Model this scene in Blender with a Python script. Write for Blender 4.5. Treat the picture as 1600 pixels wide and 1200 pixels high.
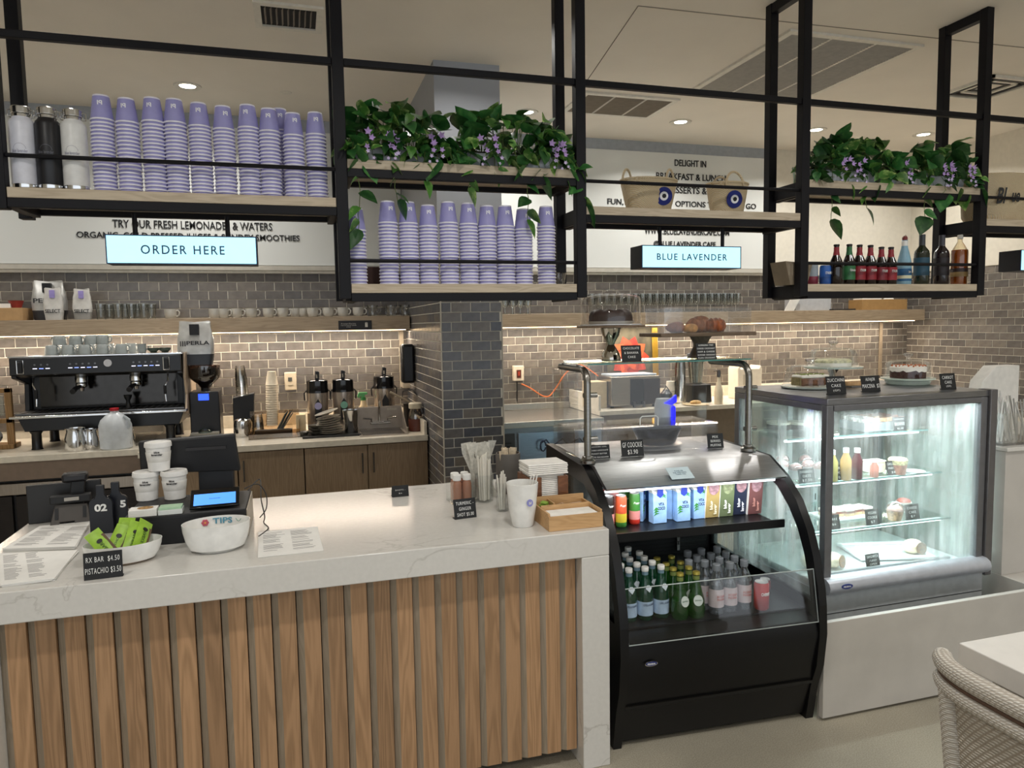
import bpy, math, random
from mathutils import Vector, Matrix
R = math.radians; PI = math.pi
for o in list(bpy.data.objects): bpy.data.objects.remove(o)
scn = bpy.context.scene; COL = scn.collection
# ------------------------------------------------ camera, world, exposure
FPX, PITCH, ROLL, YAW, HC = 1125.34, 0.0822737, -0.0166284, 0.2896055, 1.68
cy_, sy_ = math.cos(YAW), math.sin(YAW)
f0 = Vector((sy_, cy_, 0)); r0 = Vector((cy_, -sy_, 0)); u0 = Vector((0, 0, 1))
CF = f0*math.cos(PITCH) - u0*math.sin(PITCH); uu = u0*math.cos(PITCH) + f0*math.sin(PITCH)
CR = r0*math.cos(ROLL) + uu*math.sin(ROLL); CU = -r0*math.sin(ROLL) + uu*math.cos(ROLL)
cam = bpy.data.cameras.new('camera'); co = bpy.data.objects.new('camera', cam); COL.objects.link(co)
cam.sensor_width = 36; cam.lens = FPX*36/1600; cam.clip_start = 0.05
m = Matrix((CR, CU, -CF)).transposed().to_4x4(); m.translation = Vector((0, 0, HC)); co.matrix_world = m
scn.camera = co
scn.view_settings.view_transform = 'Standard'; scn.view_settings.look = 'None'
scn.view_settings.gamma = 1; scn.view_settings.use_curve_mapping = False
scn.view_settings.exposure = 0.2
wd = bpy.data.worlds.new('daylight'); scn.world = wd; wd.use_nodes = True
wd.node_tree.nodes['Background'].inputs[0].default_value = (0.88, 0.94, 1.0, 1)
wd.node_tree.nodes['Background'].inputs[1].default_value = 1.2

def ray(px, py): return CF + CR*((px-800)/FPX) - CU*((py-600)/FPX)
def onz(px, py, z):                      # point of the plane of height z seen at a pixel
    d = ray(px, py); t = (z-HC)/d.z; return Vector((d.x*t, d.y*t, z))
def ony(px, py, Y):
    d = ray(px, py); t = Y/d.y; return Vector((d.x*t, Y, HC+d.z*t))
def onx(px, py, X):
    d = ray(px, py); t = X/d.x; return Vector((X, d.y*t, HC+d.z*t))
def proj(p):
    q = Vector(p)-Vector((0, 0, HC)); w = q.dot(CF)
    return (800+FPX*q.dot(CR)/w, 600-FPX*q.dot(CU)/w, w)

def lamp(name, loc, kind, power, size=.1, size_y=None, color=(1, 1, 1), rot=(0, 0, 0), spot=None, spread=None):
    l = bpy.data.lights.new(name, kind); l.energy = power; l.color = color
    if kind == 'AREA':
        l.size = size
        if size_y: l.shape = 'RECTANGLE'; l.size_y = size_y
        else: l.shape = 'DISK'
        if spread: l.spread = spread
    elif kind == 'SPOT': l.spot_size = spot or R(110); l.spot_blend = .8; l.shadow_soft_size = size
    else: l.shadow_soft_size = size
    o = bpy.data.objects.new(name, l); o.location = loc; o.rotation_euler = rot; COL.objects.link(o)
    return o
CEIL = 3.283; YW = 5.95; XR = 6.02
WARM = (1, .87, .72); NEUT = (1, .97, .92)
# ceiling downlights (fittings are built with the ceiling for the seen row only) and the lit strips under the wood shelves
DL = [(-0.62, 5.29), (3.03, 5.3), (1.74, 5.33), (4.29, 5.25), (5.34, 5.16)]
lamp('downlight', (-2.5, 5.2, CEIL-.03), 'AREA', 8, .1, color=NEUT, spread=R(150))  # unseen lamp added to brighten the left of the back wall, no fitting
for x, y in DL: lamp('downlight', (x, y, CEIL-.03), 'AREA', 11, .1, color=NEUT, spread=R(140))
for x, y in [(-1.2, 1.4), (0.6, 1.4), (2.4, 1.4), (4.2, 1.4), (-1.2, -1.2), (1.0, -1.2), (3.2, -1.2)]:  # assumed unseen lamps over the front room, no fittings built
    lamp('downlight', (x, y, CEIL-.03), 'AREA', 12, .14, color=NEUT, spread=R(150))
for x, y in [(-2.6, 3.9), (-1.0, 3.9), (1.0, 3.9), (3.3, 4.4)]:  # lamps without fittings behind the rack; leftmost added to brighten the left side
    lamp('downlight', (x, y, CEIL-.03), 'AREA', 5, .12, color=NEUT, spread=R(150))
# ------------------------------------------------ materials
def lin(h):
    h = h.lstrip('#'); c = [int(h[i:i+2], 16)/255 for i in (0, 2, 4)]
    return tuple(v/12.92 if v <= .04045 else ((v+.055)/1.055)**2.4 for v in c)+(1,)
_M = {}
def newmat(key):
    mt = bpy.data.materials.new(key); mt.use_nodes = True; nt = mt.node_tree
    return mt, nt, nt.nodes['Principled BSDF']
def noise_ramp(nt, scale, c1, c2, coord='Object', stretch=(1, 1, 1), detail=4, dist=0, lo=.35, hi=.65):
    tc = nt.nodes.new('ShaderNodeTexCoord'); mp = nt.nodes.new('ShaderNodeMapping'); mp.inputs['Scale'].default_value = stretch
    n = nt.nodes.new('ShaderNodeTexNoise'); n.inputs['Scale'].default_value = scale; n.inputs['Detail'].default_value = detail
    n.inputs['Distortion'].default_value = dist
    r = nt.nodes.new('ShaderNodeValToRGB'); r.color_ramp.elements[0].color = c1; r.color_ramp.elements[1].color = c2
    r.color_ramp.elements[0].position = lo; r.color_ramp.elements[1].position = hi
    L = nt.links.new; L(tc.outputs[coord], mp.inputs[0]); L(mp.outputs[0], n.inputs['Vector']); L(n.outputs['Fac'], r.inputs[0])
    return n, r, mp
def bump(nt, src, b, strength=.2, dist=.002):
    bp = nt.nodes.new('ShaderNodeBump'); bp.inputs['Strength'].default_value = strength; bp.inputs['Distance'].default_value = dist
    nt.links.new(src, bp.inputs['Height']); nt.links.new(bp.outputs[0], b.inputs['Normal'])
def M(hexc, rough=.5, metal=0, var=.06, scale=25, emit=0, trans=0, alpha=1, coat=0, spec=.5):
    key = (hexc, rough, metal, var, scale, emit, trans, alpha, coat, spec)
    if key in _M: return _M[key]
    mt, nt, b = newmat('surface_'+hexc.strip('#')); c = lin(hexc)
    lo = tuple(max(0, v*(1-var)) for v in c[:3])+(1,); hi = tuple(min(1, v*(1+var)) for v in c[:3])+(1,)
    n, r, mp = noise_ramp(nt, scale, lo, hi); nt.links.new(r.outputs[0], b.inputs['Base Color'])
    b.inputs['Roughness'].default_value = rough; b.inputs['Metallic'].default_value = metal
    b.inputs['Transmission Weight'].default_value = trans; b.inputs['Alpha'].default_value = alpha
    b.inputs['Coat Weight'].default_value = coat; b.inputs['Specular IOR Level'].default_value = spec
    if emit:
        nt.links.new(r.outputs[0], b.inputs['Emission Color']); b.inputs['Emission Strength'].default_value = emit
    _M[key] = mt; return mt
def glass(tint='#ffffff', refl=.07, frost=0, key=''):
    k = ('glass', tint, refl, frost)
    if k in _M: return _M[k]
    mt, nt, b = newmat('clear_glass'+key); nt.nodes.remove(b); out = nt.nodes['Material Output']; L = nt.links.new
    t = nt.nodes.new('ShaderNodeBsdfTransparent'); t.inputs[0].default_value = lin(tint)
    g = nt.nodes.new('ShaderNodeBsdfGlossy'); g.inputs['Roughness'].default_value = .03; g.inputs[0].default_value = (1, 1, 1, 1)
    lw = nt.nodes.new('ShaderNodeLayerWeight'); lw.inputs[0].default_value = .25
    mr = nt.nodes.new('ShaderNodeMapRange'); mr.inputs[3].default_value = refl*.6; mr.inputs[4].default_value = min(.9, refl*6)
    L(lw.outputs['Fresnel'], mr.inputs[0])
    mx = nt.nodes.new('ShaderNodeMixShader'); L(mr.outputs[0], mx.inputs[0]); L(t.outputs[0], mx.inputs[1]); L(g.outputs[0], mx.inputs[2])
    last = mx
    if frost:        # condensation: milky haze with vertical run marks
        n, r, mp = noise_ramp(nt, 5, (0, 0, 0, 1), (1, 1, 1, 1), stretch=(1, 1, .6), detail=6, lo=.3, hi=.75)
        n2, r2, mp2 = noise_ramp(nt, 30, (.25, .25, .25, 1), (1, 1, 1, 1), stretch=(1, 1, .05), detail=3, lo=.4, hi=.6)
        mu = nt.nodes.new('ShaderNodeMath'); mu.operation = 'MULTIPLY'; L(r.outputs[0], mu.inputs[0]); L(r2.outputs[0], mu.inputs[1])
        m2 = nt.nodes.new('ShaderNodeMath'); m2.operation = 'MULTIPLY'; m2.inputs[1].default_value = frost; L(mu.outputs[0], m2.inputs[0])
        d = nt.nodes.new('ShaderNodeBsdfDiffuse'); d.inputs[0].default_value = (.86, .89, .89, 1)
        tl = nt.nodes.new('ShaderNodeBsdfTranslucent'); tl.inputs[0].default_value = (.9, .94, .94, 1)
        a = nt.nodes.new('ShaderNodeMixShader'); a.inputs[0].default_value = .6; L(d.outputs[0], a.inputs[1]); L(tl.outputs[0], a.inputs[2])
        mx2 = nt.nodes.new('ShaderNodeMixShader'); L(m2.outputs[0], mx2.inputs[0]); L(mx.outputs[0], mx2.inputs[1]); L(a.outputs[0], mx2.inputs[2]); last = mx2
    L(last.outputs[0], out.inputs[0]); _M[k] = mt; return mt
def wood(c1, c2, c3=None, scale=3.0, stretch=(14, 14, .7), rough=.5, key='wood', rnd=.25):
    k = (key, c1, c2, scale, stretch)
    if k in _M: return _M[k]
    mt, nt, b = newmat(key); L = nt.links.new
    tc = nt.nodes.new('ShaderNodeTexCoord'); oi = nt.nodes.new('ShaderNodeObjectInfo')
    ad = nt.nodes.new('ShaderNodeVectorMath'); ad.operation = 'ADD'; cmb = nt.nodes.new('ShaderNodeCombineXYZ')
    ml = nt.nodes.new('ShaderNodeMath'); ml.operation = 'MULTIPLY'; ml.inputs[1].default_value = 37
    L(oi.outputs['Random'], ml.inputs[0]); L(ml.outputs[0], cmb.inputs[0]); L(ml.outputs[0], cmb.inputs[2])
    L(tc.outputs['Object'], ad.inputs[0]); L(cmb.outputs[0], ad.inputs[1])
    mp = nt.nodes.new('ShaderNodeMapping'); mp.inputs['Scale'].default_value = stretch; L(ad.outputs[0], mp.inputs[0])
    n1 = nt.nodes.new('ShaderNodeTexNoise'); n1.inputs['Scale'].default_value = scale*.5; n1.inputs['Detail'].default_value = 2; n1.inputs['Distortion'].default_value = .6
    L(mp.outputs[0], n1.inputs['Vector'])
    w = nt.nodes.new('ShaderNodeMath'); w.operation = 'MULTIPLY'; w.inputs[1].default_value = 60; L(n1.outputs['Fac'], w.inputs[0])
    s = nt.nodes.new('ShaderNodeMath'); s.operation = 'SINE'; L(w.outputs[0], s.inputs[0])
    n2 = nt.nodes.new('ShaderNodeTexNoise'); n2.inputs['Scale'].default_value = scale*5; n2.inputs['Detail'].default_value = 5; L(mp.outputs[0], n2.inputs['Vector'])
    mr = nt.nodes.new('ShaderNodeMapRange'); mr.inputs[1].default_value = -1; L(s.outputs[0], mr.inputs[0]); mr.inputs[3].default_value = 0; mr.inputs[4].default_value = .45
    a2 = nt.nodes.new('ShaderNodeMath'); a2.operation = 'ADD'; L(mr.outputs[0], a2.inputs[0])
    m3 = nt.nodes.new('ShaderNodeMath'); m3.operation = 'MULTIPLY'; m3.inputs[1].default_value = .8; L(n2.outputs['Fac'], m3.inputs[0]); L(m3.outputs[0], a2.inputs[1])
    r = nt.nodes.new('ShaderNodeValToRGB'); r.color_ramp.elements[0].color = lin(c2); r.color_ramp.elements[1].color = lin(c1)
    r.color_ramp.elements[0].position = .2; r.color_ramp.elements[1].position = .85; L(a2.outputs[0], r.inputs[0])
    hv = nt.nodes.new('ShaderNodeHueSaturation'); L(r.outputs[0], hv.inputs['Color'])
    mv = nt.nodes.new('ShaderNodeMapRange'); mv.inputs[3].default_value = 1-rnd; mv.inputs[4].default_value = 1+rnd; L(oi.outputs['Random'], mv.inputs[0]); L(mv.outputs[0], hv.inputs['Value'])
    L(hv.outputs[0], b.inputs['Base Color']); b.inputs['Roughness'].default_value = rough
    bump(nt, n2.outputs['Fac'], b, .15, .001); _M[k] = mt; return mt
def tilemat(c1, c2, c3, key='glazed_tile'):
    mt, nt, b = newmat(key); L = nt.links.new
    oi = nt.nodes.new('ShaderNodeObjectInfo'); ge = nt.nodes.new('ShaderNodeNewGeometry')
    a = nt.nodes.new('ShaderNodeMath'); a.operation = 'ADD'; L(oi.outputs['Random'], a.inputs[0]); L(ge.outputs['Random Per Island'], a.inputs[1])
    fr = nt.nodes.new('ShaderNodeMath'); fr.operation = 'FRACT'; L(a.outputs[0], fr.inputs[0])
    r = nt.nodes.new('ShaderNodeValToRGB'); e = r.color_ramp.elements; e[0].color = lin(c1); e[1].color = lin(c3)
    x = e.new(.5); x.color = lin(c2); L(fr.outputs[0], r.inputs[0])
    n, r2, mp = noise_ramp(nt, 18, (.85, .85, .85, 1), (1.15, 1.15, 1.15, 1), coord='Object', detail=3)
    mx = nt.nodes.new('ShaderNodeMix'); mx.data_type = 'RGBA'; mx.blend_type = 'MULTIPLY'; mx.inputs[0].default_value = 1
    L(r.outputs[0], mx.inputs[6]); L(r2.outputs[0], mx.inputs[7]); L(mx.outputs[2], b.inputs['Base Color'])
    b.inputs['Roughness'].default_value = .24; bump(nt, n.outputs['Fac'], b, .35, .0015); return mt
def quartz():
    mt, nt, b = newmat('veined_quartz'); L = nt.links.new
    n, r, mp = noise_ramp(nt, 2.2, lin('#d3d0ca'), lin('#d3d0ca'), detail=8, dist=1.6, lo=.485, hi=.515)
    e = r.color_ramp.elements; x = e.new(.5); x.color = lin('#bcb8b1')
    n2, r2, mp2 = noise_ramp(nt, 60, (.96, .96, .96, 1), (1, 1, 1, 1), detail=2)
    n3, r3, mp3 = noise_ramp(nt, 1.3, (0, 0, 0, 1), (1, 1, 1, 1), detail=2, lo=.5, hi=.6)
    mm = nt.nodes.new('ShaderNodeMix'); mm.data_type = 'RGBA'; mm.inputs[6].default_value = lin('#d3d0ca')
    L(r3.outputs[0], mm.inputs[0]); L(r.outputs[0], mm.inputs[7])
    mx = nt.nodes.new('ShaderNodeMix'); mx.data_type = 'RGBA'; mx.blend_type = 'MULTIPLY'; mx.inputs[0].default_value = 1
    L(mm.outputs[2], mx.inputs[6]); L(r2.outputs[0], mx.inputs[7]); L(mx.outputs[2], b.inputs['Base Color'])
    b.inputs['Roughness'].default_value = .16; return mt
def terrazzo():
    mt, nt, b = newmat('polished_concrete'); L = nt.links.new
    n, r, mp = noise_ramp(nt, 1.6, lin('#9a9486'), lin('#aea797'), detail=6)
    n2, r2, mp2 = noise_ramp(nt, 210, (.80, .79, .76, 1), (1.08, 1.08, 1.07, 1), detail=3, lo=.4, hi=.6)
    mx = nt.nodes.new('ShaderNodeMix'); mx.data_type = 'RGBA'; mx.blend_type = 'MULTIPLY'; mx.inputs[0].default_value = 1
    L(r.outputs[0], mx.inputs[6]); L(r2.outputs[0], mx.inputs[7]); L(mx.outputs[2], b.inputs['Base Color'])
    b.inputs['Roughness'].default_value = .35; return mt
def brushed(hexc='#9a9a9a', rough=.32, stretch=(1, 1, 60)):
    k = ('brushed', hexc, rough, stretch)
    if k in _M: return _M[k]
    mt, nt, b = newmat('brushed_steel'); c = lin(hexc)
    n, r, mp = noise_ramp(nt, 12, tuple(v*.85 for v in c[:3])+(1,), tuple(min(1, v*1.12) for v in c[:3])+(1,), stretch=stretch)
    nt.links.new(r.outputs[0], b.inputs['Base Color']); b.inputs['Metallic'].default_value = 1; b.inputs['Roughness'].default_value = rough
    _M[k] = mt; return mt
def weave(hexc, hexd, scale=60, strength=1.0, rough=.7, key='woven_fibre'):
    k = (key, hexc, hexd, scale)
    if k in _M: return _M[k]
    mt, nt, b = newmat(key); L = nt.links.new
    tc = nt.nodes.new('ShaderNodeTexCoord')
    w1 = nt.nodes.new('ShaderNodeTexWave'); w1.inputs['Scale'].default_value = scale; w1.bands_direction = 'Z'; w1.inputs['Distortion'].default_value = 1.2
    w2 = nt.nodes.new('ShaderNodeTexWave'); w2.inputs['Scale'].default_value = scale*.8; w2.bands_direction = 'DIAGONAL'; w2.inputs['Distortion'].default_value = .8
    L(tc.outputs['Object'], w1.inputs[0]); L(tc.outputs['Object'], w2.inputs[0])
    mu = nt.nodes.new('ShaderNodeMath'); mu.operation = 'MULTIPLY'; L(w1.outputs['Fac'], mu.inputs[0]); L(w2.outputs['Fac'], mu.inputs[1])
    r = nt.nodes.new('ShaderNodeValToRGB'); r.color_ramp.elements[0].color = lin(hexd); r.color_ramp.elements[1].color = lin(hexc); r.color_ramp.elements[1].position = .4
    L(mu.outputs[0], r.inputs[0]); L(r.outputs[0], b.inputs['Base Color']); b.inputs['Roughness'].default_value = rough
    bump(nt, mu.outputs[0], b, strength, .003); _M[k] = mt; return mt
def leafmat(dark, light):
    mt, nt, b = newmat('variegated_leaf'); L = nt.links.new
    n, r, mp = noise_ramp(nt, 22, lin(dark), lin(light), detail=3, lo=.48, hi=.66)
    oi = nt.nodes.new('ShaderNodeObjectInfo'); hv = nt.nodes.new('ShaderNodeHueSaturation'); mv = nt.nodes.new('ShaderNodeMapRange')
    mv.inputs[3].default_value = .55; mv.inputs[4].default_value = 1.45; L(oi.outputs['Random'], mv.inputs[0]); L(mv.outputs[0], hv.inputs['Value'])
    L(r.outputs[0], hv.inputs['Color']); L(hv.outputs[0], b.inputs['Base Color']); b.inputs['Roughness'].default_value = .4; return mt

BLACK = M('#0d0d10', .5); BLACKM = M('#0b0a10', .5, .0, spec=.25); BLKG = M('#0b0b0d', .12); CHROME = M('#d8d8d8', .12, 1); STEEL = brushed(); STEELD = brushed('#6f6f70', .3)
WHITE = M('#e9e8e4', .35); CHALK = M('#efefec', .8); CARD = M('#101113', .6); CREAM = M('#e6dcc4', .6); KRAFT = M('#b89467', .8)
GLASS = glass('#fbfcfc', .045); GLASSG = glass('#eef6f4', .1); PLEX = glass('#fdfdfd', .06); QUARTZ = quartz(); PAPER = M('#eceae5', .8, var=.02)
SHELFW = wood('#c3b49d', '#ab9b84', stretch=(1, 10, 14), key='pale_oak', rnd=.03); CABW = wood('#937d63', '#7f6a52', stretch=(16, 16, 1), key='cabinet_oak', rnd=.04)

# ------------------------------------------------ mesh builder
class MB:
    def __init__(s): s.v = []; s.f = []; s.mi = []; s.m = 0
    def add(s, vs, fs):
        b = len(s.v); s.v += [tuple(v) for v in vs]; s.f += [tuple(i+b for i in f) for f in fs]; s.mi += [s.m]*len(fs); return s
    def box(s, x0, x1, y0, y1, z0, z1):
        return s.add([(x0, y0, z0), (x1, y0, z0), (x1, y1, z0), (x0, y1, z0), (x0, y0, z1), (x1, y0, z1), (x1, y1, z1), (x0, y1, z1)],
                     [(3, 2, 1, 0), (4, 5, 6, 7), (0, 1, 5, 4), (1, 2, 6, 5), (2, 3, 7, 6), (3, 0, 4, 7)])
    def lathe(s, prof, n=24, c=(0, 0, 0), sx=1, sy=1, cap0=True, cap1=True):
        b = []; k = len(prof)
        for r, z in prof:
            for i in range(n):
                a = 2*PI*i/n; b.append((c[0]+r*sx*math.cos(a), c[1]+r*sy*math.sin(a), c[2]+z))
        f = [(j*n+i, j*n+(i+1) % n, (j+1)*n+(i+1) % n, (j+1)*n+i) for j in range(k-1) for i in range(n)]
        if cap0 and prof[0][0] > 1e-5: f.append(tuple(range(n-1, -1, -1)))
        if cap1 and prof[-1][0] > 1e-5: f.append(tuple((k-1)*n+i for i in range(n)))
        return s.add(b, f)
    def tube(s, pts, r, n=8, caps=True):
        pts = [Vector(p) for p in pts]; rs = r if isinstance(r, (list, tuple)) else [r]*len(pts); vs = []; ref = None
        for i, p in enumerate(pts):
            t = (pts[min(i+1, len(pts)-1)]-pts[max(i-1, 0)]).normalized()
            if ref is None: ref = Vector((0, 0, 1)) if abs(t.z) < .9 else Vector((1, 0, 0))
            a = t.cross(ref).normalized(); bb = a.cross(t).normalized(); ref = bb
            for k in range(n):
                an = 2*PI*k/n; vs.append(p+(a*math.cos(an)+bb*math.sin(an))*rs[i])
        f = [(j*n+i, j*n+(i+1) % n, (j+1)*n+(i+1) % n, (j+1)*n+i) for j in range(len(pts)-1) for i in range(n)]
        if caps: f += [tuple(range(n-1, -1, -1)), tuple((len(pts)-1)*n+i for i in range(n))]
        return s.add(vs, f)
    def curve(s, pts, r, n=8, k=6):
        P = [Vector(p) for p in pts]; P = [P[0]]+P+[P[-1]]; out = []
        for i in range(1, len(P)-2):
            for j in range(k):
                t = j/k; a, b, c, d = P[i-1:i+3]; out.append(.5*((2*b)+(c-a)*t+(2*a-5*b+4*c-d)*t*t+(3*b-a-3*c+d)*t**3))
        return s.tube(out+[P[-1]], r, n)
    def prism(s, poly, a, b, axis='y'):
        n = len(poly)
        def P(p, t): return {'y': (p[0], t, p[1]), 'x': (t, p[0], p[1]), 'z': (p[0], p[1], t)}[axis]
        return s.add([P(p, a) for p in poly]+[P(p, b) for p in poly],
                     [tuple(range(n)), tuple(range(2*n-1, n-1, -1))]+[(i, n+i, n+(i+1) % n, (i+1) % n) for i in range(n)])
    def ball(s, c, r, n=12, k=8, sx=1, sy=1, sz=1, t0=0, t1=PI):
        return s.lathe([(r*math.sin(t0+(t1-t0)*i/k), -r*sz*math.cos(t0+(t1-t0)*i/k)) for i in range(k+1)], n, c, sx, sy)
    def xf(s, mat, i0=0):
        for i in range(i0, len(s.v)): s.v[i] = tuple(mat @ Vector(s.v[i]))
        return s
    def mesh(s, name, mats, smooth=True):
        me = bpy.data.meshes.new(name); me.from_pydata(s.v, [], s.f)
        for mt in (mats if isinstance(mats, (list, tuple)) else [mats]): me.materials.append(mt)
        if max(s.mi, default=0): me.polygons.foreach_set('material_index', s.mi)
        me.validate(); fixn(me)
        if smooth: me.polygons.foreach_set('use_smooth', [True]*len(me.polygons)); me.set_sharp_from_angle(angle=R(38))
        me.update(); return me
    def obj(s, name, mats, parent=None, smooth=True, bevel=0, loc=None, rot=None):
        o = link(name, s.mesh(name, mats, smooth), parent)
        if bevel:
            b = o.modifiers.new('bevel', 'BEVEL'); b.width = bevel; b.segments = 2; b.limit_method = 'ANGLE'; b.angle_limit = R(40)
        if loc is not None: o.location = loc
        if rot is not None: o.rotation_euler = rot
        return o
import bmesh
def fixn(me):
    b = bmesh.new(); b.from_mesh(me); bmesh.ops.recalc_face_normals(b, faces=b.faces); b.to_mesh(me); b.free()
def link(name, me, parent=None):
    o = bpy.data.objects.new(name, me); COL.objects.link(o)
    if parent: o.parent = parent
    return o
def thing(name, label, cat, loc=(0, 0, 0), rz=0, group=None, rot=None):
    o = bpy.data.objects.new(name, None); COL.objects.link(o); o.empty_display_size = .05
    o.location = loc; o.rotation_euler = rot or (0, 0, rz); o['label'] = label; o['category'] = cat
    if group: o['group'] = group
    return o
def tag(o, label, cat, group=None):
    o['label'] = label; o['category'] = cat
    if group: o['group'] = group
    return o
def dup(root, loc, rz=None, label=None, group=None):
    r = root.copy(); COL.objects.link(r); r.location = loc
    if rz is not None: r.rotation_euler = (0, 0, rz)
    if label: r['label'] = label
    if group: r['group'] = group
    for ch in list(root.children):
        c = ch.copy(); COL.objects.link(c); c.parent = r
        for g in list(ch.children):
            d = g.copy(); COL.objects.link(d); d.parent = c
    return r
def struct(o): o['kind'] = 'structure'; return o
_T = {}
def textmesh(s, w, h=None, ext=.001, bold=0, shear=0, key='lettering', sp=1):
    cu = bpy.data.curves.new('t', 'FONT'); cu.body = s; cu.align_x = 'CENTER'; cu.size = 1; cu.offset = bold; cu.shear = shear; cu.resolution_u = 3
    cu.extrude = 0.001; cu.space_line = .95; cu.space_character = sp
    o = bpy.data.objects.new('t', cu);
    me = bpy.data.meshes.new_from_object(o); bpy.data.objects.remove(o); bpy.data.curves.remove(cu)
    xs = [v.co.x for v in me.vertices]; ys = [v.co.y for v in me.vertices]
    cx, cyy = (min(xs)+max(xs))/2, (min(ys)+max(ys))/2; sx = w/(max(xs)-min(xs)); sy = h/(max(ys)-min(ys)) if h else sx
    for v in me.vertices:
        z = v.co.z; v.co = ((v.co.x-cx)*sx, -ext if z > 0 else 0, (v.co.y-cyy)*sy)
    me.name = key; return me
def text(s, w, mt, parent, loc, h=None, ext=.001, bold=.0, rot=(0, 0, 0), wrap=None, flip=False, shear=0, name='lettering', sp=1):
    me = textmesh(s, w, h, ext, bold, shear, sp=sp)
    if flip:
        for v in me.vertices: v.co.x *= -1; v.co.z *= -1
    if wrap:                       # bend round a cylinder of radius wrap whose axis is at the parent's origin
        for v in me.vertices:
            a = v.co.x/wrap; rr = wrap-v.co.y; v.co.x = rr*math.sin(a); v.co.y = -rr*math.cos(a)
    me.materials.append(mt); o = link(name, me, parent); o.location = loc; o.rotation_euler = rot; return o
# ================================================ the room
XL, YB = -4.2, -4.5
struct(MB().box(XL, XR+.2, YB, YW+.2, -.12, 0).obj('floor', terrazzo(), smooth=False))
ceil = struct(MB().box(XL, XR+.2, YB, YW+.2, CEIL, CEIL+.1).obj('ceiling', M('#e2dbcf', .9, var=.02, scale=3), smooth=False))
GROUT = M('#d9d3c6', .9); WALLC = M('#d8d2c4', .85, var=.03)
wb = struct(MB().box(XL, XR+.2, YW, YW+.2, 0, CEIL).obj('wall_back', GROUT, smooth=False))
wr = struct(MB().box(XR, XR+.2, YB, YW, 0, CEIL).obj('wall_right', GROUT, smooth=False))
wl = struct(MB().box(XL-.2, XL, YB, YW+.2, 0, CEIL).obj('wall_left', WALLC, smooth=False))
MB().box(XR-.012, XR, YB, YW-.003, 2.14, CEIL).obj('upper_plaster', WALLC, wr, smooth=False)
MB().box(XR-.012, XR, YB, 3.3, 0, 2.14).obj('lower_plaster', WALLC, wr, smooth=False)
CX0, CX1, CY = .872, 1.262, 4.45
colm = struct(MB().box(CX0, CX1, CY, YW, 0, CEIL).obj('wall_column', GROUT, smooth=False))
MB().box(CX0-.012, CX1+.012, CY-.012, YW, 2.14, CEIL).obj('upper_plaster', M('#a2a5ab', .8, var=.02, scale=3), colm, smooth=False)
TILE = tilemat('#50535b', '#605e5e', '#6e675f'); TILEW = tilemat('#5c5855', '#68625c', '#766f67', 'glazed_taupe_tile')
_tm = {}
def tilemesh(w, h, mt):
    k = (round(w, 4), round(h, 4), mt.name)
    if k not in _tm:
        b = .0012; t = .0035; mb = MB()
        mb.add([(0, 0, 0), (w, 0, 0), (w, 0, h), (0, 0, h), (0, -t+b, 0), (w, -t+b, 0), (w, -t+b, h), (0, -t+b, h), (b, -t, b), (w-b, -t, b), (w-b, -t, h-b), (b, -t, h-b)],
               [(0, 1, 5, 4), (1, 2, 6, 5), (2, 3, 7, 6), (3, 0, 4, 7), (4, 5, 9, 8), (5, 6, 10, 9), (6, 7, 11, 10), (7, 4, 8, 11), (8, 9, 10, 11)])
        _tm[k] = mb.mesh('tile', mt, smooth=False)
    return _tm[k]
def tiles(parent, org, ux, length, z0, z1, pz, pu, mt, cap, rz, vis=None):
    """running-bond tiles: org = left end at the wall face, ux = unit vector to the right (seen from the front)"""
    g = .0052; spots = []; nr = int(round((z1-z0)/pz))
    for r in range(nr):
        z = z1-(r+1)*pz; u = -pu/2 if r % 2 else 0
        while u < length-1e-4:
            a, b = max(u, 0), min(u+pu, length)
            if b-a > .012:
                c = Vector(org)+Vector(ux)*((a+b)/2); c.z = z+pz/2
                px, py, d = proj(c); ok = not vis or vis(px, py, c)
                if ok: spots.append((d+(0 if -20 < px < 1620 else 100), a, b-a, z))
            u += pu
    spots.sort(key=lambda t: t[0]); rest = MB(); Rm = Matrix.Rotation(rz, 4, 'Z')
    for i, (d, a, w, z) in enumerate(spots):
        me = tilemesh(w-g, pz-g, mt); p = Vector(org)+Vector(ux)*(a+g/2); p.z = z+g/2
        if i < cap:
            o = link('tile', me, parent); o.location = p; o.rotation_euler = (0, 0, rz)
        else:
            i0 = len(rest.v); rest.add([v.co for v in me.vertices], [tuple(q.vertices) for q in me.polygons]); rest.xf(Matrix.Translation(p) @ Rm, i0)
    if rest.v:
        o = rest.obj('tiling', mt, parent, smooth=False); o['kind'] = 'stuff'
PZ = .0668
inshelf = lambda z: 1.655 < z < 1.80
tiles(wb, (-2.4, YW, 0), (1, 0, 0), CX0+2.4, 1.0, 2.107, .0668, .1365, TILEW, 150, 0, lambda px, py, c: not 1.68 < c.z < 1.74)
tiles(wb, (CX1, YW, 0), (1, 0, 0), XR-CX1, .93, 2.107, .0668, .1365, TILEW, 150, 0, lambda px, py, c: not 1.68 < c.z < 1.74 or c.x > 5.7)
tiles(colm, (CX0, CY, 0), (1, 0, 0), CX1-CX0, .32, 2.13, .0612, .1265, TILE, 300, 0, lambda px, py, c: py < 800)
tiles(colm, (CX0, YW, 0), (0, -1, 0), YW-CY, .32, 2.13, .0612, .1265, TILE, 190, R(-90), lambda px, py, c: py < 800)
tiles(wr, (XR, YW, 0), (0, -1, 0), 2.6, .8, 2.137, .0668, .1365, TILEW, 300, R(-90))
edge = M('#b9b2a4', .5)
for x in (CX0-.006, CX1): MB().box(x, x+.006, CY-.008, CY+.004, .3, 2.14).obj('edge_strip', edge, colm, smooth=False)
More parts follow.
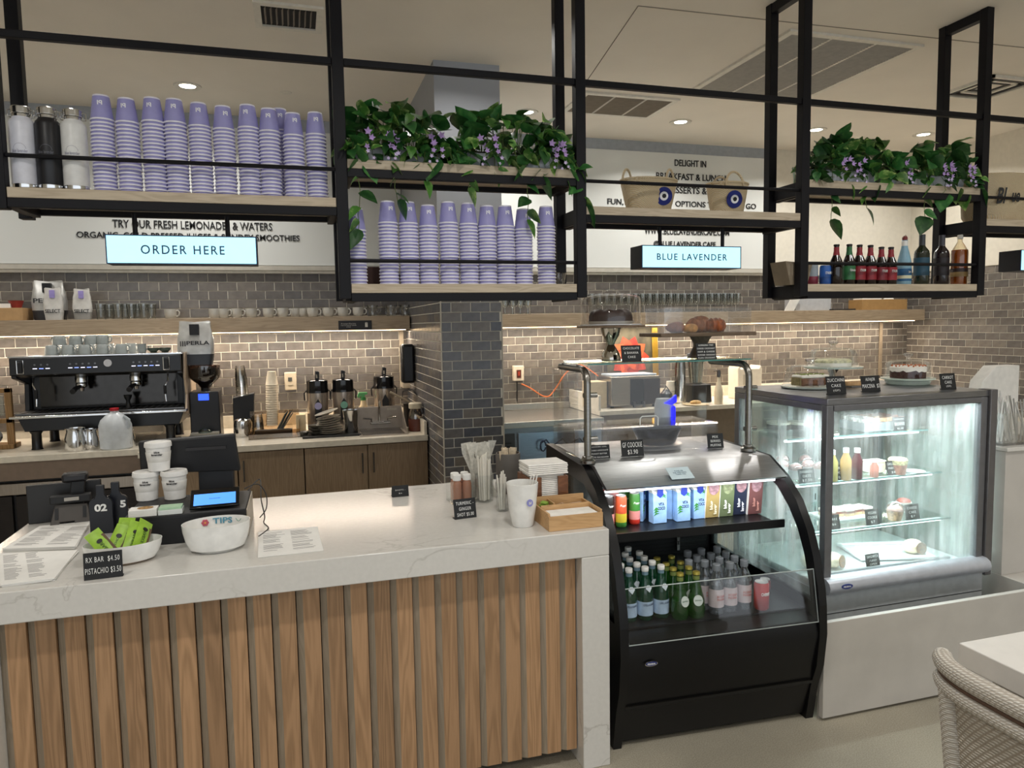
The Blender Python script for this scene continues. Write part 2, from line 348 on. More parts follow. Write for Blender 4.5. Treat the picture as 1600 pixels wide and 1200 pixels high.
# white lettered boards above the tiles, with their lower mouldings
BOARD = M('#dcdedb', .25, var=.01, scale=2); BLET = M('#111114', .5)
def board(n, x0, x1):
    MB().box(x0, x1, YW-.02, YW, 3.19, CEIL).obj('upper_band', M('#a3a8ae', .7), wb, smooth=False)
    t = struct(MB().box(x0, x1, YW-.03, YW, 2.168, 3.19).obj('trim_%d' % n, BOARD, smooth=False))
    MB().box(x0, x1, YW-.05, YW-.0305, 2.128, 2.163).obj('moulding', M('#bdb8ac', .6), t, smooth=False)
    MB().box(x0, x1, YW-.034, YW, 2.106, 2.126).obj('ledge', M('#e4dfd2', .5), t, smooth=False)
    return t
b1 = board(1, XL, CX0-.02); b2 = board(2, CX1+.02, 4.35)
struct(MB().box(4.352, XR, YW-.025, YW, 2.11, CEIL).obj('trim_3', WALLC, smooth=False))
def wtext(s, xa, xb, y, b, par, h=None):
    p, q = ony(xa, y, YW-.031), ony(xb, y, YW-.031)
    text(s, q.x-p.x, BLET, par, ((p.x+q.x)/2, YW-.031, (p.z+q.z)/2), h=h or .058, ext=.006, bold=.008)
wtext('TRY OUR FRESH LEMONADES & WATERS', 176, 425, 352, 0, b1)
wtext('ORGANIC, COLD PRESSED JUICES & SUNDEY SMOOTHIES', 120, 468, 371, 0, b1)
wtext('DELIGHT IN', 1054, 1103, 255.5, 0, b2)
wtext('BREAKFAST & LUNCH', 1025, 1134, 277, 0, b2)
wtext('DESSERTS & COFFEE', 1041, 1148, 298.5, 0, b2)
wtext('FUN, CONVENIENT OPTIONS TO GRAB & GO', 949, 1181, 319.5, 0, b2)
wtext('WWW.BLUELAVENDERCAFE.COM', 1007, 1139, 362, 0, b2)
wtext('@BLUE.LAVENDER.CAFE', 1021, 1118, 382, 0, b2)
# ceiling fittings
FIT = M('#d9d4c8', .5); SLOT = M('#3a3836', .7); FINM = M('#8f8b84', .5)
def grille(name, label, x0, x1, y0, y1, nx, ny, fin, dirx=True):
    t = thing(name, label, 'vent', (x0, y0, CEIL)); w, d = x1-x0, y1-y0; fr = MB()
    b = .04
    fr.box(0, w, 0, b, -.014, 0).box(0, w, d-b, d, -.014, 0).box(0, b, b, d-b, -.014, 0).box(w-b, w, b, d-b, -.014, 0)
    fr.obj('frame', FIT, t, smooth=False)
    MB().box(b, w-b, b, d-b, -.002, 0).obj('backing', SLOT, t, smooth=False)
    for i in range(1, nx): MB().box(w*i/nx-.008, w*i/nx+.008, b, d-b, -.012, -.003).obj('divider', FIT, t, smooth=False)
    sl = MB()
    for i in range(ny):
        y = b+(d-2*b)*(i+.5)/ny; e = (d-2*b)/ny*.3
        sl.add([(b, y-e, -.003), (w-b, y-e, -.003), (w-b, y+e, -.011), (b, y+e, -.011), (b, y-e, -.005), (w-b, y-e, -.005), (w-b, y+e, -.013), (b, y+e, -.013)],
               [(0, 1, 2, 3), (7, 6, 5, 4), (0, 4, 5, 1), (2, 6, 7, 3), (1, 5, 6, 2), (0, 3, 7, 4)])
    s = sl.obj('louvre', fin, t, smooth=False); s['kind'] = 'stuff'
    return t
grille('ceiling_grille', 'large louvred ceiling return grille with dark slots over the display case', 2.68, 3.61, 3.5, 4.56, 3, 44, M('#a7a39c', .5))
grille('ceiling_grille', 'brown-toned louvred ceiling grille beyond the lavender plants, near the back wall', 1.98, 2.72, 4.76, 5.25, 3, 34, M('#8d8275', .6))
t = thing('ceiling_vent', 'white supply air vent with open curved blades above the lavender cups', 'vent', (-.14, 3.86, CEIL))
MB().box(0, .34, 0, .035, -.012, 0).box(0, .34, .285, .32, -.012, 0).box(0, .035, .035, .285, -.012, 0).box(.305, .34, .035, .285, -.012, 0).obj('frame', FIT, t, smooth=False)
MB().box(.035, .305, .035, .285, -.002, 0).obj('duct', M('#151414', .8), t, smooth=False)
for i in range(9): MB().add([(.05+i*.028, .06, -.012), (.056+i*.028, .06, -.002), (.056+i*.028, .26, -.002), (.05+i*.028, .26, -.012), (.053+i*.028, .06, -.012), (.059+i*.028, .06, -.002), (.059+i*.028, .26, -.002), (.053+i*.028, .26, -.012)], [(0, 1, 2, 3), (4, 5, 6, 7), (0, 1, 5, 4), (2, 3, 7, 6), (1, 2, 6, 5), (0, 3, 7, 4)]).obj('blade', M('#8a7f73', .5), t, smooth=False)
t = thing('ceiling_vent', 'white square diffuser vent on the ceiling at the far right', 'vent', (4.5, 3.8, CEIL))
for k in range(4): 
    a = .04*k; q = MB(); s = .42
    for bx in ((a, s-a, a, a+.02), (a, s-a, s-a-.02, s-a), (a, a+.02, a, s-a), (s-a-.02, s-a, a, s-a)): q.box(*bx, -.02+.004*k, 0)
    q.obj('diffuser_ring', FIT if k % 2 == 0 else SLOT, t, smooth=False)
seam = M('#8b8478', .9)
sm = MB(); sm.tube([(1.99, 5.03, CEIL-.001), (1.73, 3.45, CEIL-.001)], .003, 4); sm.tube([(1.73, 3.45, CEIL-.001), (4.6, 3.38, CEIL-.001)], .003, 4)
sm.obj('panel_seam', seam, ceil)
for i, (x, y) in enumerate(DL):
    names = ['above the tallest lavender cup stacks', 'above the straw baskets', 'just above the lavender plants', 'left of the two over the right plant shelf', 'right of the two over the right plant shelf']
    t = thing('downlight', 'small round recessed ceiling spotlight, glowing, '+names[i], 'ceiling light', (x, y, CEIL), group='recessed ceiling spotlights')
    MB().lathe([(.055, -.006), (.085, -.008), (.088, 0), (.052, 0)], 24, cap0=False, cap1=False).obj('ring', FIT, t)
    MB().lathe([(.0005, -.003), (.05, -.003), (.05, 0)], 20).obj('lens', M('#fff3dd', .4, emit=14), t)
tag(MB().lathe([(.035, -.004), (.04, 0)], 16).obj('sprinkler_cover', FIT, loc=(0.0, 5.28, CEIL)), 'small flat round sprinkler cover on the ceiling', 'sprinkler')
for x, y in [(1.35, 4.3)]: pass
# ================================================ ceiling-hung steel rack
YF, YR, PW = 3.0, 3.30, .046
rack = thing('hanging_shelf_rack', 'black square-tube steel shelving rack hung from the ceiling over the counter', 'shelving', (0, YF, CEIL))
PX = [-1.01, .176, 1.205, 2.375, 3.5, 4.62]       # left edge of each post
bot = {0: 2.12, 1: 1.795, 2: 1.795, 3: 1.795, 4: 1.795, 5: 2.12}
def rb(name, x0, x1, y0, y1, z0, z1, mt=BLACKM, lab=None):
    o = MB().box(x0, x1, y0-YF, y1-YF, z0-CEIL, z1-CEIL).obj(name, mt, rack, bevel=.002)
    if lab: o['label'] = lab
    return o
for i, x in enumerate(PX):
    rb('post', x, x+PW, YF, YF+PW, bot[i], CEIL); rb('post', x, x+PW, YR-PW, YR, bot[i], CEIL)
    rb('top_brace', x+.003, x+PW-.003, YF+PW, YR-PW, CEIL-.05, CEIL-.001)
    if i < 5: rb('top_rail', x+PW, PX[i+1], YF+.008, YF+.034, 2.715, 2.742)
def shelf(i, z, thick=.037, beam=.034):
    xa, xb = PX[i]+PW, PX[i+1]
    rb('shelf_board', xa+.001, xb-.001, YF+.004, YR-.004, z-thick, z, SHELFW, 'pale oak shelf board')
    rb('front_beam', xa, xb, YF+.002, YF+.03, z-thick-beam, z-thick-.0005); rb('rear_beam', xa, xb, YR-.03, YR-.002, z-thick-.022, z-thick-.0005)
    for x in (xa, xb-.028): rb('side_beam', x+.001, x+.027, YF+.031, YR-.031, z-thick-beam, z-thick-.0005)
    for x in (xa-.02, xb): rb('side_beam', x, x+.02, YF+PW+.001, YR-PW-.001, z-thick-beam+.004, z-.002)
def rail(i, z, r=.008): 
    o = MB().tube([(PX[i]+PW, .02, z-CEIL), (PX[i+1], .02, z-CEIL)], r, 8).obj('guard_rail', BLACKM, rack)
SHA, SHB, SHL = 2.197, 2.352, 1.855
shelf(0, SHA); rail(0, 2.311); shelf(1, SHB); shelf(1, SHL); rail(1, 1.95); shelf(2, SHA); rail(2, 2.309)
shelf(3, SHB+.008); shelf(3, SHL); rail(3, 1.958); shelf(4, SHA+.004); rail(4, 2.316)
# ================================================ order counter
bar = thing('order_counter', 'white veined quartz order counter with waterfall end and slatted oak front', 'counter', (0, 2.41, 0))
BX0, BX1, BT = -1.06, 1.085, .918
MB().box(BX0, BX1, 0, .99, BT-.098, BT).obj('worktop', QUARTZ, bar, bevel=.003)
MB().box(.975, BX1, 0, .99, 0, BT-.0985).obj('waterfall_leg', QUARTZ, bar, bevel=.003)
MB().box(BX0, -.9, 0, .99, 0, BT-.0985).obj('waterfall_leg', QUARTZ, bar, bevel=.003)
MB().box(-.899, .974, .12, .95, .02, BT-.0985).obj('carcass', M('#4a4038', .8), bar, smooth=False)
SLAT = wood('#a98460', '#8a6a4a', scale=2.2, stretch=(13, 13, .75), rough=.55, key='oak_slat', rnd=.18)
SLG = wood('#948674', '#857865', stretch=(13, 13, 1), key='grey_oak', rnd=.08)
random.seed(4); x = -.899; pitch = .0786
while x < .955:
    w = min(pitch, .973-x); mb = MB(); a = .021
    mb.add([(0, .06, 0), (0, .012, 0), (a, 0, 0), (w-.003, 0, 0), (w-.003, .06, 0)]+[(0, .06, .76), (0, .012, .76), (a, 0, .76), (w-.003, 0, .76), (w-.003, .06, .76)],
           [(4, 3, 2, 1, 0), (5, 6, 7, 8, 9), (0, 1, 6, 5)])
    mb.m = 1; mb.add([], []); b0 = 0
    mb.f += [(1, 2, 7, 6)]; mb.mi += [1]; mb.m = 0; mb.f += [(2, 3, 8, 7), (3, 4, 9, 8), (4, 0, 5, 9)]; mb.mi += [0]*3
    o = mb.obj('slat', [SLAT, SLG], bar, smooth=False); o.location = (x, .055+random.uniform(-.002, .002), .055)
    x += pitch
# low white-washed wall in front of the display case, and the tall end block
MARB = M('#c0bbb4', .45, var=.05, scale=6)
lw = thing('low_wall', 'low whitewashed stone panel wall below the display case', 'partition', (2.05, 2.405, 0))
MB().box(0, 1.2, 0, .025, .012, .425).obj('front_panel', MARB, lw, bevel=.002)
MB().box(0, 1.2, .026, .035, 0, .415).obj('backing', M('#9c978f', .7), lw, smooth=False)
blk = thing('end_pedestal', 'tall square whitewashed stone pedestal at the right end of the counter', 'pedestal', (3.252, 2.405, 0))
MB().box(0, .9, 0, .9, 0, .42).box(0, .9, .2, .9, .42, 1.03).obj('body', MARB, blk, bevel=.002)
MB().box(-.004, .9, .19, .9, 1.031, 1.05).obj('top_slab', QUARTZ, blk, bevel=.002)
# ================================================ back counters, cabinets, wood shelves
YC = 4.985
def cabinet(name, label, x0, x1, y0, ndoor, handles, mt=CABW, z1=.875):
    t = thing(name, label, 'cabinet', (x0, y0, 0)); w = x1-x0
    MB().box(.002, w-.002, .022, YW-y0-.01, .09, z1).obj('body', mt, t, smooth=False)
    MB().box(.01, w-.01, .06, .1, 0, .09).obj('plinth', M('#2a2622', .7), t, smooth=False)
    for k in range(ndoor):
        a, b = w*k/ndoor+.003, w*(k+1)/ndoor-.003
        d = MB().box(a, b, 0, .02, .1, z1-.006).obj('door', mt, t, bevel=.0015)
        hx = (b-.035) if handles[k] == 'r' else (a+.035)
        hm = MB(); hm.tube([(hx, -.028, .68), (hx, -.028, .82)], .005, 8); hm.tube([(hx, -.028, .70), (hx, 0, .70)], .004, 6); hm.tube([(hx, -.028, .80), (hx, 0, .80)], .004, 6)
        hm.obj('handle', STEELD, d)
    return t
cabinet('base_cabinet', 'pale oak base cabinet door right behind the register, left of the sink pair', -.40, .02, YC+.015, 1, 'l')
cabinet('base_cabinet', 'pale oak double-door base cabinet under the hand sink', .022, .862, YC+.015, 2, 'rl')
cabinet('base_cabinet', 'pale oak base cabinet partly hidden by the black register screen', -.97, -.402, YC+.015, 1, 'r')
t = thing('back_worktop', 'cream quartz worktop with upstand under the airpots and sink', 'worktop', (-.985, YC-.01, .878))
MB().box(0, .985+CX0-.012, 0, YW-YC+.008, 0, .04).obj('slab', M('#ddd4c2', .25), t, bevel=.002)
MB().box(0, .985+CX0-.012, YW-YC-.012, YW-YC+.006, .041, .135).obj('upstand', M('#ddd4c2', .25), t, bevel=.002)
MB().box(.985+CX0-.034, .985+CX0-.014, .02, YW-YC-.013, .041, .135).obj('upstand', M('#ddd4c2', .25), t, bevel=.002)
t = thing('back_worktop', 'cream quartz worktop under the espresso machine, with brown drop front', 'worktop', (-3.2, 5.11, .878))
MB().box(0, 2.21, 0, YW-5.112, 0, .04).obj('slab', M('#ddd4c2', .25), t, bevel=.002)
MB().box(0, 2.21, .008, .03, -.115, -.001).obj('drop_front', M('#7c6a5a', .5), t, bevel=.002)
uc = thing('undercounter_fridge', 'dark stainless undercounter fridge below the espresso machine with steel bar handle', 'fridge', (-3.2, 5.2, 0))
MB().box(0, 2.2, .03, .7, .08, .75).obj('body', M('#1c1a1a', .4), uc, smooth=False)
MB().box(0, 2.2, -.02, .03, .66, .735).obj('top_rail', brushed('#a59a8e', .3, (60, 1, 1)), uc, bevel=.004)
for k, (a, b) in enumerate([(.0, .7), (.71, 1.45), (1.46, 2.2)]):
    d = MB().box(a, b-.01, 0, .03, .1, .65).obj('door', brushed('#3b3735', .45), uc, bevel=.003)
    MB().tube([((a+b)/2-.25, -.03, .55), ((a+b)/2+.25, -.03, .55)], .011, 10).box((a+b)/2-.2, (a+b)/2-.18, -.03, 0, .542, .558).box((a+b)/2+.18, (a+b)/2+.2, -.03, 0, .542, .558).obj('handle', CHROME, d)
def woodshelf(x0, x1, label):
    t = thing('wall_shelf', label, 'shelf', (x0, 5.65, 1.657))
    MB().box(0, x1-x0, 0, YW-5.65-.007, 0, .107).obj('board', wood('#a8957c', '#8f7d66', stretch=(1, 12, 14), key='shelf_oak', rnd=.02), t, bevel=.002)
    MB().box(.02, x1-x0-.02, .1, .112, -.006, -.0005).obj('led_strip', M('#ffd9a8', .5, emit=7), t, smooth=False)
    return t
woodshelf(-3.0, CX0-.014, 'thick oak wall shelf carrying the grey mug row, lit underneath')
woodshelf(CX1+.014, 5.93, 'thick oak wall shelf behind the cake stands, lit underneath')
lamp('shelf_strip', (-1.0, 5.765, 1.648), 'AREA', 24, 3.7, .02, WARM); lamp('shelf_strip', (3.55, 5.765, 1.648), 'AREA', 28, 4.4, .02, WARM)
tag(MB().box(0, .035, 0, .012, 0, .55).obj('wall_bracket', M('#8d7f6c', .5), loc=(5.66, YW-.02, 1.105)), 'narrow brown metal bracket strip below the right end of the oak shelf', 'bracket')
tag(MB().box(0, .035, 0, .012, 0, .25).obj('wall_bracket', M('#a89b88', .5), loc=(.81, YW-.02, 1.40)), 'narrow taupe bracket strip below the oak shelf beside the tiled column', 'bracket')
# stainless prep table right of the column
t = thing('prep_fridge', 'stainless steel prep fridge table right of the tiled column', 'fridge', (CX1+.02, 5.15, 0))
MB().box(0, 1.0, 0, .78, .9, .945).obj('top', brushed('#b5b2ac', .35, (60, 1, 1)), t, bevel=.004)
MB().box(0, 1.0, .74, .78, .9455, 1.0).obj('splash', brushed('#b5b2ac', .35, (60, 1, 1)), t, bevel=.003)
MB().box(.01, .99, .03, .77, .1, .899).obj('body', brushed('#8c9196', .35), t, smooth=False)
MB().box(.02, .27, .005, .029, .25, .86).obj('compressor_panel', M('#33363a', .4), t, smooth=False)
for k in range(12): MB().box(.05, .24, -.002, .005, .5+k*.026, .508+k*.026).obj('louvre', M('#0c0c0e', .5), t, smooth=False)
for a, b in ((.3, .98),): MB().box(a, b, .005, .029, .15, .86).obj('door', brushed('#9fb0c4', .3), t, bevel=.003)
# corner worktop carrying the toaster
t = thing('corner_worktop', 'white worktop with upstand in the corner carrying the toaster', 'worktop', (2.288, 5.25, .945))
CW = M('#e5ddcd', .25)
MB().box(0, XR-2.288-.01, 0, YW-5.25-.008, 0, .035).obj('slab', CW, t, bevel=.002)
MB().box(0, .02, .02, YW-5.25-.03, .0355, .16).obj('upstand', CW, t, bevel=.002)
MB().box(.02, XR-2.3, YW-5.25-.028, YW-5.25-.008, .0355, .13).obj('upstand', CW, t, bevel=.002)
MB().box(.05, XR-2.32, .05, YW-5.26, -.945, -.001).obj('body', M('#7d6f5e', .7), t, smooth=False)
# ================================================ on the hanging rack
LAV = M('#9d9ad0', .45, var=.03); RIM = M('#e9e7f2', .4); INK = M('#f4f3fa', .5)
YCUP = 3.10
def cup_profile(h=.094, rb=.028, rr=.0395):         # upside down: rim at z=0, base at z=h
    return [(rr+.0022, 0), (rr+.003, .003), (rr+.0018, .0062)], [(rr, .0062), (rb+.001, h-.006)], [(rb+.001, h-.006), (rb, h), (rb-.003, h), (rb-.003, h-.004), (.0005, h-.004)]
def cupmesh(whole=False):
    a, b, c = cup_profile(); mb = MB(); mb.lathe([(.037, 0)]+a, 20, cap0=False, cap1=False)
    mb.m = 1; mb.lathe(b if whole else [(.0395, .0062), (.0368, .024)], 20, cap0=False, cap1=False)
    if whole: mb.m = 0; mb.lathe(c, 20, cap0=False, cap1=False)
    return mb.mesh('paper_cup', [RIM, LAV])
CUPM = cupmesh(); 
top0 = thing('paper_cup', '', 'cup')
a, b, c = cup_profile()
MB().lathe(b, 28, cap0=False, cap1=False).obj('cup_body', LAV, top0); MB().lathe([(.037, 0)]+a, 28, cap0=False, cap1=False).obj('rim', RIM, top0)
MB().lathe(c, 28, cap0=False, cap1=False).obj('base_ring', RIM, top0)
lt = text('bl', .017, INK, top0, (0, 0, .062), h=.016, ext=.0006, bold=.03, wrap=.0335, flip=True)
for v in lt.data.vertices: v.co = Vector(v.co)*1.0
ORD = ['first', 'second', 'third', 'fourth', 'fifth', 'sixth', 'seventh', 'eighth', 'ninth', 'tenth', 'eleventh', 'twelfth', 'thirteenth', 'fourteenth', 'fifteenth', 'sixteenth', 'seventeenth', 'eighteenth', 'nineteenth', 'twentieth', 'twenty-first', 'twenty-second']
used0 = [False]; PITC = .0142; ncup = [0]
def stack(px, ytop, ztop, Y, where, side, group, solid=True):
    zt = ony(px, ytop, Y).z; X = ony(px, ytop, Y).x
    n = int(round((zt-.094-ztop)/PITC)); pit = (zt-.094-ztop-.001)/n; rest = MB()
    for k in range(n+1):
        z = ztop+.001+k*pit; no = n-k
        j = (random.uniform(-.0012, .0012), random.uniform(-.0012, .0012))
        if k == n:
            lb = 'topmost lavender cup, lettered, on the %s stack, %s' % (where, side)
            if not used0[0]: top0.location = (X+j[0], Y+j[1], z); top0['label'] = lb; top0['group'] = group; used0[0] = True; top0.rotation_euler = (0, 0, .05)
            else: dup(top0, (X+j[0], Y+j[1], z), random.uniform(-.25, .35), lb, group)
            ncup[0] += 1
        elif solid:
            o = link('paper_cup', CUPM); o.location = (X+j[0], Y+j[1], z)
            tag(o, 'lavender paper cup, %s from the top of the %s stack, %s' % (ORD[no], where, side), 'cup', group); ncup[0] += 1
        else:
            i0 = len(rest.v); rest.add([v.co for v in CUPM.vertices], []); b0 = i0
            rest.f += [tuple(i+b0 for i in q.vertices) for q in CUPM.polygons]; rest.mi += [q.material_index for q in CUPM.polygons]
            rest.xf(Matrix.Translation((X+j[0], Y+j[1], z)), i0)
    return rest
random.seed(11)
L = [(157, 150, 'leftmost'), (197, 155, 'second from left'), (237, 154, 'third from left'), (272, 156, 'fourth from left'), (310, 162, 'fifth from left'), (348, 167, 'sixth from left'), (386, 165, 'seventh from left'), (419, 171, 'eighth from left'), (457, 178, 'ninth from left'), (492, 177, 'rightmost')]
for px, yt, w in L: stack(px, yt, SHA, YCUP, w, 'left rack shelf', 'lavender paper cups stacked on the left rack shelf')
Q = [(555, 326, 'leftmost'), (605, 315, 'second from left'), (637, 316, 'third from left'), (668, 321, 'fourth from left'), (700, 316, 'fifth from left'), (731, 318, 'sixth from left'), (760, 322, 'seventh from left'), (789, 322, 'eighth from left'), (817, 327, 'ninth from left'), (853, 323, 'rightmost')]
restall = MB()
for i, (px, yt, w) in enumerate(Q):
    rs = stack(px, yt, SHL, YCUP-.01, w, 'lower middle shelf', 'lavender paper cups stacked on the lower middle rack shelf', i < 6)
    if rs.v: restall.f += [tuple(q+len(restall.v) for q in f) for f in rs.f]; restall.mi += rs.mi; restall.v += rs.v
o = restall.obj('paper_cup_stacks', [RIM, LAV]); o['kind'] = 'stuff'; tag(o, 'nested lavender cups below the top ones in the four right stacks, lower shelf', 'cups')
stack(435, 170, SHA, 3.205, 'single rear', 'left rack shelf', 'lavender paper cups stacked behind the left rack row', True) if False else None
p = ony(436, 171, 3.2); r = dup(top0, (p.x, 3.2, p.z-.094), .1, 'lavender cup of the rear stack, peeking between eighth and ninth stacks, left rack shelf', 'rear cups')
for k in range(1, 22):
    z = p.z-.094-k*.0142
    if z < SHA: break
    o = link('paper_cup', CUPM); o.location = (p.x, 3.2, z); tag(o, 'lavender paper cup, %s from the top of the rear stack, left rack shelf' % ORD[k], 'cup', 'rear cups')
# steel bottles
def steel_bottle(px, pybase, ytop, body, ink, label):
    b = ony(px, pybase, 3.08); X = b.x; t = thing('water_bottle', label, 'bottle', (X, 3.08, SHA), group=None); H = ony(px, ytop, 3.08).z-SHA; r = .042; s = H/.27
    MB().lathe([(r-.002, .0), (r, .004), (r, .02)], 32, cap1=False).obj('steel_base', CHROME, t)
    MB().lathe([(r, .02), (r+.001, .022), (r+.001, .215*s), (r-.003, .225*s), (.031, .232*s), (.030, .236*s)], 32, cap0=False, cap1=False).obj('bottle_body', body, t)
    MB().lathe([(.029, .234*s), (.029, .245*s)], 28, cap0=False, cap1=False).obj('collar', CHROME, t)
    lid = MB().lathe([(.031, .246*s), (.033, .248*s), (.033, .268*s), (.030, .27*s)], 16).obj('lid', CHROME, t, bevel=.001)
    hm = MB()
    for sg in (-1, 1): hm.tube([(sg*.032, 0, .262*s), (sg*.043, 0, .26*s), (sg*.043, 0, .238*s), (sg*.030, 0, .236*s)], .002, 6)
    hm.obj('bail_wire', CHROME, lid)
    text('blue lavender', .05, ink, t, (0, 0, .135), h=.012, ext=.0006, wrap=r+.0015)
    ar = MB(); pts = [(.02*math.cos(a*PI/10), -.0012, .02*math.sin(a*PI/10)) for a in range(11)]
    tm = MB(); 
    for i in range(10):
        a0 = pts[i]; a1 = pts[i+1]
        q = [(a0[0], a0[2]), (a1[0], a1[2]), (a1[0]*.95, a1[2]*.95), (a0[0]*.95, a0[2]*.95)]
        tm.add([((r+.0015)*math.sin(u/r), -(r+.0015)*math.cos(u/r), .142+v) for u, v in q], [(0, 1, 2, 3)])
    tm.obj('printed_arc', ink, t)
steel_bottle(41, 294, 168, M('#dfe0ea', .35), M('#9b99a8', .5), 'white insulated steel bottle at the left end of the rack shelf')
steel_bottle(81, 294, 170, M('#15151a', .4), M('#6e6e78', .5), 'black insulated steel bottle between two white ones on the rack')
steel_bottle(121, 295, 173, M('#e4e4e2', .35), M('#9b99a8', .5), 'white insulated steel bottle between the black bottle and the cups')
# hanging lightboxes
LBF = M('#a9e6f7', .4, var=.01, emit=1.0); LBT = M('#1e3f63', .5)
def lightbox(x0, x1, z0, z1, y, d, word, label, rods, tw):
    t = thing('lightbox_sign', label, 'sign', (x0, y, z0)); w, h = x1-x0, z1-z0
    MB().box(0, w, .004, d, 0, h).obj('housing', M('#17171d', .5), t, bevel=.002)
    MB().box(.004, w-.004, 0, .0035, .004, h-.004).obj('lit_face', LBF, t, smooth=False)
    MB().box(0, w, -.001, .0036, 0, .0035).box(0, w, -.001, .0036, h-.0035, h).box(0, .0035, -.001, .0036, .0036, h-.0036).box(w-.0035, w, -.001, .0036, .0036, h-.0036).obj('bezel', M('#1a2d55', .5), t, smooth=False)
    if word: text(word, tw, LBT, t, (w/2, 0, h/2), ext=.0008, bold=.01, sp=1.25, h=.034 if 'ORDER' in word else .030)
    for rx in rods: MB().tube([(rx-x0, d/2, h), (rx-x0, d/2, 2.124-z0)], .009, 8).obj('hanger_rod', BLACKM, t)
    # light spilling from the face
    return t
lightbox(-.666, -.134, 1.931, 2.04, 3.03, .09, 'ORDER HERE', 'lit blue-white hanging sign reading ORDER HERE', [ony(210, 340, 3.075).x, ony(355, 345, 3.075).x], .295)
lightbox(1.53, 2.053, 1.929, 2.033, 3.02, .12, 'BLUE LAVENDER', 'lit blue-white hanging sign reading BLUE LAVENDER', [ony(1031, 350, 3.08).x, ony(1129, 350, 3.08).x], .37)
lightbox(3.795, 4.5, 1.927, 2.04, 3.0, .13, '', 'lit hanging sign cut off by the right edge, black side showing', [3.95, 4.35], .3)
# straw baskets with eye emblems
STRAW = weave('#f2e6cb', '#c4aa7e', 110, .9, key='woven_straw'); EYEB = weave('#1d2f8f', '#121e66', 200, .5, key='blue_crochet'); EYEW = M('#e9eaee', .8); EYEK = M('#0c0c12', .7)
def basket(px, label, w, d, h, rot, eyex, hr, ends=False):
    X = ony(px, 320, 3.16).x; t = thing('straw_basket', label, 'basket', (X, 3.15, SHA), rot)
    prof = [(.0005, .002), (.66, .002), (.74, .03)]+[(.74+.26*((z-.03)/(1-.03))**.8+(.006 if i % 2 else 0), z) for i, z in enumerate([.03+.97*k/14 for k in range(1, 15)])]
    mb = MB().lathe([(r*w/2, z*h) for r, z in prof]+[(w/2*.96, h), (w/2*.93, h*.85), (w/2*.70, .03), (.0005, .02)], 40, sy=d/w, cap0=False, cap1=False)
    mb.obj('basket_body', STRAW, t)
    MB().tube([(w/2*math.cos(a*PI/18)*.99, d/2*math.sin(a*PI/18)*.99, h) for a in range(37)], .006, 8, caps=False).obj('braided_rim', STRAW, t)
    for sg in (-1, 1):
        hx = 0; pts = []
        for k in range(13):
            a = PI*k/12; pts.append((math.cos(a)*.047, sg*d/2*(.97-.15*math.sin(a)), h-.02+hr*math.sin(a)))
        if ends: pts = [(sg*w*.36+p[0]*.8, -.02*sg+p[0]*.6, p[2]) for p in pts]
        MB().tube(pts, .0055, 8).obj('handle', STRAW, t)
    # eye: three nested discs lying on the sloping front wall
    zc = h*.46; tilt = math.atan((w*.13*d/w)/(h))+.05
    yc = -(.74+.26*((.46-.03)/.97)**.8)*d/2
    for k, (r, mt, nm) in enumerate(((.042, EYEB, 'blue_eye_disc'), (.0205, EYEW, 'white_eye_ring'), (.010, EYEK, 'black_pupil'))):
        q = MB().lathe([(r*.98, 0), (r, .001), (r, .003), (r*.96, .004)], 32)
        q.xf(Matrix.Translation((eyex*w, yc*math.sqrt(max(.05, 1-(2*eyex)**2))-.001-.0025*k, zc)) @ Matrix.Rotation(-eyex*.9, 4, 'Z') @ Matrix.Rotation(R(90)+tilt*.7, 4, 'X'))
        q.obj(nm, mt, t)
    return t
basket(1012, 'long straw basket with blue eye emblem on the right shelf edge, left of two', .285, .18, .15, .0, .13, .075, True)
basket(1134, 'straw bag with blue eye emblem and front handle, right of two', .215, .15, .15, -.05, 0, .07)
t = thing('straw_basket', 'large straw basket with black script lettering at the right edge', 'basket', (3.80, 3.15, SHA+.004), 0)
MB().lathe([(.0005, .002), (.20, .002), (.225, .03), (.24, .25), (.225, .255), (.21, .03), (.0005, .02)], 40, sy=.55, cap0=False, cap1=False).obj('basket_body', STRAW, t)
text('Bl', .055, M('#121212', .6), t, (-.12, -.1195, .13), h=.085, ext=.001, bold=.02, shear=.3, rot=(0, 0, -.35))
text('ue', .05, M('#121212', .6), t, (-.04, -.1355, .12), h=.05, ext=.001, bold=.02, shear=.3, rot=(0, 0, -.15))
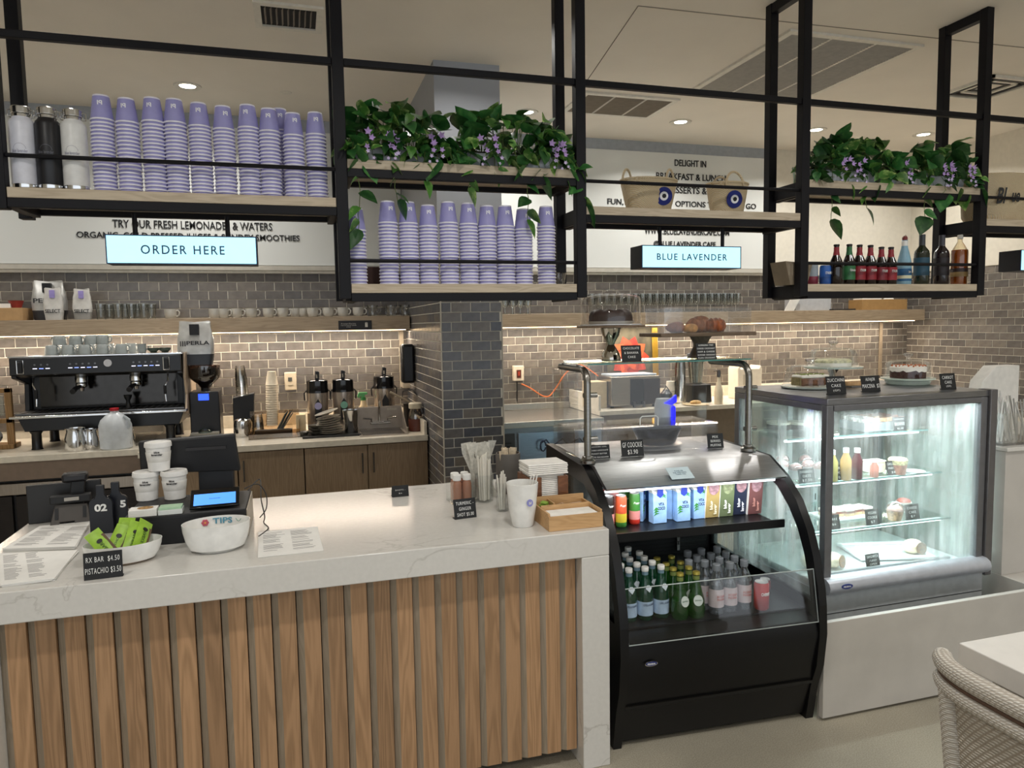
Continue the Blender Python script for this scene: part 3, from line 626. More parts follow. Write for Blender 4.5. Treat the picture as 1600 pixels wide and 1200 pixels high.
# bottles on the right shelf
def bottle(name, label, loc, prof, mt, parts, group=None, n=24, cat='bottle'):
    t = thing(name, label, cat, loc, group=group)
    MB().lathe(prof, n).obj('bottle_body', mt, t)
    for nm, pr, m_ in parts: MB().lathe(pr, n, cap0=pr[0][0] < .002 or nm in ('cap', 'stopper'), cap1=nm in ('cap', 'stopper', 'foil')).obj(nm, m_, t)
    return t
def XB(px, Y=3.1): return ony(px, 440, Y).x
DG = M('#1a100c', .1, coat=.5); RED = M('#8c1f2c', .45); GRN = M('#2c6b3f', .45)
def beer(px, lab, neck, capc, H, desc):
    s = H/.235; r = .031
    t = bottle('soda_bottle', desc, (XB(px), 3.1, SHL), [(r-.003, 0), (r, .004), (r, .13*s), (r-.002, .14*s), (.016, .175*s), (.0125, .2*s), (.0125, .225*s)], DG,
           [('neck_label', [(.0168, .172*s), (.0133, .198*s), (.0133, .22*s)], neck), ('cap', [(.0135, .2255*s), (.0145, .227*s), (.0145, .235*s), (.012, .237*s)], capc)])
    if lab: MB().lathe([(r+.0006, .03*s), (r+.0006, .11*s)], 24, cap0=False, cap1=False).obj('label', lab, t); text('Galvanina' if lab is GRN else 'ITALIAN', .034, CHALK, t, (0, 0, .085*s), h=.013, bold=.02, wrap=r+.001)
    return t
KCAP = M('#150a0a', .4)
beer(1306, None, RED, KCAP, .205, 'dark soda bottle with plain body and red neck, leftmost of the row')
t2 = MB().lathe([(.028, .055), (.028, .095)], 24, cap0=False, cap1=False)
beer(1326, GRN, GRN, KCAP, .208, 'dark soda bottle with green label in the bottle row')
beer(1342, RED, RED, KCAP, .206, 'red-label soda bottle right beside the green one')
beer(1359, RED, RED, KCAP, .205, 'red-label soda bottle, second to the right of the green one')
beer(1376, M('#7c1b28', .45), RED, KCAP, .197, 'red-label soda bottle, third to the right of the green one')
beer(1391, M('#96202b', .45), RED, KCAP, .197, 'red-label soda bottle just left of the pale blue bottle')
t = bottle('swing_top_bottle', 'pale blue swing-top bottle with dark blue bands', (XB(1412), 3.1, SHL), [(.034, 0), (.036, .004), (.036, .1), (.033, .13), (.018, .19), (.0145, .21), (.0145, .235)], M('#86aec2', .3),
    [('label_band', [(.0367, .05), (.0367, .085)], M('#1d5a86', .5)), ('label_band', [(.0367, .02), (.0367, .032)], M('#1d5a86', .5)), ('cream_band', [(.0368, .033), (.0368, .049)], M('#d9d7b4', .5)), ('collar', [(.0155, .205), (.0155, .232)], WHITE), ('stopper', [(.011, .236), (.013, .24), (.013, .25), (.009, .256)], M('#7d3030', .5))])
MB().tube([(-.017, 0, .225), (-.019, 0, .245), (0, -.004, .262), (.019, 0, .245), (.017, 0, .225)], .0012, 6).obj('wire_bail', CHROME, t)
text('24', .014, CHALK, t, (0, 0, .067), bold=.02, wrap=.0375)
def wine(px, desc, glassm, lab, foil, word):
    t = bottle('wine_bottle', desc, (XB(px, 3.11), 3.11, SHL), [(.036, 0), (.038, .004), (.038, .165), (.034, .182), (.017, .205), (.0145, .215), (.0145, .265)], glassm,
        [('label', [(.0388, .05), (.0388, .145)], lab), ('foil', [(.0155, .21), (.0155, .268)], foil)])
    text(word, .045, CHALK, t, (0, 0, .105), h=.008, bold=.01, wrap=.0392); return t
wine(1439, 'dark green wine bottle with blue mountain label', M('#1c2417', .1, coat=.5), M('#234a5e', .5), M('#3c4046', .4), 'Shannon Ridge')
wine(1470, 'dark red wine bottle with black label and grey foil', M('#160a12', .1, coat=.5), M('#1a1016', .5), M('#3c3c44', .4), 'Josh Cellars')
t = bottle('juice_bottle', 'clear bottle of amber liquid with gold and dark label, rightmost of the row', (XB(1498, 3.11), 3.11, SHL), [(.040, 0), (.042, .004), (.042, .17), (.040, .185), (.012, .235), (.012, .25)], glass('#f5efe0', .1),
    [('liquid', [(.0395, .003), (.0395, .19), (.0005, .19)], M('#a8581c', .2, trans=.4)), ('label', [(.0428, .07), (.0428, .09)], M('#2a1a18', .5)), ('label', [(.0428, .045), (.0428, .07)], M('#8f7446', .5)), ('cap', [(.013, .25), (.014, .252), (.014, .27), (.012, .272)], M('#d8d5cc', .5))])
def can(name, px, Y, z, top, bot, label, word='', loc=None, r=.028, h=.115):
    X = ony(px, 500, Y).x if loc is None else loc[0]
    t = thing(name, label, 'can', loc or (X, Y, z))
    MB().lathe([(r*.8, 0), (r, .008), (r, h*.42)], 24, cap1=False).obj('lower_body', bot, t)
    MB().lathe([(r, h*.42), (r, h-.01), (r*.86, h)], 24, cap0=False, cap1=False).obj('upper_body', top, t)
    MB().lathe([(r*.86, h), (r*.88, h+.002), (r*.84, h+.002), (r*.8, h-.004), (.0005, h-.004)], 24, cap0=False, cap1=False).obj('lid', M('#dfe0e0', .3, .6), t)
    if word: text(word, r*1.3, CHALK, t, (0, 0, h*.62), h=.013, bold=.02, wrap=r+.001)
    return t
can('soda_can', 1288, 3.12, SHL, M('#2c62b4', .4), M('#2756a0', .4), 'blue can behind the post at the left of the bottle row', 'ITALIAN', h=.10)
can('soda_can', 1268, 3.15, SHL, M('#9aa4ad', .4), M('#8b3146', .4), 'grey and pink can half hidden by the rack post', h=.11)
BXM = M('#80735f', .85, var=.12, scale=9)
X = ony(1240, 440, 3.2).x
t = thing('cardboard_tray', 'crumpled grey-brown cardboard tray at the left end of the bottle shelf', 'box', (2.46, 3.145, SHL))
MB().prism([(-.10, .0), (.0, .0), (.03, .105), (-.13, .115)], -.09, .03, 'y').obj('tray_body', M('#857763', .85), t, smooth=False)
for k in range(7): MB().box(-.112+.02*k, -.106+.02*k, -.0915, -.09, .045, .1).obj('crease', M('#978a76', .9), t, smooth=False)
X = ony(596, 440, 3.22).x
t = thing('cardboard_box', 'brown cardboard box behind the lavender cups, lower middle shelf', 'box', (XB(590, 3.2), 3.2, SHL)); 
MB().box(-.05, .05, 0, .06, 0, .085).obj('box_body', M('#3f2a22', .8), t, bevel=.002); MB().box(.02, .05, -.002, .0, 0, .09).obj('edge', M('#9b7350', .8), t)
t = thing('plastic_tub', 'clear plastic tub behind the rightmost cup stack, lower middle shelf', 'tub', (XB(872, 3.2), 3.2, SHL))
MB().lathe([(.03, 0), (.038, .06), (.04, .062), (.036, .06), (.028, .003), (.0005, .003)], 24, cap0=False, cap1=False).obj('tub_body', glass('#e8e8e8', .15), t)
# ---------------------------------------- trailing plants
LEAF = leafmat('#44732f', '#b4cb7c'); LEAFD = leafmat('#275a2a', '#4d8040'); STEM = M('#5a6b36', .7); FLW = M('#b79bd0', .6, var=.15, scale=60); FLP = M('#cdbfe0', .6)
def leafmesh(L, W, fold, curl, mt):
    mb = MB(); rows = []; prof = [(0, .0), (.06, .55), (.2, .98), (.4, 1.0), (.62, .74), (.82, .38), (1, 0)]
    vs = []; 
    for t, w in prof:
        z = -curl*t*t*L
        y = t*L
        vs += [(-w*W/2, y-(.05*L if t < .1 else 0), z+fold*w*W/2), (0, y, z), (w*W/2, y-(.05*L if t < .1 else 0), z+fold*w*W/2)]
    f = []
    for i in range(len(prof)-1):
        a = i*3; f += [(a, a+1, a+4, a+3), (a+1, a+2, a+5, a+4)]
    mb.add(vs, f); return mb.mesh('leaf', mt)
LM = [leafmesh(.085, .068, .3, .25, LEAF), leafmesh(.07, .052, .3, .45, LEAF), leafmesh(.11, .088, .25, .1, LEAFD), leafmesh(.09, .07, .3, .2, LEAFD), leafmesh(.085, .04, .3, .3, LEAF)]
def flower(mb, c, s, rnd):
    for k in range(5):
        a = 2*PI*k/5+rnd; M4 = Matrix.Translation(c) @ Matrix.Rotation(a, 4, 'Y') @ Matrix.Rotation(.5, 4, 'X')
        i0 = len(mb.v); mb.add([(-s*.3, 0, s*.3), (0, 0, 0), (s*.3, 0, s*.3), (0, -s*.2, s)], [(0, 1, 3), (1, 2, 3)]); mb.xf(M4, i0)
def planter(x0, x1, zs, label, seed, nleaf, vines, cat='plant'):
    random.seed(seed); xc = (x0+x1)/2; w = x1-x0; yy = 3.13
    t = thing('trailing_plant', label, cat, (xc, yy, zs)); ph = .07
    MB().prism([(-w/2+.02, 0), (w/2-.02, 0), (w/2, ph), (-w/2, ph)], -.055, .055, 'y').obj('planter_box', M('#c9ced4', .5), t, bevel=.01)
    MB().box(-w/2+.01, w/2-.01, -.046, .046, ph, ph+.006).obj('soil', M('#2a2018', .9), t, smooth=False)
    st = MB(); cnt = 0
    def leaf(p, d, size, droop):
        me = random.choice(LM[2:4]+LM[:2] if p[2] > ph+.02 else LM); o = link('leaf', me, t)
        q = Vector(d).to_track_quat('Y', 'Z'); e = q.to_matrix().to_4x4() @ Matrix.Rotation(random.uniform(-.9, .9), 4, 'Y')
        o.matrix_local = Matrix.Translation(p) @ e @ Matrix.Scale(size, 4)
    for i in range(nleaf):       # bushy mound
        u = random.uniform(-1, 1); x = u*(w/2+.03); hgt = (1-abs(u)**4)*.165*random.uniform(-.1, 1)
        y = random.uniform(-.15, .06); z = ph+.01+hgt-(random.uniform(.03, .09) if y < -.08 else 0)
        d = Vector((random.uniform(-1, 1), -.75+random.uniform(-.7, .8), random.uniform(-1., .7)))
        b = Vector((x*.9, y*.5, ph)); st.tube([b, (b+Vector((x, y, z)))/2+Vector((0, 0, .02)), (x, y, z)], .0012, 4, caps=False)
        leaf((x, y, z), d, random.uniform(.7, 1.2)*(.75 if y < -.08 else 1), 0)
    for vx, ln, sway in vines:      # hanging vines: over the front edge, then down
        p = Vector((vx, -.03, ph+.03)); pts = [p.copy()]; d = Vector((sway*.3, -1, .3)); n = max(4, int(ln/.03)+3)
        for k in range(n):
            d = Vector((sway*.35+random.uniform(-.25, .25), -1.0 if k < 3 else random.uniform(-.15, .15), .25 if k < 1 else (-.6 if k < 3 else -1))).normalized()
            p = p+d*.03; pts.append(p.copy())
            if k > 0 and (k % 2 or k == n-1):
                side = random.choice((-1, 1)); leaf(p, Vector((side*.8, -.4, -.5 if k < n-1 else -1.4)), random.uniform(.6, .95) if k < n-1 else 1.0, 0)
        st.tube(pts, .0016, 5)
    st.obj('stems', STEM, t); fl = MB(); fp = MB()
    for i in range(5):
        fx = random.uniform(-w/2+.03, w/2-.03); z0 = ph+.03; y0 = -.15
        for k in range(5):
            c = (fx+random.uniform(-.02, .02), y0-.005*k, z0-.026*k+random.uniform(-.006, .006)); flower(fl if k < 3 else fp, c, .022-.003*k, random.random()*6)
        
    for q_, nm, m_ in ((fl, 'lilac_blossom', FLW), (fp, 'pale_buds', FLP)): q_.obj(nm, m_, t)['kind'] = 'stuff'
    return t
pm = lambda px: ony(px, 250, 3.1).x
planter(pm(550), pm(690), SHB, 'trailing ivy with lilac flowers in a pale planter, left one over the cups', 3, 150, [(-.17, .36, -.05), (-.12, .10, -.3), (-.04, .26, .25), (.03, .05, .2), (.09, .17, .3), (.15, .08, .3)])
planter(pm(715), pm(880), SHB, 'trailing ivy with lilac flowers in a pale planter, right one over the cups', 8, 190, [(-.2, .2, -.1), (-.1, .10, .2), (-.02, .08, .1), (.04, .30, .2), (.11, .12, -.2), (.2, .12, .4), (.25, .26, .5)])
planter(pm(1262), pm(1400), SHB+.008, 'trailing ivy with lilac flowers over the soda bottles, left planter', 21, 180, [(-.18, .28, -.02), (-.1, .1, .1), (-.02, .22, .3), (.08, .1, .2), (.14, .06, 0)])
planter(pm(1415), pm(1505), SHB+.008, 'trailing ivy over the wine bottles, right planter by the script basket', 32, 110, [(-.12, .24, -.1), (-.03, .14, .1), (.06, .1, .1), (.12, .14, .3), (.15, .1, .8)])
# ================================================ on the order counter
Z = BT+.0005
def card(loc, w, h, lines, label, rz=0, tilt=.2, size=None, name='price_card', foot=.03, under=None):
    """black chalk card leaning back on a folded foot; lines = [(text, width share, height share, z share)]"""
    t = thing(name, label, 'sign', loc, rz); Mx = Matrix.Rotation(-tilt, 4, 'X')
    q = MB().box(-w/2, w/2, 0, .003, 0, h).xf(Mx); q.box(-w/2, w/2, 0, foot, 0, .003)
    q.obj('card', CARD, t, bevel=.0008)
    for s, ws, hs, zs in lines:
        o = text(s, w*ws, CHALK, t, Mx @ Vector((0, -.0004, h*zs)), h=h*hs*.82, ext=.0005, bold=-.006, rot=(-tilt, 0, 0), sp=1.15)
    return t
def C(px, py): return onz(px, py, Z)
p = C(162, 904)
card(p, .107, .083, [('RX BAR  $4.50', .86, .27, .72), ('PISTACHIO $3.50', .92, .3, .3)], 'black chalk card reading RX BAR and PISTACHIO prices, before the snack bowl', rz=.06, foot=.02, tilt=.1)
p = C(728, 810)
card(p, .092, .078, [('TURMERIC -', .8, .2, .78), ('GINGER', .55, .2, .5), ('SHOT $5.00', .75, .24, .2)], 'black chalk card reading TURMERIC GINGER SHOT', rz=.12)
p = C(626, 776)
t = card(p, .075, .05, [('SHOTS -', .6, .14, .6), ('$6', .2, .14, .3)], 'small black chalk block standing alone at the middle of the counter', rz=.02, foot=.04)
MB().box(-.036, .036, .006, .035, .003, .03).obj('block', CARD, t, bevel=.004)
# oval bowls
CER = M('#ecebe7', .15, coat=.3); SAND = M('#b8a48c', .6)
def ovalbowl(name, label, px, py, w, d, h, rz, band, tilt=0):
    p = C(px, py); t = thing(name, label, 'bowl', p, rz)
    pr = [(.30, 0), (.32, .004/h), (.40, .12), (.455, .4), (.49, .75), (.5, 1), (.487, 1), (.475, .75), (.44, .4), (.36, .12), (.0005, .07)]
    MB().lathe([(r, z*h) for r, z in pr[2:]], 48, sx=w, sy=d, cap0=False, cap1=False).obj('bowl_body', CER, t)
    MB().lathe([(r, z*h) for r, z in pr[:3]], 48, sx=w, sy=d, cap1=False).obj('foot', band, t)
    return t, p
tb, tp = ovalbowl('tip_bowl', 'white oval ceramic bowl with TIPS painted inside', 340, 858, .222, .17, .098, .1, CER)
def ontb(s, w, h, mt, ang, zf, **k):     # paint on the inner far wall of the bowl
    me = textmesh(s, w, h, .0008, .02); ztop = .098*zf; A, B = .481*.222-.003, .481*.17-.003
    for v in me.vertices:
        a = ang-v.co.x/.095; z = ztop+v.co.z; f = .955+.045*(z/.098)
        v.co = ((A*f+v.co.y)*math.cos(a), (B*f+v.co.y)*math.sin(a), z)
    me.materials.append(mt); o = link('lettering', me, tb)
ontb('TIPS', .062, .021, M('#4a8fa8', .5), R(78), .83)
MB().tube([(.1*math.cos(R(a)), .0772*math.sin(R(a)), .088-.01*math.sin(PI*(50-a)/14)) for a in range(36, 51, 2)], .0012, 6).obj('painted_smile', M('#7fa69a', .5), tb)
fm = MB()
for k in range(6):
    a = 2*PI*k/6; c = R(112); cx = .098*math.cos(c); cyy = .0755*math.sin(c)
    fm.ball((cx+.0075*math.cos(a), cyy, .080+.0075*math.sin(a)), .0052, 10, 6, sy=.2)
fm.obj('painted_petals', M('#c45a6c', .6), tb)['kind'] = 'stuff'
MB().ball((cx, cyy-.0015, .080), .004, 10, 6, sy=.3).obj('painted_flower_centre', M('#e79a56', .6), tb)
sb, sp = ovalbowl('snack_bowl', 'oval cream bowl with sand-coloured base holding green snack bars', 194, 877, .235, .15, .068, .15, SAND)
GW = M('#93bb34', .4, var=.12, scale=40); BRN = M('#5d4630', .6)
random.seed(5)
for i, (dx, dy, rx, ry, rz) in enumerate([(-.055, -.02, .95, -.5, .5), (-.02, .0, .9, .25, -.2), (.01, .02, .85, .1, .1), (.03, .0, .9, .45, .3), (.055, .015, .8, .7, .5), (-.005, .035, .8, .1, 0)]):
    t = thing('snack_bar', ['leaning far left with torn black oval', 'second from left', 'middle, partly covered', 'second from right', 'rightmost, tilted up highest', 'rear, behind the middle ones'][i], 'snack bar', (sp.x+dx, sp.y+dy+.01, Z+.060+.004*i), rot=(rx, ry, rz), group='green snack bars in the bowl')
    t['label'] = 'green-wrapped snack bar in the oval bowl, '+t['label']
    w, l = .05, .125; mb = MB(); N = 6
    vs = []
    for a in range(N+1):
        y = -l/2+l*a/N; b = .006*math.sin(PI*min(1, max(0, (a-.5)/(N-1)))) if 0 < a < N else 0
        vs += [(-w/2, y, 0), (-w*.2, y, b+.001), (w*.2, y, b+.001), (w/2, y, 0), (w*.2, y, -b-.001), (-w*.2, y, -b-.001)]
    fs = [(a*6+k, a*6+(k+1) % 6, a*6+6+(k+1) % 6, a*6+6+k) for a in range(N) for k in range(6)]+[(5, 4, 3, 2, 1, 0), tuple(N*6+k for k in range(6))]
    mb.add(vs, fs).obj('wrapper', GW, t)
    MB().box(w*.32, w*.505, -l*.38, l*.3, -.003, .003).obj('nut_picture_edge', BRN, t)
    MB().lathe([(.007, .0075), (.007, .009)], 16, (0, .02, 0), sx=1.3).obj('black_oval', BLACK, t)
    text('RXBAR' if i != 1 else 'PISTACHIO', .05, M('#33501a', .5), t, (0, -.012, .0085), rot=(R(-90), 0, R(90)), ext=.0004)
# paper stacks
def papers(name, label, corners, n, fan):
    pts = [C(*c) for c in corners]; c0 = sum(pts, Vector())/4; t = thing(name, label, 'papers', c0)
    for k in range(n):
        a = random.uniform(-fan, fan); Mr = Matrix.Rotation(a, 4, 'Z'); q = [Mr @ (p-c0) for p in pts]; z = .0012*k
        mb = MB().add([(v.x, v.y, z) for v in q]+[(v.x, v.y, z+.0009) for v in q], [(3, 2, 1, 0), (4, 5, 6, 7), (0, 1, 5, 4), (1, 2, 6, 5), (2, 3, 7, 6), (3, 0, 4, 7)])
        sh = mb.obj('sheet', PAPER, t, smooth=False)
    # printed text blocks on the topmost sheet
    z = .0012*n-.0002; u = q[1]-q[0]; v = q[3]-q[0]; ink = MB(); random.seed(n)
    for col in (0.08, .54):
        y = .12
        while y < .9:
            if random.random() < .8:
                L = random.uniform(.2, .36); a = q[0]+u*col+v*y; b = a+u*L; cc = b+v*.012; d = a+v*.012
                ink.add([(w.x, w.y, z+.0002) for w in (a, b, cc, d)], [(0, 1, 2, 3)])
            y += .035
    ink.obj('printed_lines', M('#8d8a8a', .8), t, smooth=False)['kind'] = 'stuff'
    return t
random.seed(2)
papers('menu_sheets', 'stack of printed menu sheets lying at the front left counter corner', [(0, 918), (84, 908), (122, 863), (0, 868)], 7, .03)
papers('menu_sheets', 'stack of printed menu sheets behind the front left stack', [(4, 862), (118, 858), (142, 818), (62, 826)], 9, .02)
papers('menu_sheets', 'printed folded menu lying right of the tip bowl', [(403, 872), (505, 861), (496, 823), (404, 832)], 2, .01)
# cash drawer and register
YB0 = 2.765
t = thing('cash_drawer', 'black metal cash drawer box behind the bowls carrying cups and card reader', 'register', (-.605, YB0, Z))
MB().box(0, .405, 0, .32, .0, .106).obj('drawer_body', M('#0e0e12', .5), t, bevel=.003)
MB().box(.01, .395, -.003, -.0003, .006, .09).obj('drawer_front', M('#0b0b0f', .6), t, bevel=.001)
MB().lathe([(.006, 0), (.006, .003)], 12).xf(Matrix.Translation((.08, -.003, .02)) @ Matrix.Rotation(R(90), 4, 'X')).obj('lock', STEELD, t)
MB().box(.4055, .409, .004, .316, .004, .102).obj('side_panel', M('#a89c8a', .4), t, smooth=False)
ZD = Z+.1065
def D(px, py): return onz(px, py, ZD)
t = thing('register_screen', 'black register screen seen from behind on a black stand', 'monitor', (-.36, 3.16, Z), .0)
MB().box(-.06, .085, .0, .13, .0, .012).obj('stand_base', BLACK, t, bevel=.003)
MB().prism([(.02, .0121), (.11, .0121), (.085, .25), (.045, .25)], -.05, .085, 'x').obj('stand', M('#1a1a1f', .45), t, bevel=.003)
MB().prism([(-.25, .20), (.12, .185), (.105, .34), (-.25, .33)], -.02, .012, 'y').xf(Matrix.Rotation(.12, 4, 'X')).obj('screen_back', M('#141417', .5), t, bevel=.006)
MB().box(-.08, .07, -.027, -.021, .285, .297).xf(Matrix.Rotation(.12, 4, 'X')).obj('vent_slot', M('#2c2b2d', .4), t)
# customer tablet
p = D(372, 797); 
t = thing('payment_tablet', 'small black payment tablet with bright blue screen on the cash drawer', 'tablet', (-.31, 2.80, ZD), .05)
Mx = Matrix.Rotation(R(27), 4, 'X')
MB().box(-.085, .085, 0, .105, .004, .012).xf(Mx).obj('tablet_body', BLKG, t, bevel=.002)
MB().box(-.072, .072, .012, .075, .0122, .0128).xf(Mx).obj('screen', M('#4a8ff0', .3, emit=.9, var=.01), t, smooth=False)
o = text('blue lavender', .038, M('#12305e', .5), t, Mx @ Vector((0, .046, .0129)), rot=(R(27-90), 0, 0), ext=.0003)
MB().box(-.08, .08, .095, .14, 0, .045).obj('reader_housing', M('#111114', .35), t, bevel=.004)
MB().box(-.03, .03, .0935, .0949, .032, .034).obj('card_slot', STEELD, t)
# cables
tag(MB().curve([D(388, 770)+Vector((0, 0, .01)), D(398, 762)+Vector((.02, .02, .03)), Vector((-.155, 2.92, 1.02)), Vector((-.145, 2.93, .95)), Vector((-.15, 2.94, Z+.003)), Vector((-.13, 2.85, Z+.003)), Vector((-.16, 2.75, Z+.003))], .0022, 6).obj('cable', BLACK), 'thin black cable looping over the right end of the cash drawer', 'cable', 'register cables')
tag(MB().curve([Vector((-.22, 3.0, 1.05)), Vector((-.17, 3.02, 1.06)), Vector((-.14, 3.0, 1.02)), Vector((-.14, 2.97, .97)), Vector((-.165, 2.95, .94))], .0022, 6).obj('cable', BLACK), 'second thin black cable behind the first at the drawer end', 'cable', 'register cables')
# soup cups
def soup(loc, label, rz):
    t = thing('soup_cup', label, 'cup', loc, rz, 'white lettered takeaway soup cups'); CW_ = M('#eceae6', .5)
    MB().lathe([(.036, 0), (.038, .002), (.045, .092)], 32, cap1=False).obj('cup_body', CW_, t)
    MB().lathe([(.0405, .035), (.0415, .037), (.0455, .07), (.0445, .072)], 32, cap0=False, cap1=False).obj('sleeve', M('#e3e0da', .55), t)
    MB().lathe([(.045, .09), (.049, .0905), (.049, .1), (.047, .108), (.043, .109), (.041, .105), (.012, .105), (.0005, .109)], 32, cap0=False, cap1=False).obj('lid', CW_, t)
    text('blue\nlavender', .04, M('#17171c', .5), t, (0, 0, .072), h=.017, bold=.03, wrap=.0475, shear=.1)
    for ch in t.children:
        if ch.type == 'MESH':
            for v in ch.data.vertices: v.co.z *= 1.03
    return t
a = D(228, 783); a2 = D(272, 781); soup((a.x, a.y+.03, ZD), 'white lettered soup cup, lower left of the three stacked', .1)
soup((a2.x, a2.y+.03, ZD), 'white lettered soup cup, lower right of the three stacked', -.05)
soup(((a.x+a2.x)/2-.003, a.y+.03, ZD+.1125), 'white lettered soup cup on top of the other two', .05)
# leaflets on the drawer
t = thing('leaflet_stack', 'stack of small white leaflets with round picture on the cash drawer', 'leaflets', (-.545, 2.80, ZD), .03)
for k in range(6): MB().box(-.045, .045, -.03, .03, .004*k, .004*k+.0035).obj('leaflet', PAPER, t, smooth=False)
MB().lathe([(.0005, .0242), (.022, .0242), (.022, .0247), (.0005, .0247)], 20, (.005, .003, 0), sx=1.2).obj('round_picture', M('#a9834f', .7, var=.5, scale=90), t)
t = thing('leaflet_stack', 'stack of pale green leaflets in a clear holder beside the blue screen', 'leaflets', (-.455, 2.795, ZD), .03)
MB().box(-.04, .04, -.03, .03, 0, .018).obj('holder', M('#cfd3d0', .3), t, bevel=.002)
MB().box(-.037, .037, -.027, .027, .0185, .026).obj('leaflets', M('#a8c9a8', .6), t, smooth=False)
# table number paddles
def paddle(x, y, num, label):
    t = thing('table_number', label, 'table number', (x, y, Z), .02)
    pts = [(-.04, 0), (.04, 0)]+[(.04, .09)]+[(.02+.02*math.cos(a), .115+.02*math.sin(a)) for a in (0, .5, 1, 1.5)]+[(.014, .15), (.014, .185), (-.014, .185), (-.014, .15)]+[(-.02+.02*math.cos(a), .115+.02*math.sin(a)) for a in (1.6, 2.1, 2.6, 3.14)]
    MB().prism(pts, 0, .018, 'y').obj('paddle', M('#10131c', .4), t, bevel=.002)
    text(num, .042 if len(num) > 1 else .02, CHALK, t, (0 if len(num) > 1 else .025, -.0003, .1), h=.028, bold=.04); return t
p = C(160, 834); paddle(p.x, p.y, '02', 'black bottle-shaped table number marked 02, in front')
paddle(p.x+.042, p.y+.04, '5', 'black bottle-shaped table number marked 5, behind number 02')
# tablet stand / terminal at the left
p = C(112, 822)
t = thing('tablet_stand', 'black folding tablet stand with grey bracket at the counter left end', 'stand', (p.x, p.y, Z), .15)
MB().prism([(-.075, 0), (-.045, 0), (-.04, .02), (.01, .02), (.012, 0), (.07, 0), (.065, .02), (.055, .085), (-.055, .09)], 0, .01, 'y').xf(Matrix.Rotation(-.35, 4, 'X')).obj('bracket', M('#4a443f', .4), t, bevel=.002)
for sx in (-.05, .045): MB().box(sx-.006, sx+.006, -.003, -.0003, .03, .075).xf(Matrix.Rotation(-.35, 4, 'X')).obj('slot_pad', BLACK, t)
MB().prism([(-.02, 0), (.03, 0), (.05, .17), (.0, .17)], .06, .09, 'y').obj('arm', BLACK, t, bevel=.004)
MB().box(-.03, .06, .04, .1, .165, .20).obj('head', M('#18171a', .4), t, bevel=.01)
MB().box(-.07, .07, .01, .05, .09, .12).obj('crossbar', BLACK, t, bevel=.004)
MB().box(-.02, .03, .005, .009, .1, .113).obj('sticker', M('#a9a49c', .6), t)
MB().box(-.16, .1, .11, .13, .0, .155).obj('screen_back', M('#1b1918', .4), t, bevel=.003)
MB().box(-.06, .06, .05, .12, 0, .008).obj('foot', BLACK, t)
# right end of the counter
p = C(823, 826)
t = thing('straw_cup', 'large white ceramic cup with lavender round emblem near the counter end', 'cup', (p.x, p.y+.05, Z))
MB().lathe([(.038, 0), (.041, .004), (.052, .07), (.058, .13), (.061, .165), (.0585, .166), (.055, .13), (.038, .01), (.0005, .008)], 40, cap1=False).obj('cup_body', CER, t)
MB().lathe([(.0005, 0), (.0135, 0), (.0135, .0006), (.0005, .0006)], 28).xf(Matrix.Translation((.012, -.0565, .098)) @ Matrix.Rotation(.2, 4, 'Z') @ Matrix.Rotation(R(83), 4, 'X')).obj('round_emblem', M('#8c8cc8', .5), t)
text('bl', .010, CHALK, t, (.0128, -.0585, .098), h=.011, ext=.0004, rot=(.12, 0, .2), bold=.02)
for k in range(3):
    tag(MB().tube([(p.x+.015+.006*k, p.y+.06, Z+.03), (p.x+.038+.009*k, p.y+.055-.01*k, Z+.185+.004*k)], .0032, 8).obj('paper_straw', M('#e7e4dd', .6)), 'white wrapped straw in the white emblem cup, %s of three' % ['left', 'middle', 'right'][k], 'straw', 'straws in the emblem cup')
OAK = wood('#c8a070', '#b58c5c', stretch=(1.5, 12, 12), key='light_bamboo', rnd=.03)
p = onz(853, 829, Z)
t = thing('bamboo_tray', 'bamboo organizer tray with napkins and green packets at the counter end', 'tray', (.862, 2.447, Z), .0)
W_, D_, H_ = .215, .20, .055; b = MB()
b.box(0, W_, 0, .008, 0, H_).box(0, W_, D_-.008, D_, 0, H_+.03).box(0, .008, .008, D_-.008, 0, H_+.01).box(W_-.008, W_, .008, D_-.008, 0, H_+.01).box(.008, W_-.008, .008, D_-.008, 0, .006)
b.obj('tray_box', OAK, t, bevel=.001)
MB().box(.008, W_-.008, .11, .116, .006, H_+.015).obj('cross_divider', OAK, t); MB().box(.06, .066, .116, D_-.008, .006, H_+.02).obj('short_divider', OAK, t)
tn = thing('napkin_stack', 'flat white napkins lying in the bamboo tray', 'napkins', (.862, 2.447, Z), 0)
for k in range(7): MB().box(.014+.001*(k % 3), W_-.014, .012, .106, .008+.0065*k, .0135+.0065*k).obj('napkin', M('#efece6', .9), tn, smooth=False, bevel=.001)
for k in range(6): tag(MB().box(-.02, .02, -.012, .012, 0, .004).obj('sweetener_packet', M('#8fb545', .6), loc=(.896+.002*(k % 2), 2.60, Z+.03+.008*k), rot=(.15*(k % 2), .1*(k % 3-1), .2*k)), 'green sweetener packet in the bamboo tray, %s of the pile' % ['bottom', 'second', 'third', 'fourth', 'fifth', 'top'][k], 'packet', 'green packets')
for k in range(7): tag(MB().box(-.022, .022, -.012, .012, 0, .003).obj('sugar_packet', M(['#a98865', '#c0a58a'][k % 2], .7), loc=(.945+.017*k, 2.60, Z+.045+.006*(k % 3)), rot=(.4, .2*(k % 3-1), .5*k)), 'brown sugar packet in the bamboo tray, %s from the left' % ORD[k], 'packet', 'brown packets')
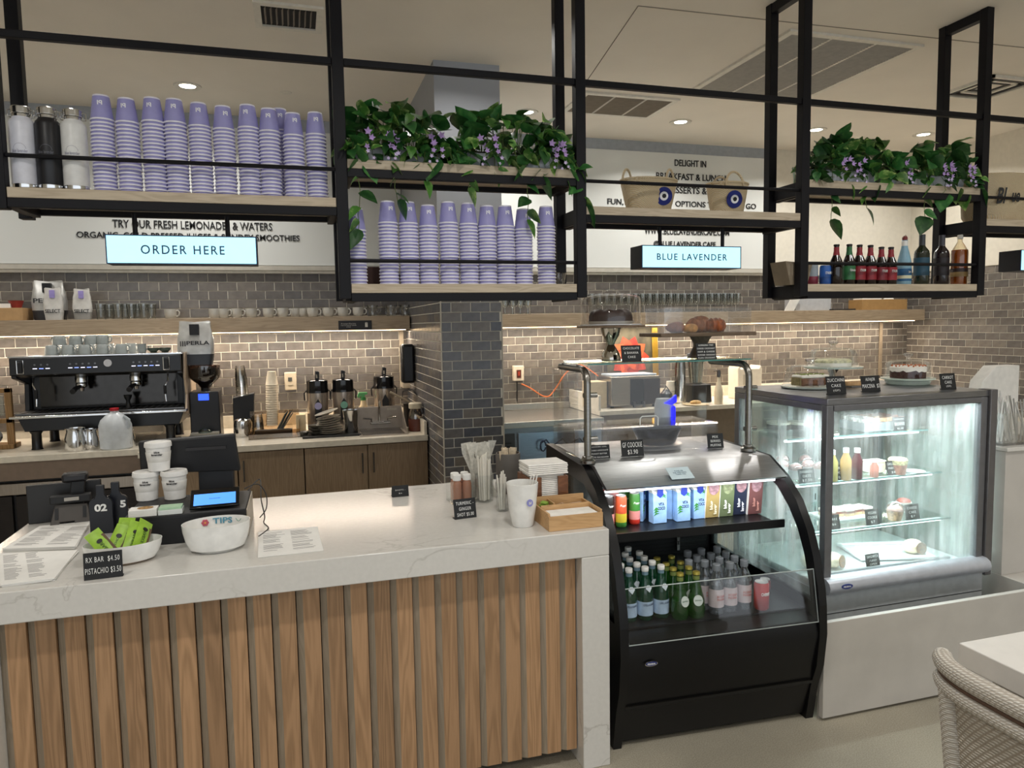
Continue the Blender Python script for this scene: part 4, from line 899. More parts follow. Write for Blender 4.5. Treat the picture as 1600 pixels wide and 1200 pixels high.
# napkin dispenser
WAL = wood('#7c4f31', '#5e3820', stretch=(2, 12, 12), key='walnut', rnd=.03)
t = thing('napkin_dispenser', 'walnut napkin dispenser overfilled with white napkins', 'dispenser', (.948, 2.70, Z), .0)
MB().box(-.085, .085, .13, .14, 0, .15).box(-.085, -.075, 0, .13, 0, .15).box(.075, .085, 0, .13, 0, .15).box(-.085, .085, 0, .14, -.0, .008).obj('holder', WAL, t, bevel=.002)
MB().box(-.085, -.028, -.008, .0, 0, .15).obj('front_panel', WAL, t, bevel=.002); MB().box(.042, .085, -.008, 0, 0, .15).obj('front_panel', WAL, t, bevel=.002)
tn = thing('napkin_stack', 'tall stack of white napkins standing out of the walnut dispenser', 'napkins', (.948, 2.70, Z), 0)
for k in range(26):
    j = random.uniform(-.002, .002); w_ = .072 if k < 20 else .084
    MB().box(-w_+j, w_+j, .004 if k < 20 else -.012, .12, .009+.0075*k, .0155+.0075*k).obj('napkin', M('#f1eee8', .9), tn, bevel=.003)
# glass jar of wrapped spoons, straws glasses, cylinders
p = C(695, 790)
t = thing('acrylic_box', 'square clear box with white-capped pink shots inside', 'jar', (.66, 3.02, Z), .08)
b = MB(); s_ = .052
b.box(-s_, s_, -s_, -s_+.003, 0, .10).box(-s_, s_, s_-.003, s_, 0, .10).box(-s_, -s_+.003, -s_, s_, 0, .10).box(s_-.003, s_, -s_, s_, 0, .10).box(-s_, s_, -s_, s_, 0, .006)
b.obj('box_walls', GLASS, t)
for k, (dx, dy) in enumerate([(-.022, -.024), (.022, -.024), (-.022, .02), (.022, .02)]):
    s = thing('shot_bottle', 'small pink juice shot with white cap, %s in the clear box' % ['front left', 'front right', 'rear left', 'rear right'][k], 'bottle', (.66+dx, 3.02+dy, Z+.0065), group='pink shots in the clear box')
    MB().lathe([(.018, 0), (.0195, .003), (.0195, .078), (.015, .086), (.014, .092)], 20).obj('bottle_body', M('#c98f74', .25, trans=.3), s)
    MB().lathe([(.018, .092), (.0185, .094), (.0185, .114), (.016, .117)], 20).obj('cap', WHITE, s)
def sheaf(cx, cy, n, r, h, spread, mt, label, hood, gr):
    t = thing('straw_glass', label, 'glass', (cx, cy, Z))
    MB().lathe([(r*.82, 0), (r, .004), (r*1.08, .12), (r*1.05, .12), (r*.95, .006), (.0005, .006)], 28, cap1=False).obj('glass_body', GLASS, t)
    for k in range(n):
        a = random.uniform(0, 2*PI); q = math.sqrt(random.random())*r*.75; hh = h*random.uniform(.88, 1.05)
        x0, y0 = q*math.cos(a)*.7, q*math.sin(a)*.7; x1, y1 = x0*(1+spread), y0*(1+spread)
        o = MB().tube([(cx+x0, cy+y0, Z+.0065), (cx+x1, cy+y1, Z+hh)], .003, 6).obj('wrapped_straw', mt); tag(o, 'white paper-wrapped straw standing in the '+gr, 'straw', 'straws in the '+gr)
    return t
random.seed(9)
sheaf(.755, 2.98, 34, .038, .205, .35, M('#e3ded2', .7), 'clear glass packed with tall wrapped straws by the tiled column', True, 'tall straw glass')
sheaf(.785, 2.80, 12, .026, .155, .9, M('#dedad0', .7), 'smaller clear glass of loose wrapped straws behind the white cup', False, 'small straw glass')
t = thing('wrapped_utensil_bundle', 'crinkled clear plastic wrapped utensils sticking up behind the straws', 'utensils', (.765, 3.06, Z))
PL = M('#d8d5cb', .25, var=.15, scale=80, trans=.3)
for k in range(9):
    a = random.uniform(-.5, .5); mb = MB(); n = 6; vs = []
    for i in range(n+1):
        z = .25*i/n; ww = .016+.012*math.sin(i*1.3+k); vs += [(-ww, random.uniform(-.006, .006), z), (ww, random.uniform(-.006, .006), z)]
    mb.add(vs, [(2*i, 2*i+1, 2*i+3, 2*i+2) for i in range(n)]).xf(Matrix.Translation(((k-4)*.011, random.uniform(-.02, .02), 0)) @ Matrix.Rotation(a*.5, 4, 'Y') @ Matrix.Rotation(random.uniform(-.6, .6), 4, 'Z')).obj('plastic_sleeve', PL, t)
CON = M('#5a5550', .6)
def cyl(x, y, r, h, label):
    t = thing('utensil_holder', label, 'holder', (x, y, Z))
    MB().lathe([(r-.002, 0), (r, .003), (r, h-.003), (r-.002, h), (r-.005, h), (r-.005, .01), (.0005, .01)], 36, cap1=False).obj('holder_body', CON, t)
    return t
cyl(.905, 3.12, .056, .18, 'large dark taupe cylinder behind the napkin dispenser'); cyl(.955, 2.955, .045, .165, 'smaller dark taupe cylinder just behind the napkin dispenser')
cyl(.822, 2.70, .022, .075, 'slim dark cylinder hidden beside the white emblem cup')
t = thing('wrapped_utensil_bundle', 'clear wrapped wooden cutlery piled in the large taupe cylinder', 'utensils', (.905, 3.12, Z+.012))
for k in range(10):
    a = random.uniform(-.4, .4); b = random.uniform(-.3, .3)
    MB().box(-.012, .012, -.002, .002, .0, .19).xf(Matrix.Rotation(a*.35, 4, 'X') @ Matrix.Rotation(b*.5, 4, 'Y') @ Matrix.Translation((random.uniform(-.02, .02), random.uniform(-.02, .02), 0))).obj('plastic_sleeve', M('#c9b79c', .4, var=.2, scale=60), t)
# ================================================ open drinks fridge
fr = thing('drinks_fridge', 'black open-front drinks fridge with curved side panels and bottles', 'fridge', (1.585, 2.47, 0), -.055)
PROF = [(0, 0), (-.03, .16), (-.065, .26), (-.082, .4), (-.078, .50), (-.066, .584), (-.045, .66), (-.02, .735), (.012, .81), (.05, .875), (.11, .94), (.18, .998), (.27, 1.045), (.35, 1.075), (.9, 1.08), (.9, 0)]
FB = M('#0a0a0c', .35, spec=.35)
def inset(pr, d):        # inner outline for the glazed hole of a side panel
    return [(-.02, .52), (-.005, .6), (.03, .71), (.075, .80), (.14, .88), (.225, .95), (.33, .995), (.80, 1.0), (.80, .52)]
hole = inset(PROF, .05)
for sx, nm in ((-.45, 'left'), (.415, 'right')):
    # ring between profile and hole, bridged as quads
    outer = [(-.0755, .52), (-.066, .584), (-.03, .71), (.012, .81), (.09, .92), (.19, 1.003), (.33, 1.069), (.9, 1.08), (.9, .52)]
    mb = MB()
    for a, b in ((sx, sx+.035),):
        n = len(hole)
        vs = [(a, y, z) for y, z in outer]+[(a, y, z) for y, z in hole]+[(b, y, z) for y, z in outer]+[(b, y, z) for y, z in hole]
        fs = []
        for i in range(n):
            j = (i+1) % n
            fs += [(i, j, n+j, n+i), (2*n+i, 3*n+i, 3*n+j, 2*n+j), (i, 2*n+i, 2*n+j, j), (n+i, n+j, 3*n+j, 3*n+i)]
        mb.add(vs, fs)
    low = [p for p in PROF if p[1] < .52]
    mb.prism([(0, 0), (-.03, .16), (-.065, .26), (-.082, .4), (-.0755, .5199), (.9, .5199), (.9, 0)], sx, sx+.035, 'x')
    mb.obj('side_panel', FB, fr)
    MB().prism([(y, z) for y, z in hole], sx+.014, sx+.02, 'x').obj('side_glass', glass('#f6faf9', .06, .5 if sx > 0 else .1), fr, smooth=False)
w = .414
MB().prism([(.015, .02), (-.035, .2), (-.075, .40), (-.06, .455), (.0, .47), (.85, .40), (.85, .02)], -w, w, 'x').obj('lower_body', FB, fr)
MB().prism([(-.038, .175), (-.042, .19), (-.042, .178)], -w, w, 'x').obj('front_seam', M('#050506', .3), fr)
MB().box(-w, w, .82, .85, .41, 1.0).obj('rear_wall', M('#0d0d10', .5), fr, smooth=False)
for k in range(26): MB().box(-w+.02, w-.02, .815, .819, .45+k*.02, .458+k*.02).obj('rear_slot', M('#050506', .6), fr, smooth=False)
MB().box(-w, w, .02, .80, .4705, .478).obj('deck', M('#17171a', .45), fr, smooth=False)
MB().box(.22, .235, .80, .814, .5, 1.0).obj('shelf_standard', CHROME, fr, smooth=False)
for k in range(12): MB().box(.2235, .2315, .7985, .7995, .53+k*.038, .548+k*.038).obj('standard_slot', BLACK, fr, smooth=False)
SS = brushed('#cfcfd1', .36, (1, 1, 90))
MB().prism([(.150, 1.008), (.29, 1.076), (.86, 1.0805), (.86, 1.06), (.30, 1.056), (.165, .998)], -w, w, 'x').obj('steel_hood', SS, fr)
MB().prism([(.12, .795), (.12, .83), (.128, .83), (.128, .802), (.80, .802), (.80, .795)], -w+.004, w-.03, 'x').obj('upper_shelf', FB, fr)
MB().box(-w+.02, w-.02, .21, .225, .978, .988).obj('lamp_tube', M('#f2f7ff', .4, emit=3), fr, smooth=False)
MB().prism([(-.075, .452), (-.07, .452), (-.032, .66), (-.037, .66)], -w, w, 'x').obj('front_glass', GLASS, fr, smooth=False)
for a, b in (((-w, -.073, .452), (w, -.073, .452)), ((-w, -.0345, .66), (w, -.0345, .66)), ((-w, -.073, .452), (-w, -.0345, .66)), ((w, -.073, .452), (w, -.0345, .66))):
    MB().tube([a, b], .0022, 6).obj('glass_edge', M('#a8b0ae', .2), fr)
bd = MB().lathe([(.0005, 0), (.026, 0), (.026, .004), (.0005, .004)], 28, sy=.42).xf(Matrix.Translation((-.325, -.0795, .375)) @ Matrix.Rotation(R(90+12), 4, 'X')).obj('oval_badge', CHROME, fr)
MB().lathe([(.0005, 0), (.023, 0), (.023, .001), (.0005, .001)], 28, sy=.4).xf(Matrix.Translation((-.325, -.0840, .3755)) @ Matrix.Rotation(R(90+12), 4, 'X')).obj('badge_field', M('#26357a', .4), bd)
text('FEDERAL', .034, CHALK, bd, (-.325, -.0855, .3755), h=.007, bold=.02, ext=.0004)
lamp('fridge_lamp', (1.585, 2.70, .975), 'AREA', 2.0, .8, .03, (.95, .98, 1), rot=(R(-5), 0, -.055))
FM = Matrix.Translation((1.585, 2.47, 0)) @ Matrix.Rotation(-.055, 4, 'Z')
def F(x, y, z): return FM @ Vector((x, y, z))
# notice on the steel hood
t = thing('notice_card', 'small pale blue notice with printed lines clipped on the steel hood', 'sign', F(-.065, .19, 1.032)+Vector((0, -.002, .002)), rot=(R(-62), 0, -.055))
MB().box(-.052, .052, -.002, 0, -.02, .055).obj('card', M('#c9dbe2', .5), t, smooth=False)
text('PLEASE ASK\nFOR ASSISTANCE\nTHANK YOU', .06, M('#2a5670', .6), t, (0, -.002, .02), h=.03, ext=.0003)
# ---- bottles on the deck
GG = M('#1f5a3f', .08, trans=.55, coat=.5); GP = M('#1e5a16', .08, trans=.5, coat=.5); BLL = M('#b9cfe6', .5, var=.1, scale=50); CAPG = M('#c9b95a', .35, .6)
def proto_spark(loc, label):
    t = thing('water_bottle', label, 'bottle', loc, random.uniform(-.4, .4), 'green bottles with blue labels'); r = .032
    MB().lathe([(r-.003, 0), (r, .005), (r, .105), (r-.003, .12), (.018, .165), (.0125, .185), (.012, .20)], 28).obj('bottle_body', GG, t)
    MB().lathe([(r+.0006, .02), (r+.0006, .078)], 28, cap0=False, cap1=False).obj('label', BLL, t)
    text('S.PELLEGRINO', .05, M('#2a3f66', .5), t, (0, 0, .066), h=.008, wrap=r+.0012, ext=.0004)
    MB().lathe([(.0132, .168), (.0132, .197)], 20, cap0=False, cap1=False).obj('neck_foil', M('#6f8a99', .4), t)
    MB().lathe([(.0005, 0), (.0145, 0), (.0145, .001), (.0005, .001)], 4, sy=1.2).xf(Matrix.Translation((0, -.0262, .133)) @ Matrix.Rotation(R(68), 4, 'X')).obj('shoulder_emblem', M('#d6dfe8', .5), t)
    MB().lathe([(.0142, .197), (.015, .199), (.015, .213), (.0135, .215)], 20).obj('cap', WHITE, t)
    return t
def proto_perr(loc, label):
    t = thing('soda_bottle', label, 'bottle', loc, random.uniform(-.4, .4), 'pear-shaped green bottles with gold caps')
    MB().lathe([(.030, 0), (.034, .006), (.036, .04), (.033, .075), (.022, .115), (.014, .145), (.0125, .175)], 28).obj('bottle_body', GP, t)
    MB().lathe([(.0005, 0), (.019, 0), (.019, .001), (.0005, .001)], 24, sy=1.15).xf(Matrix.Translation((0, -.0335, .078)) @ Matrix.Rotation(R(78), 4, 'X')).obj('oval_label', M('#d5dcd6', .5), t)
    text('perrier', .026, M('#3c6a4c', .5), t, (0, -.0355, .079), ext=.0004, rot=(-.2, 0, 0))
    MB().lathe([(.0135, .155), (.0135, .172)], 20, cap0=False, cap1=False).obj('neck_band', M('#7b8a4a', .5), t)
    MB().lathe([(.0135, .175), (.0155, .177), (.0145, .187), (.012, .188)], 20).obj('cap', CAPG, t)
    return t
CLB = glass('#e9edf0', .14); ROSE = M('#e9d9dc', .5, alpha=.75)
def proto_panna(loc, label):
    t = thing('water_bottle', label, 'bottle', loc, random.uniform(-.4, .4), 'clear square-shouldered water bottles'); r = .031
    MB().lathe([(r-.003, 0), (r, .004), (r, .125), (r-.006, .145), (.015, .165), (.0135, .185)], 24).obj('bottle_body', CLB, t)
    MB().lathe([(r-.002, .003), (r-.002, .12), (.0005, .12)], 20, cap0=False, cap1=False).obj('water', M('#cfd3d8', .15, alpha=.35), t)
    MB().lathe([(r+.0006, .03), (r+.0006, .105)], 28, cap0=False, cap1=False).obj('label', ROSE, t)
    text('ACQUA\nPANNA', .04, M('#c95d50', .5), t, (0, 0, .07), h=.022, wrap=r+.0012, ext=.0004)
    MB().lathe([(.0155, .178), (.0165, .181), (.0165, .203), (.0145, .205)], 20).obj('cap', M('#82888f', .4), t)
    return t
random.seed(12)
zb = .4785
def grid(proto, caps, names, zcap, col):
    first = None
    for (px, py), nm in zip(caps, names):
        p = onz(px, py, zb+zcap)
        if first is None: first = proto(Vector((p.x, p.y, zb)), nm)
        else: dup(first, (p.x, p.y, zb), random.uniform(-.4, .4), nm)
S = 280/1600
def cp(x, y): return (940+x*S, 840+y*S)
base = 'green bottle with blue label and white cap, '
grid(proto_spark, [cp(243, 272), cp(387, 258), cp(530, 242), cp(170, 232), cp(315, 222), cp(452, 205), cp(250, 175), cp(380, 163), cp(212, 133), cp(338, 120), cp(237, 82)],
     [base+s for s in ('front row left', 'front row middle', 'front row right', 'second row at the left frame', 'second row middle', 'second row right', 'third row left', 'third row right', 'fourth row left', 'fourth row right', 'rearmost')], .215, None)
base = 'dark green pear-shaped bottle with gold cap, '
grid(proto_perr, [cp(700, 312), cp(845, 300), cp(638, 265), cp(778, 255), cp(575, 222), cp(705, 208), cp(495, 175), cp(624, 160)],
     [base+s for s in ('front left', 'front right', 'second row left', 'second row right', 'third row left', 'third row right', 'rear row left', 'rear row right')], .188, None)
base = 'clear water bottle with pink label, '
grid(proto_panna, [cp(1025, 238), cp(1145, 222), cp(1272, 200), cp(920, 205), cp(1052, 180), cp(1186, 165), cp(778, 200), cp(850, 160), cp(975, 140), cp(1108, 125), cp(768, 120), cp(890, 100), cp(1030, 82)],
     [base+s for s in ('front row left', 'front row middle', 'front row right', 'second row left', 'second row middle', 'second row right', 'beside the green gold-capped bottles', 'third row left', 'third row middle', 'third row right', 'fourth row left', 'fourth row middle', 'rearmost')], .203, None)
p = onz(940+1428*S, 840+390*S, zb+.117); can('soda_can', 0, 0, zb, M('#b32b24', .3), M('#a82a22', .3), 'red soda can at the right end of the fridge deck', 'CHERRY', loc=(p.x, p.y, zb), r=.031)
p = onz(1241, 902, zb+.06); can('soda_can', 0, 0, zb, M('#701a16', .4), M('#2a1211', .4), 'dark can lying low by the right glass of the fridge', '', loc=(min(p.x, 1.93), p.y, zb), r=.024, h=.07)
# ---- upper fridge shelf
zs = .8025
def U(px, py, z): return onz(px, py, zs+z)
def slim(px, py, c1, c2, c3, label):
    p = U(px, py, .135); t = thing('soda_can', label, 'can', (p.x, p.y, zs)); r = .0245
    MB().lathe([(r*.85, 0), (r, .006), (r, .022)], 24, cap1=False).obj('foot_band', c3, t)
    MB().lathe([(r, .022), (r, .06)], 24, cap0=False, cap1=False).obj('lower_band', c2, t)
    MB().lathe([(r, .06), (r, .127), (r*.86, .135)], 24, cap0=False, cap1=False).obj('upper_band', c1, t)
    MB().lathe([(r*.86, .135), (r*.9, .137), (r*.86, .137), (r*.8, .132), (.0005, .132)], 24, cap0=False, cap1=False).obj('lid', M('#e8e8ea', .3, .3), t)
    text('Poppi', .03, CHALK, t, (0, 0, .095), h=.012, wrap=r+.001, shear=.3, ext=.0004)
    return t
S2 = 290/1600
def c2(x, y): return (930+x*S2, 700+y*S2)
BK = M('#1e1512', .4); PK = M('#dc8f8a', .4); OR = M('#c4512f', .4); YL = M('#c9b430', .4); GN = M('#3e7d33', .4); RD = M('#c03022', .4)
slim(*c2(115, 415), BK, PK, PK, 'slim black and pink can, front left on the upper fridge shelf'); slim(*c2(222, 410), OR, YL, GN, 'slim red and yellow can beside the green one, upper fridge shelf')
slim(*c2(338, 388), GN, PK, RD, 'slim green and pink can, third from left, upper fridge shelf'); slim(*c2(75, 385), BK, PK, PK, 'slim can in the second row behind the black can'); slim(*c2(155, 372), PK, PK, RD, 'slim pink can in the second row behind the red one')
slim(*c2(248, 350), GN, GN, RD, 'slim green-topped can in the second row behind the green can'); slim(*c2(50, 350), RD, PK, PK, 'slim can at the rear left of the upper fridge shelf')
CB = M('#9cc3ee', .4, var=.12, scale=30); CBD = M('#2f3f9e', .4); LG = M('#3f8a3a', .5)
def carton(px, py, rz, label, h=.155):
    p = onz(px, py, zs); t = thing('drink_carton', label, 'carton', (p.x, p.y, zs), rz, 'pale blue coconut drink cartons')
    MB().box(-.033, .033, 0, .045, 0, h-.022).obj('carton_body', CB, t, bevel=.002)
    MB().prism([(0, h-.022), (.045, h-.022), (.045, h), (.03, h)], -.033, .033, 'x').obj('gable_top', WHITE, t)
    MB().prism([(-.013, h), (.013, h), (.016, h-.03), (0, h-.042), (-.016, h-.03)], -.0015, -.0003, 'y').obj('blue_tab', CBD, t, smooth=False)
    text('VITA', .028, M('#241f4a', .5), t, (.006, -.0003, h-.07), h=.014, bold=.03, ext=.0005); text('COCO', .036, M('#241f4a', .5), t, (.006, -.0003, h-.088), h=.014, bold=.03, ext=.0005)
    for k in range(3): MB().prism([(-.032, .035+.012*k), (-.02, .05+.012*k), (-.004, .046+.008*k), (-.018, .042+.01*k)], -.0012, -.0003, 'y').obj('palm_leaf', LG, t, smooth=False)
    for k in range(2): MB().prism([(.004, h-.042+.006*k), (.018, h-.032+.006*k), (.031, h-.046+.008*k), (.016, h-.038+.006*k)], -.0012, -.0003, 'y').obj('palm_leaf', LG, t, smooth=False)
    return t
carton(*c2(765, 632), .0, 'blue and white drink carton, second from right, upper fridge shelf'); carton(*c2(905, 610), .0, 'blue and white drink carton, rightmost, beside the lavender boxes')
carton(*c2(560, 650), .0, 'blue and white drink carton standing left of the turned one'); p = c2(668, 600); carton(p[0], p[1], 1.0, 'blue drink carton turned sideways between two front-facing ones')
p = c2(425, 620); carton(p[0], p[1], .9, 'blue drink carton turned sideways beside the green can'); p = c2(620, 560); carton(p[0]-3, p[1], .0, 'blue drink carton in the second row, its top showing', .17)
t = thing('drink_carton', 'bright blue multipack standing behind the cartons', 'carton', onz(1043, 795, zs)+Vector((0, .16, 0)), 0)
MB().box(-.07, .07, 0, .06, 0, .16).obj('carton_body', M('#2f6fe0', .4), t, bevel=.01)
for (x, y), c, cl, nm in (((1010, 600), '#b09a62', '#efe6c8', 'tan'), ((1130, 590), '#6d7a58', '#f2f2ea', 'olive green'), ((1245, 575), '#2b3247', '#e9e9ee', 'dark blue'), ((1375, 570), '#7b4f4e', '#d99a8e', 'dusty red')):
    p = onz(*c2(x, y), zs); t = thing('drink_box', '%s lettered pouch box on the upper fridge shelf, right side' % nm, 'box', (p.x, p.y, zs), -.05)
    MB().box(-.038, .034, 0, .025, 0, .178).xf(Matrix.Rotation(.1, 4, 'X')).obj('box_body', M(c, .35), t, bevel=.002)
    MB().box(-.039, -.0365, -.001, .026, 0, .179).xf(Matrix.Rotation(.1, 4, 'X')).obj('edge_strip', M('#e8e6e0', .5), t)
    MB().lathe([(.0005, 0), (.026, 0), (.026, .0006), (.0005, .0006)], 24, sy=1.3).xf(Matrix.Rotation(.1, 4, 'X') @ Matrix.Translation((0, -.0005, .14)) @ Matrix.Rotation(R(90), 4, 'X')).obj('printed_picture', M('#a8848a' if nm != 'olive green' else '#8b9470', .6, var=.4, scale=60), t)
    text('blue\nlavender', .085, M(cl, .6), t, Matrix.Rotation(.1, 4, 'X') @ Vector((0, -.0006, .06)), h=.036, rot=(.1, R(-90), 0), bold=.03, ext=.0004)
# ================================================ sneeze guard shelf on the fridge
zt = 1.081
sg = thing('sneeze_guard', 'brushed steel pipe frame with a glass shelf above the drinks fridge', 'shelf', (1.585, 2.85, zt))
PIPE = brushed('#8f8d88', .25, (1, 1, 30))
for sx in (-.40, .40):
    pts = [(sx, 0, .002), (sx, 0, .34)]+[(sx, .06*(1-math.cos(a*PI/12)), .34+.06*math.sin(a*PI/12)) for a in range(1, 7)]+[(sx, .32, .40)]
    MB().tube(pts, .0155, 16).obj('pipe_post', PIPE, sg)
    MB().lathe([(.034, 0), (.034, .012), (.024, .02), (.024, .028), (.0165, .03)], 28, (sx, 0, 0), cap1=False).obj('floor_flange', PIPE, sg)
    for z in (.29, .1): 
        c = MB().tube([(sx-.012, .014, z), (sx+.05, .014, z)], .011, 12).obj('clamp', PIPE, sg)
    MB().tube([(sx, .1, .40), (sx, .1, .418)], .01, 12).obj('shelf_clamp', STEELD, sg); MB().tube([(sx, .28, .40), (sx, .28, .418)], .01, 12).obj('shelf_clamp', STEELD, sg)
MB().box(-.385, .43, .03, .33, .4185, .4245).obj('glass_shelf', glass('#e2f0ed', .12), sg, bevel=.001)
MB().box(-.385, .43, .028, .0298, .4183, .4247).obj('shelf_edge', M('#3f7a74', .2), sg, smooth=False)
MB().box(-.385, .385, .33, .336, .03, .41).obj('rear_pane', GLASS, sg, smooth=False)
MB().box(-.44, -.434, .02, .33, .02, .39).obj('side_pane', GLASS, sg, smooth=False)
ZS = zt+.4253
card(F(-.345, .42, zt), .105, .062, [('COOKIES (GF)', .7, .11, .86), ('-DOUBLE CHOCOLATE', .85, .11, .62), ('-PEANUT BUTTER', .72, .11, .38), ('-WHITE MACADAMIA', .85, .11, .13)], 'black chalk card listing four cookies at the left guard post', rz=-.05, foot=.015)
card(F(-.18, .43, zt), .107, .075, [('GF COOCKIE', .88, .36, .7), ('$3.90', .45, .36, .26)], 'black chalk card reading GF COOCKIE on the steel fridge top', rz=-.05, foot=.015)
card(F(.27, .50, zt), .08, .07, [('MIX', .35, .2, .78), ('BERRIES', .6, .2, .5), ('MUFFINS', .65, .2, .22)], 'black chalk card reading MUFFINS at the right of the fridge top', rz=-.12, foot=.015)
# acrylic pastry cover with bowl
t = thing('acrylic_cover', 'low clear acrylic pastry cover with a square handle on the fridge top', 'cover', (1.55, 3.0, zt), -.05)
w1, d1, h1 = .36, .26, .115
b = MB(); b.box(-w1, w1, 0, .004, 0, h1).box(-w1, w1, d1, d1+.004, 0, h1).box(-w1, -w1+.004, .004, d1, 0, h1).box(w1-.004, w1, .004, d1, 0, h1).box(-w1, w1, 0, d1+.004, h1, h1+.004)
b.obj('cover_walls', PLEX, t, smooth=False)
MB().tube([(-.04, 0.0, h1+.005), (-.04, 0, h1+.04), (-.03, 0, h1+.05), (.04, 0, h1+.05), (.05, 0, h1+.04), (.05, 0, h1+.005)], .003, 8).obj('handle', M('#d9dcd9', .15), t)
t = thing('serving_bowl', 'dark tapered metal bowl lying inside the acrylic cover', 'bowl', (1.66, 3.12, zt+.012))
MB().lathe([(.085, 0), (.09, .003), (.125, .075), (.122, .076), (.085, .006), (.0005, .006)], 36, sy=.75, cap1=False).obj('bowl_body', M('#2a2d38', .15, .7), t)
tag(MB().lathe([(.06, 0), (.11, .008), (.125, .011), (.11, .0105), (.0005, .004)], 36, sy=.75, cap1=False).obj('plate', CER, loc=(1.66, 3.12, zt+.0005)), 'white plate under the dark bowl inside the acrylic cover', 'plate')
t = thing('cookie', 'round dark brown cookie leaning behind the chalk card inside the cover', 'cookie', (1.30, 3.06, zt+.001)); MB().lathe([(.02, 0), (.038, .006), (.04, .014), (.03, .03), (.0005, .038)], 20).obj('cookie_body', M('#3a2621', .8, var=.3, scale=60), t)
# white stick vacuum flask / dispenser with patches set to glow blue
p = ony(1086, 700, 3.25)
t = thing('water_dispenser', 'tall white device with bright blue glowing patches behind the guard', 'appliance', (1.79, 3.29, zt-.02))
MB().lathe([(.045, 0), (.05, .004), (.05, .2), (.042, .23)], 28, sy=.8).obj('casing', M('#b9bcc4', .4), t)
MB().prism([(.012, .225), (.045, .25), (.048, .215), (.02, .2), (-.02, .21)], -.045, -.03, 'y').obj('blue_patch', M('#1a1aff', .3, emit=1.5, var=.01), t)
MB().prism([(.022, .12), (.036, .12), (.04, .13), (.04, .185), (.034, .195), (.024, .19), (.02, .18)], -.047, -.035, 'y').obj('blue_patch', M('#1a1aff', .3, emit=1.5, var=.01), t)
# cake stand with bundt cake
p = ony(957, 573, 2.99); cx, cyy = 1.378, 3.03
t = thing('cake_stand', 'mirrored hourglass cake stand with round wooden plate on the glass shelf', 'cake stand', (cx, cyy, ZS))
MB().lathe([(.045, 0), (.046, .003), (.043, .03), (.022, .065), (.016, .075), (.02, .085), (.04, .12), (.048, .15), (.04, .152)], 36).obj('pedestal', M('#c9c4ba', .05, 1), t)
MB().lathe([(.10, .1525), (.155, .153), (.156, .161), (.15, .163), (.0005, .163)], 48, cap1=False).obj('plate', wood('#6d5a48', '#55442f', stretch=(2, 10, 10), key='dark_wood', rnd=.02), t)
def bundt(c, r, h, mt, label, glaze=None):
    t = thing('cake', label, 'cake', c); mb = MB(); n = 48; k = 10; vs = []
    for i in range(k+1):
        a = PI*i/k; rr = r*.62-math.cos(a)*r*.38; z = h*math.sin(a)**.7
        for j in range(n):
            q = 2*PI*j/n; f = 1+.05*math.cos(9*q)*math.sin(a); vs.append((rr*f*math.cos(q), rr*f*math.sin(q), z*f))
    mb.add(vs, [(i*n+j, i*n+(j+1) % n, (i+1)*n+(j+1) % n, (i+1)*n+j) for i in range(k) for j in range(n)]); mb.obj('cake_body', mt, t); return t
zz = ZS+.1635
tag(MB().lathe([(.07, 0), (.095, .003), (.105, .018), (.1, .018), (.0005, .006)], 40, cap1=False).obj('plate', M('#cfc8bc', .4), loc=(cx, cyy, zz)), 'pale plate under the chocolate bundt cake', 'plate')
bundt((cx, cyy, zz+.0185), .10, .052, M('#2c1714', .45, var=.3, scale=50), 'dark chocolate bundt cake under the tall clear dome')
t = thing('cake_dome', 'tall clear plastic dome with loop handle over the bundt cake', 'dome', (cx, cyy, zz+.0005))
MB().lathe([(.137, 0), (.135, .115), (.128, .127), (.08, .138), (.0005, .142)], 48, cap0=False).obj('dome_shell', PLEX, t)
MB().lathe([(.137, 0), (.139, .001), (.138, .004), (.1365, .004)], 48, cap0=False, cap1=False).obj('rim', M('#d5d9dc', .15), t)
MB().tube([(.045*math.cos(PI*k/10), 0, .138+.022*math.sin(PI*k/10)) for k in range(11)], .004, 8).obj('loop_handle', glass('#ffffff', .25), t)
card((cx+.045, 2.905, ZS), .095, .075, [('CHOCOLATE', .8, .16, .82), ('& BANANA', .7, .16, .55), ('CAKE', .38, .16, .3)], 'black chalk card reading CHOCOLATE and BANANA CAKE', rz=-.05, foot=.012)
# slab stand with croissants
sx_ = 1.86
t = thing('cake_stand', 'long dark wood slab stand on tapered wooden pedestal, carrying an acrylic box', 'cake stand', (sx_, 3.06, ZS))
MB().lathe([(.065, 0), (.05, .02), (.034, .055), (.034, .07), (.05, .1), (.055, .104)], 30).obj('pedestal', wood('#5f5142', '#463a2d', stretch=(8, 8, 1), key='grey_brown_wood', rnd=.02), t)
MB().box(-.27, .235, -.11, .11, .1045, .122).obj('slab', wood('#6d5a48', '#55442f', stretch=(2, 10, 10), key='dark_wood', rnd=.02), t, bevel=.003)
zc = ZS+.1225
t = thing('acrylic_cover', 'clear acrylic box cover over the croissants on the wooden slab', 'cover', (sx_, 3.06, zc))
b = MB(); b.box(-.245, .215, -.095, -.091, 0, .115).box(-.245, .215, .091, .095, 0, .115).box(-.245, -.241, -.091, .091, 0, .115).box(.211, .215, -.091, .091, 0, .115).box(-.245, .215, -.095, .095, .115, .119)
b.obj('cover_walls', PLEX, t, smooth=False)
CR1 = M('#8a4a28', .5, var=.45, scale=40); CR2 = M('#c48f50', .55, var=.3, scale=40)
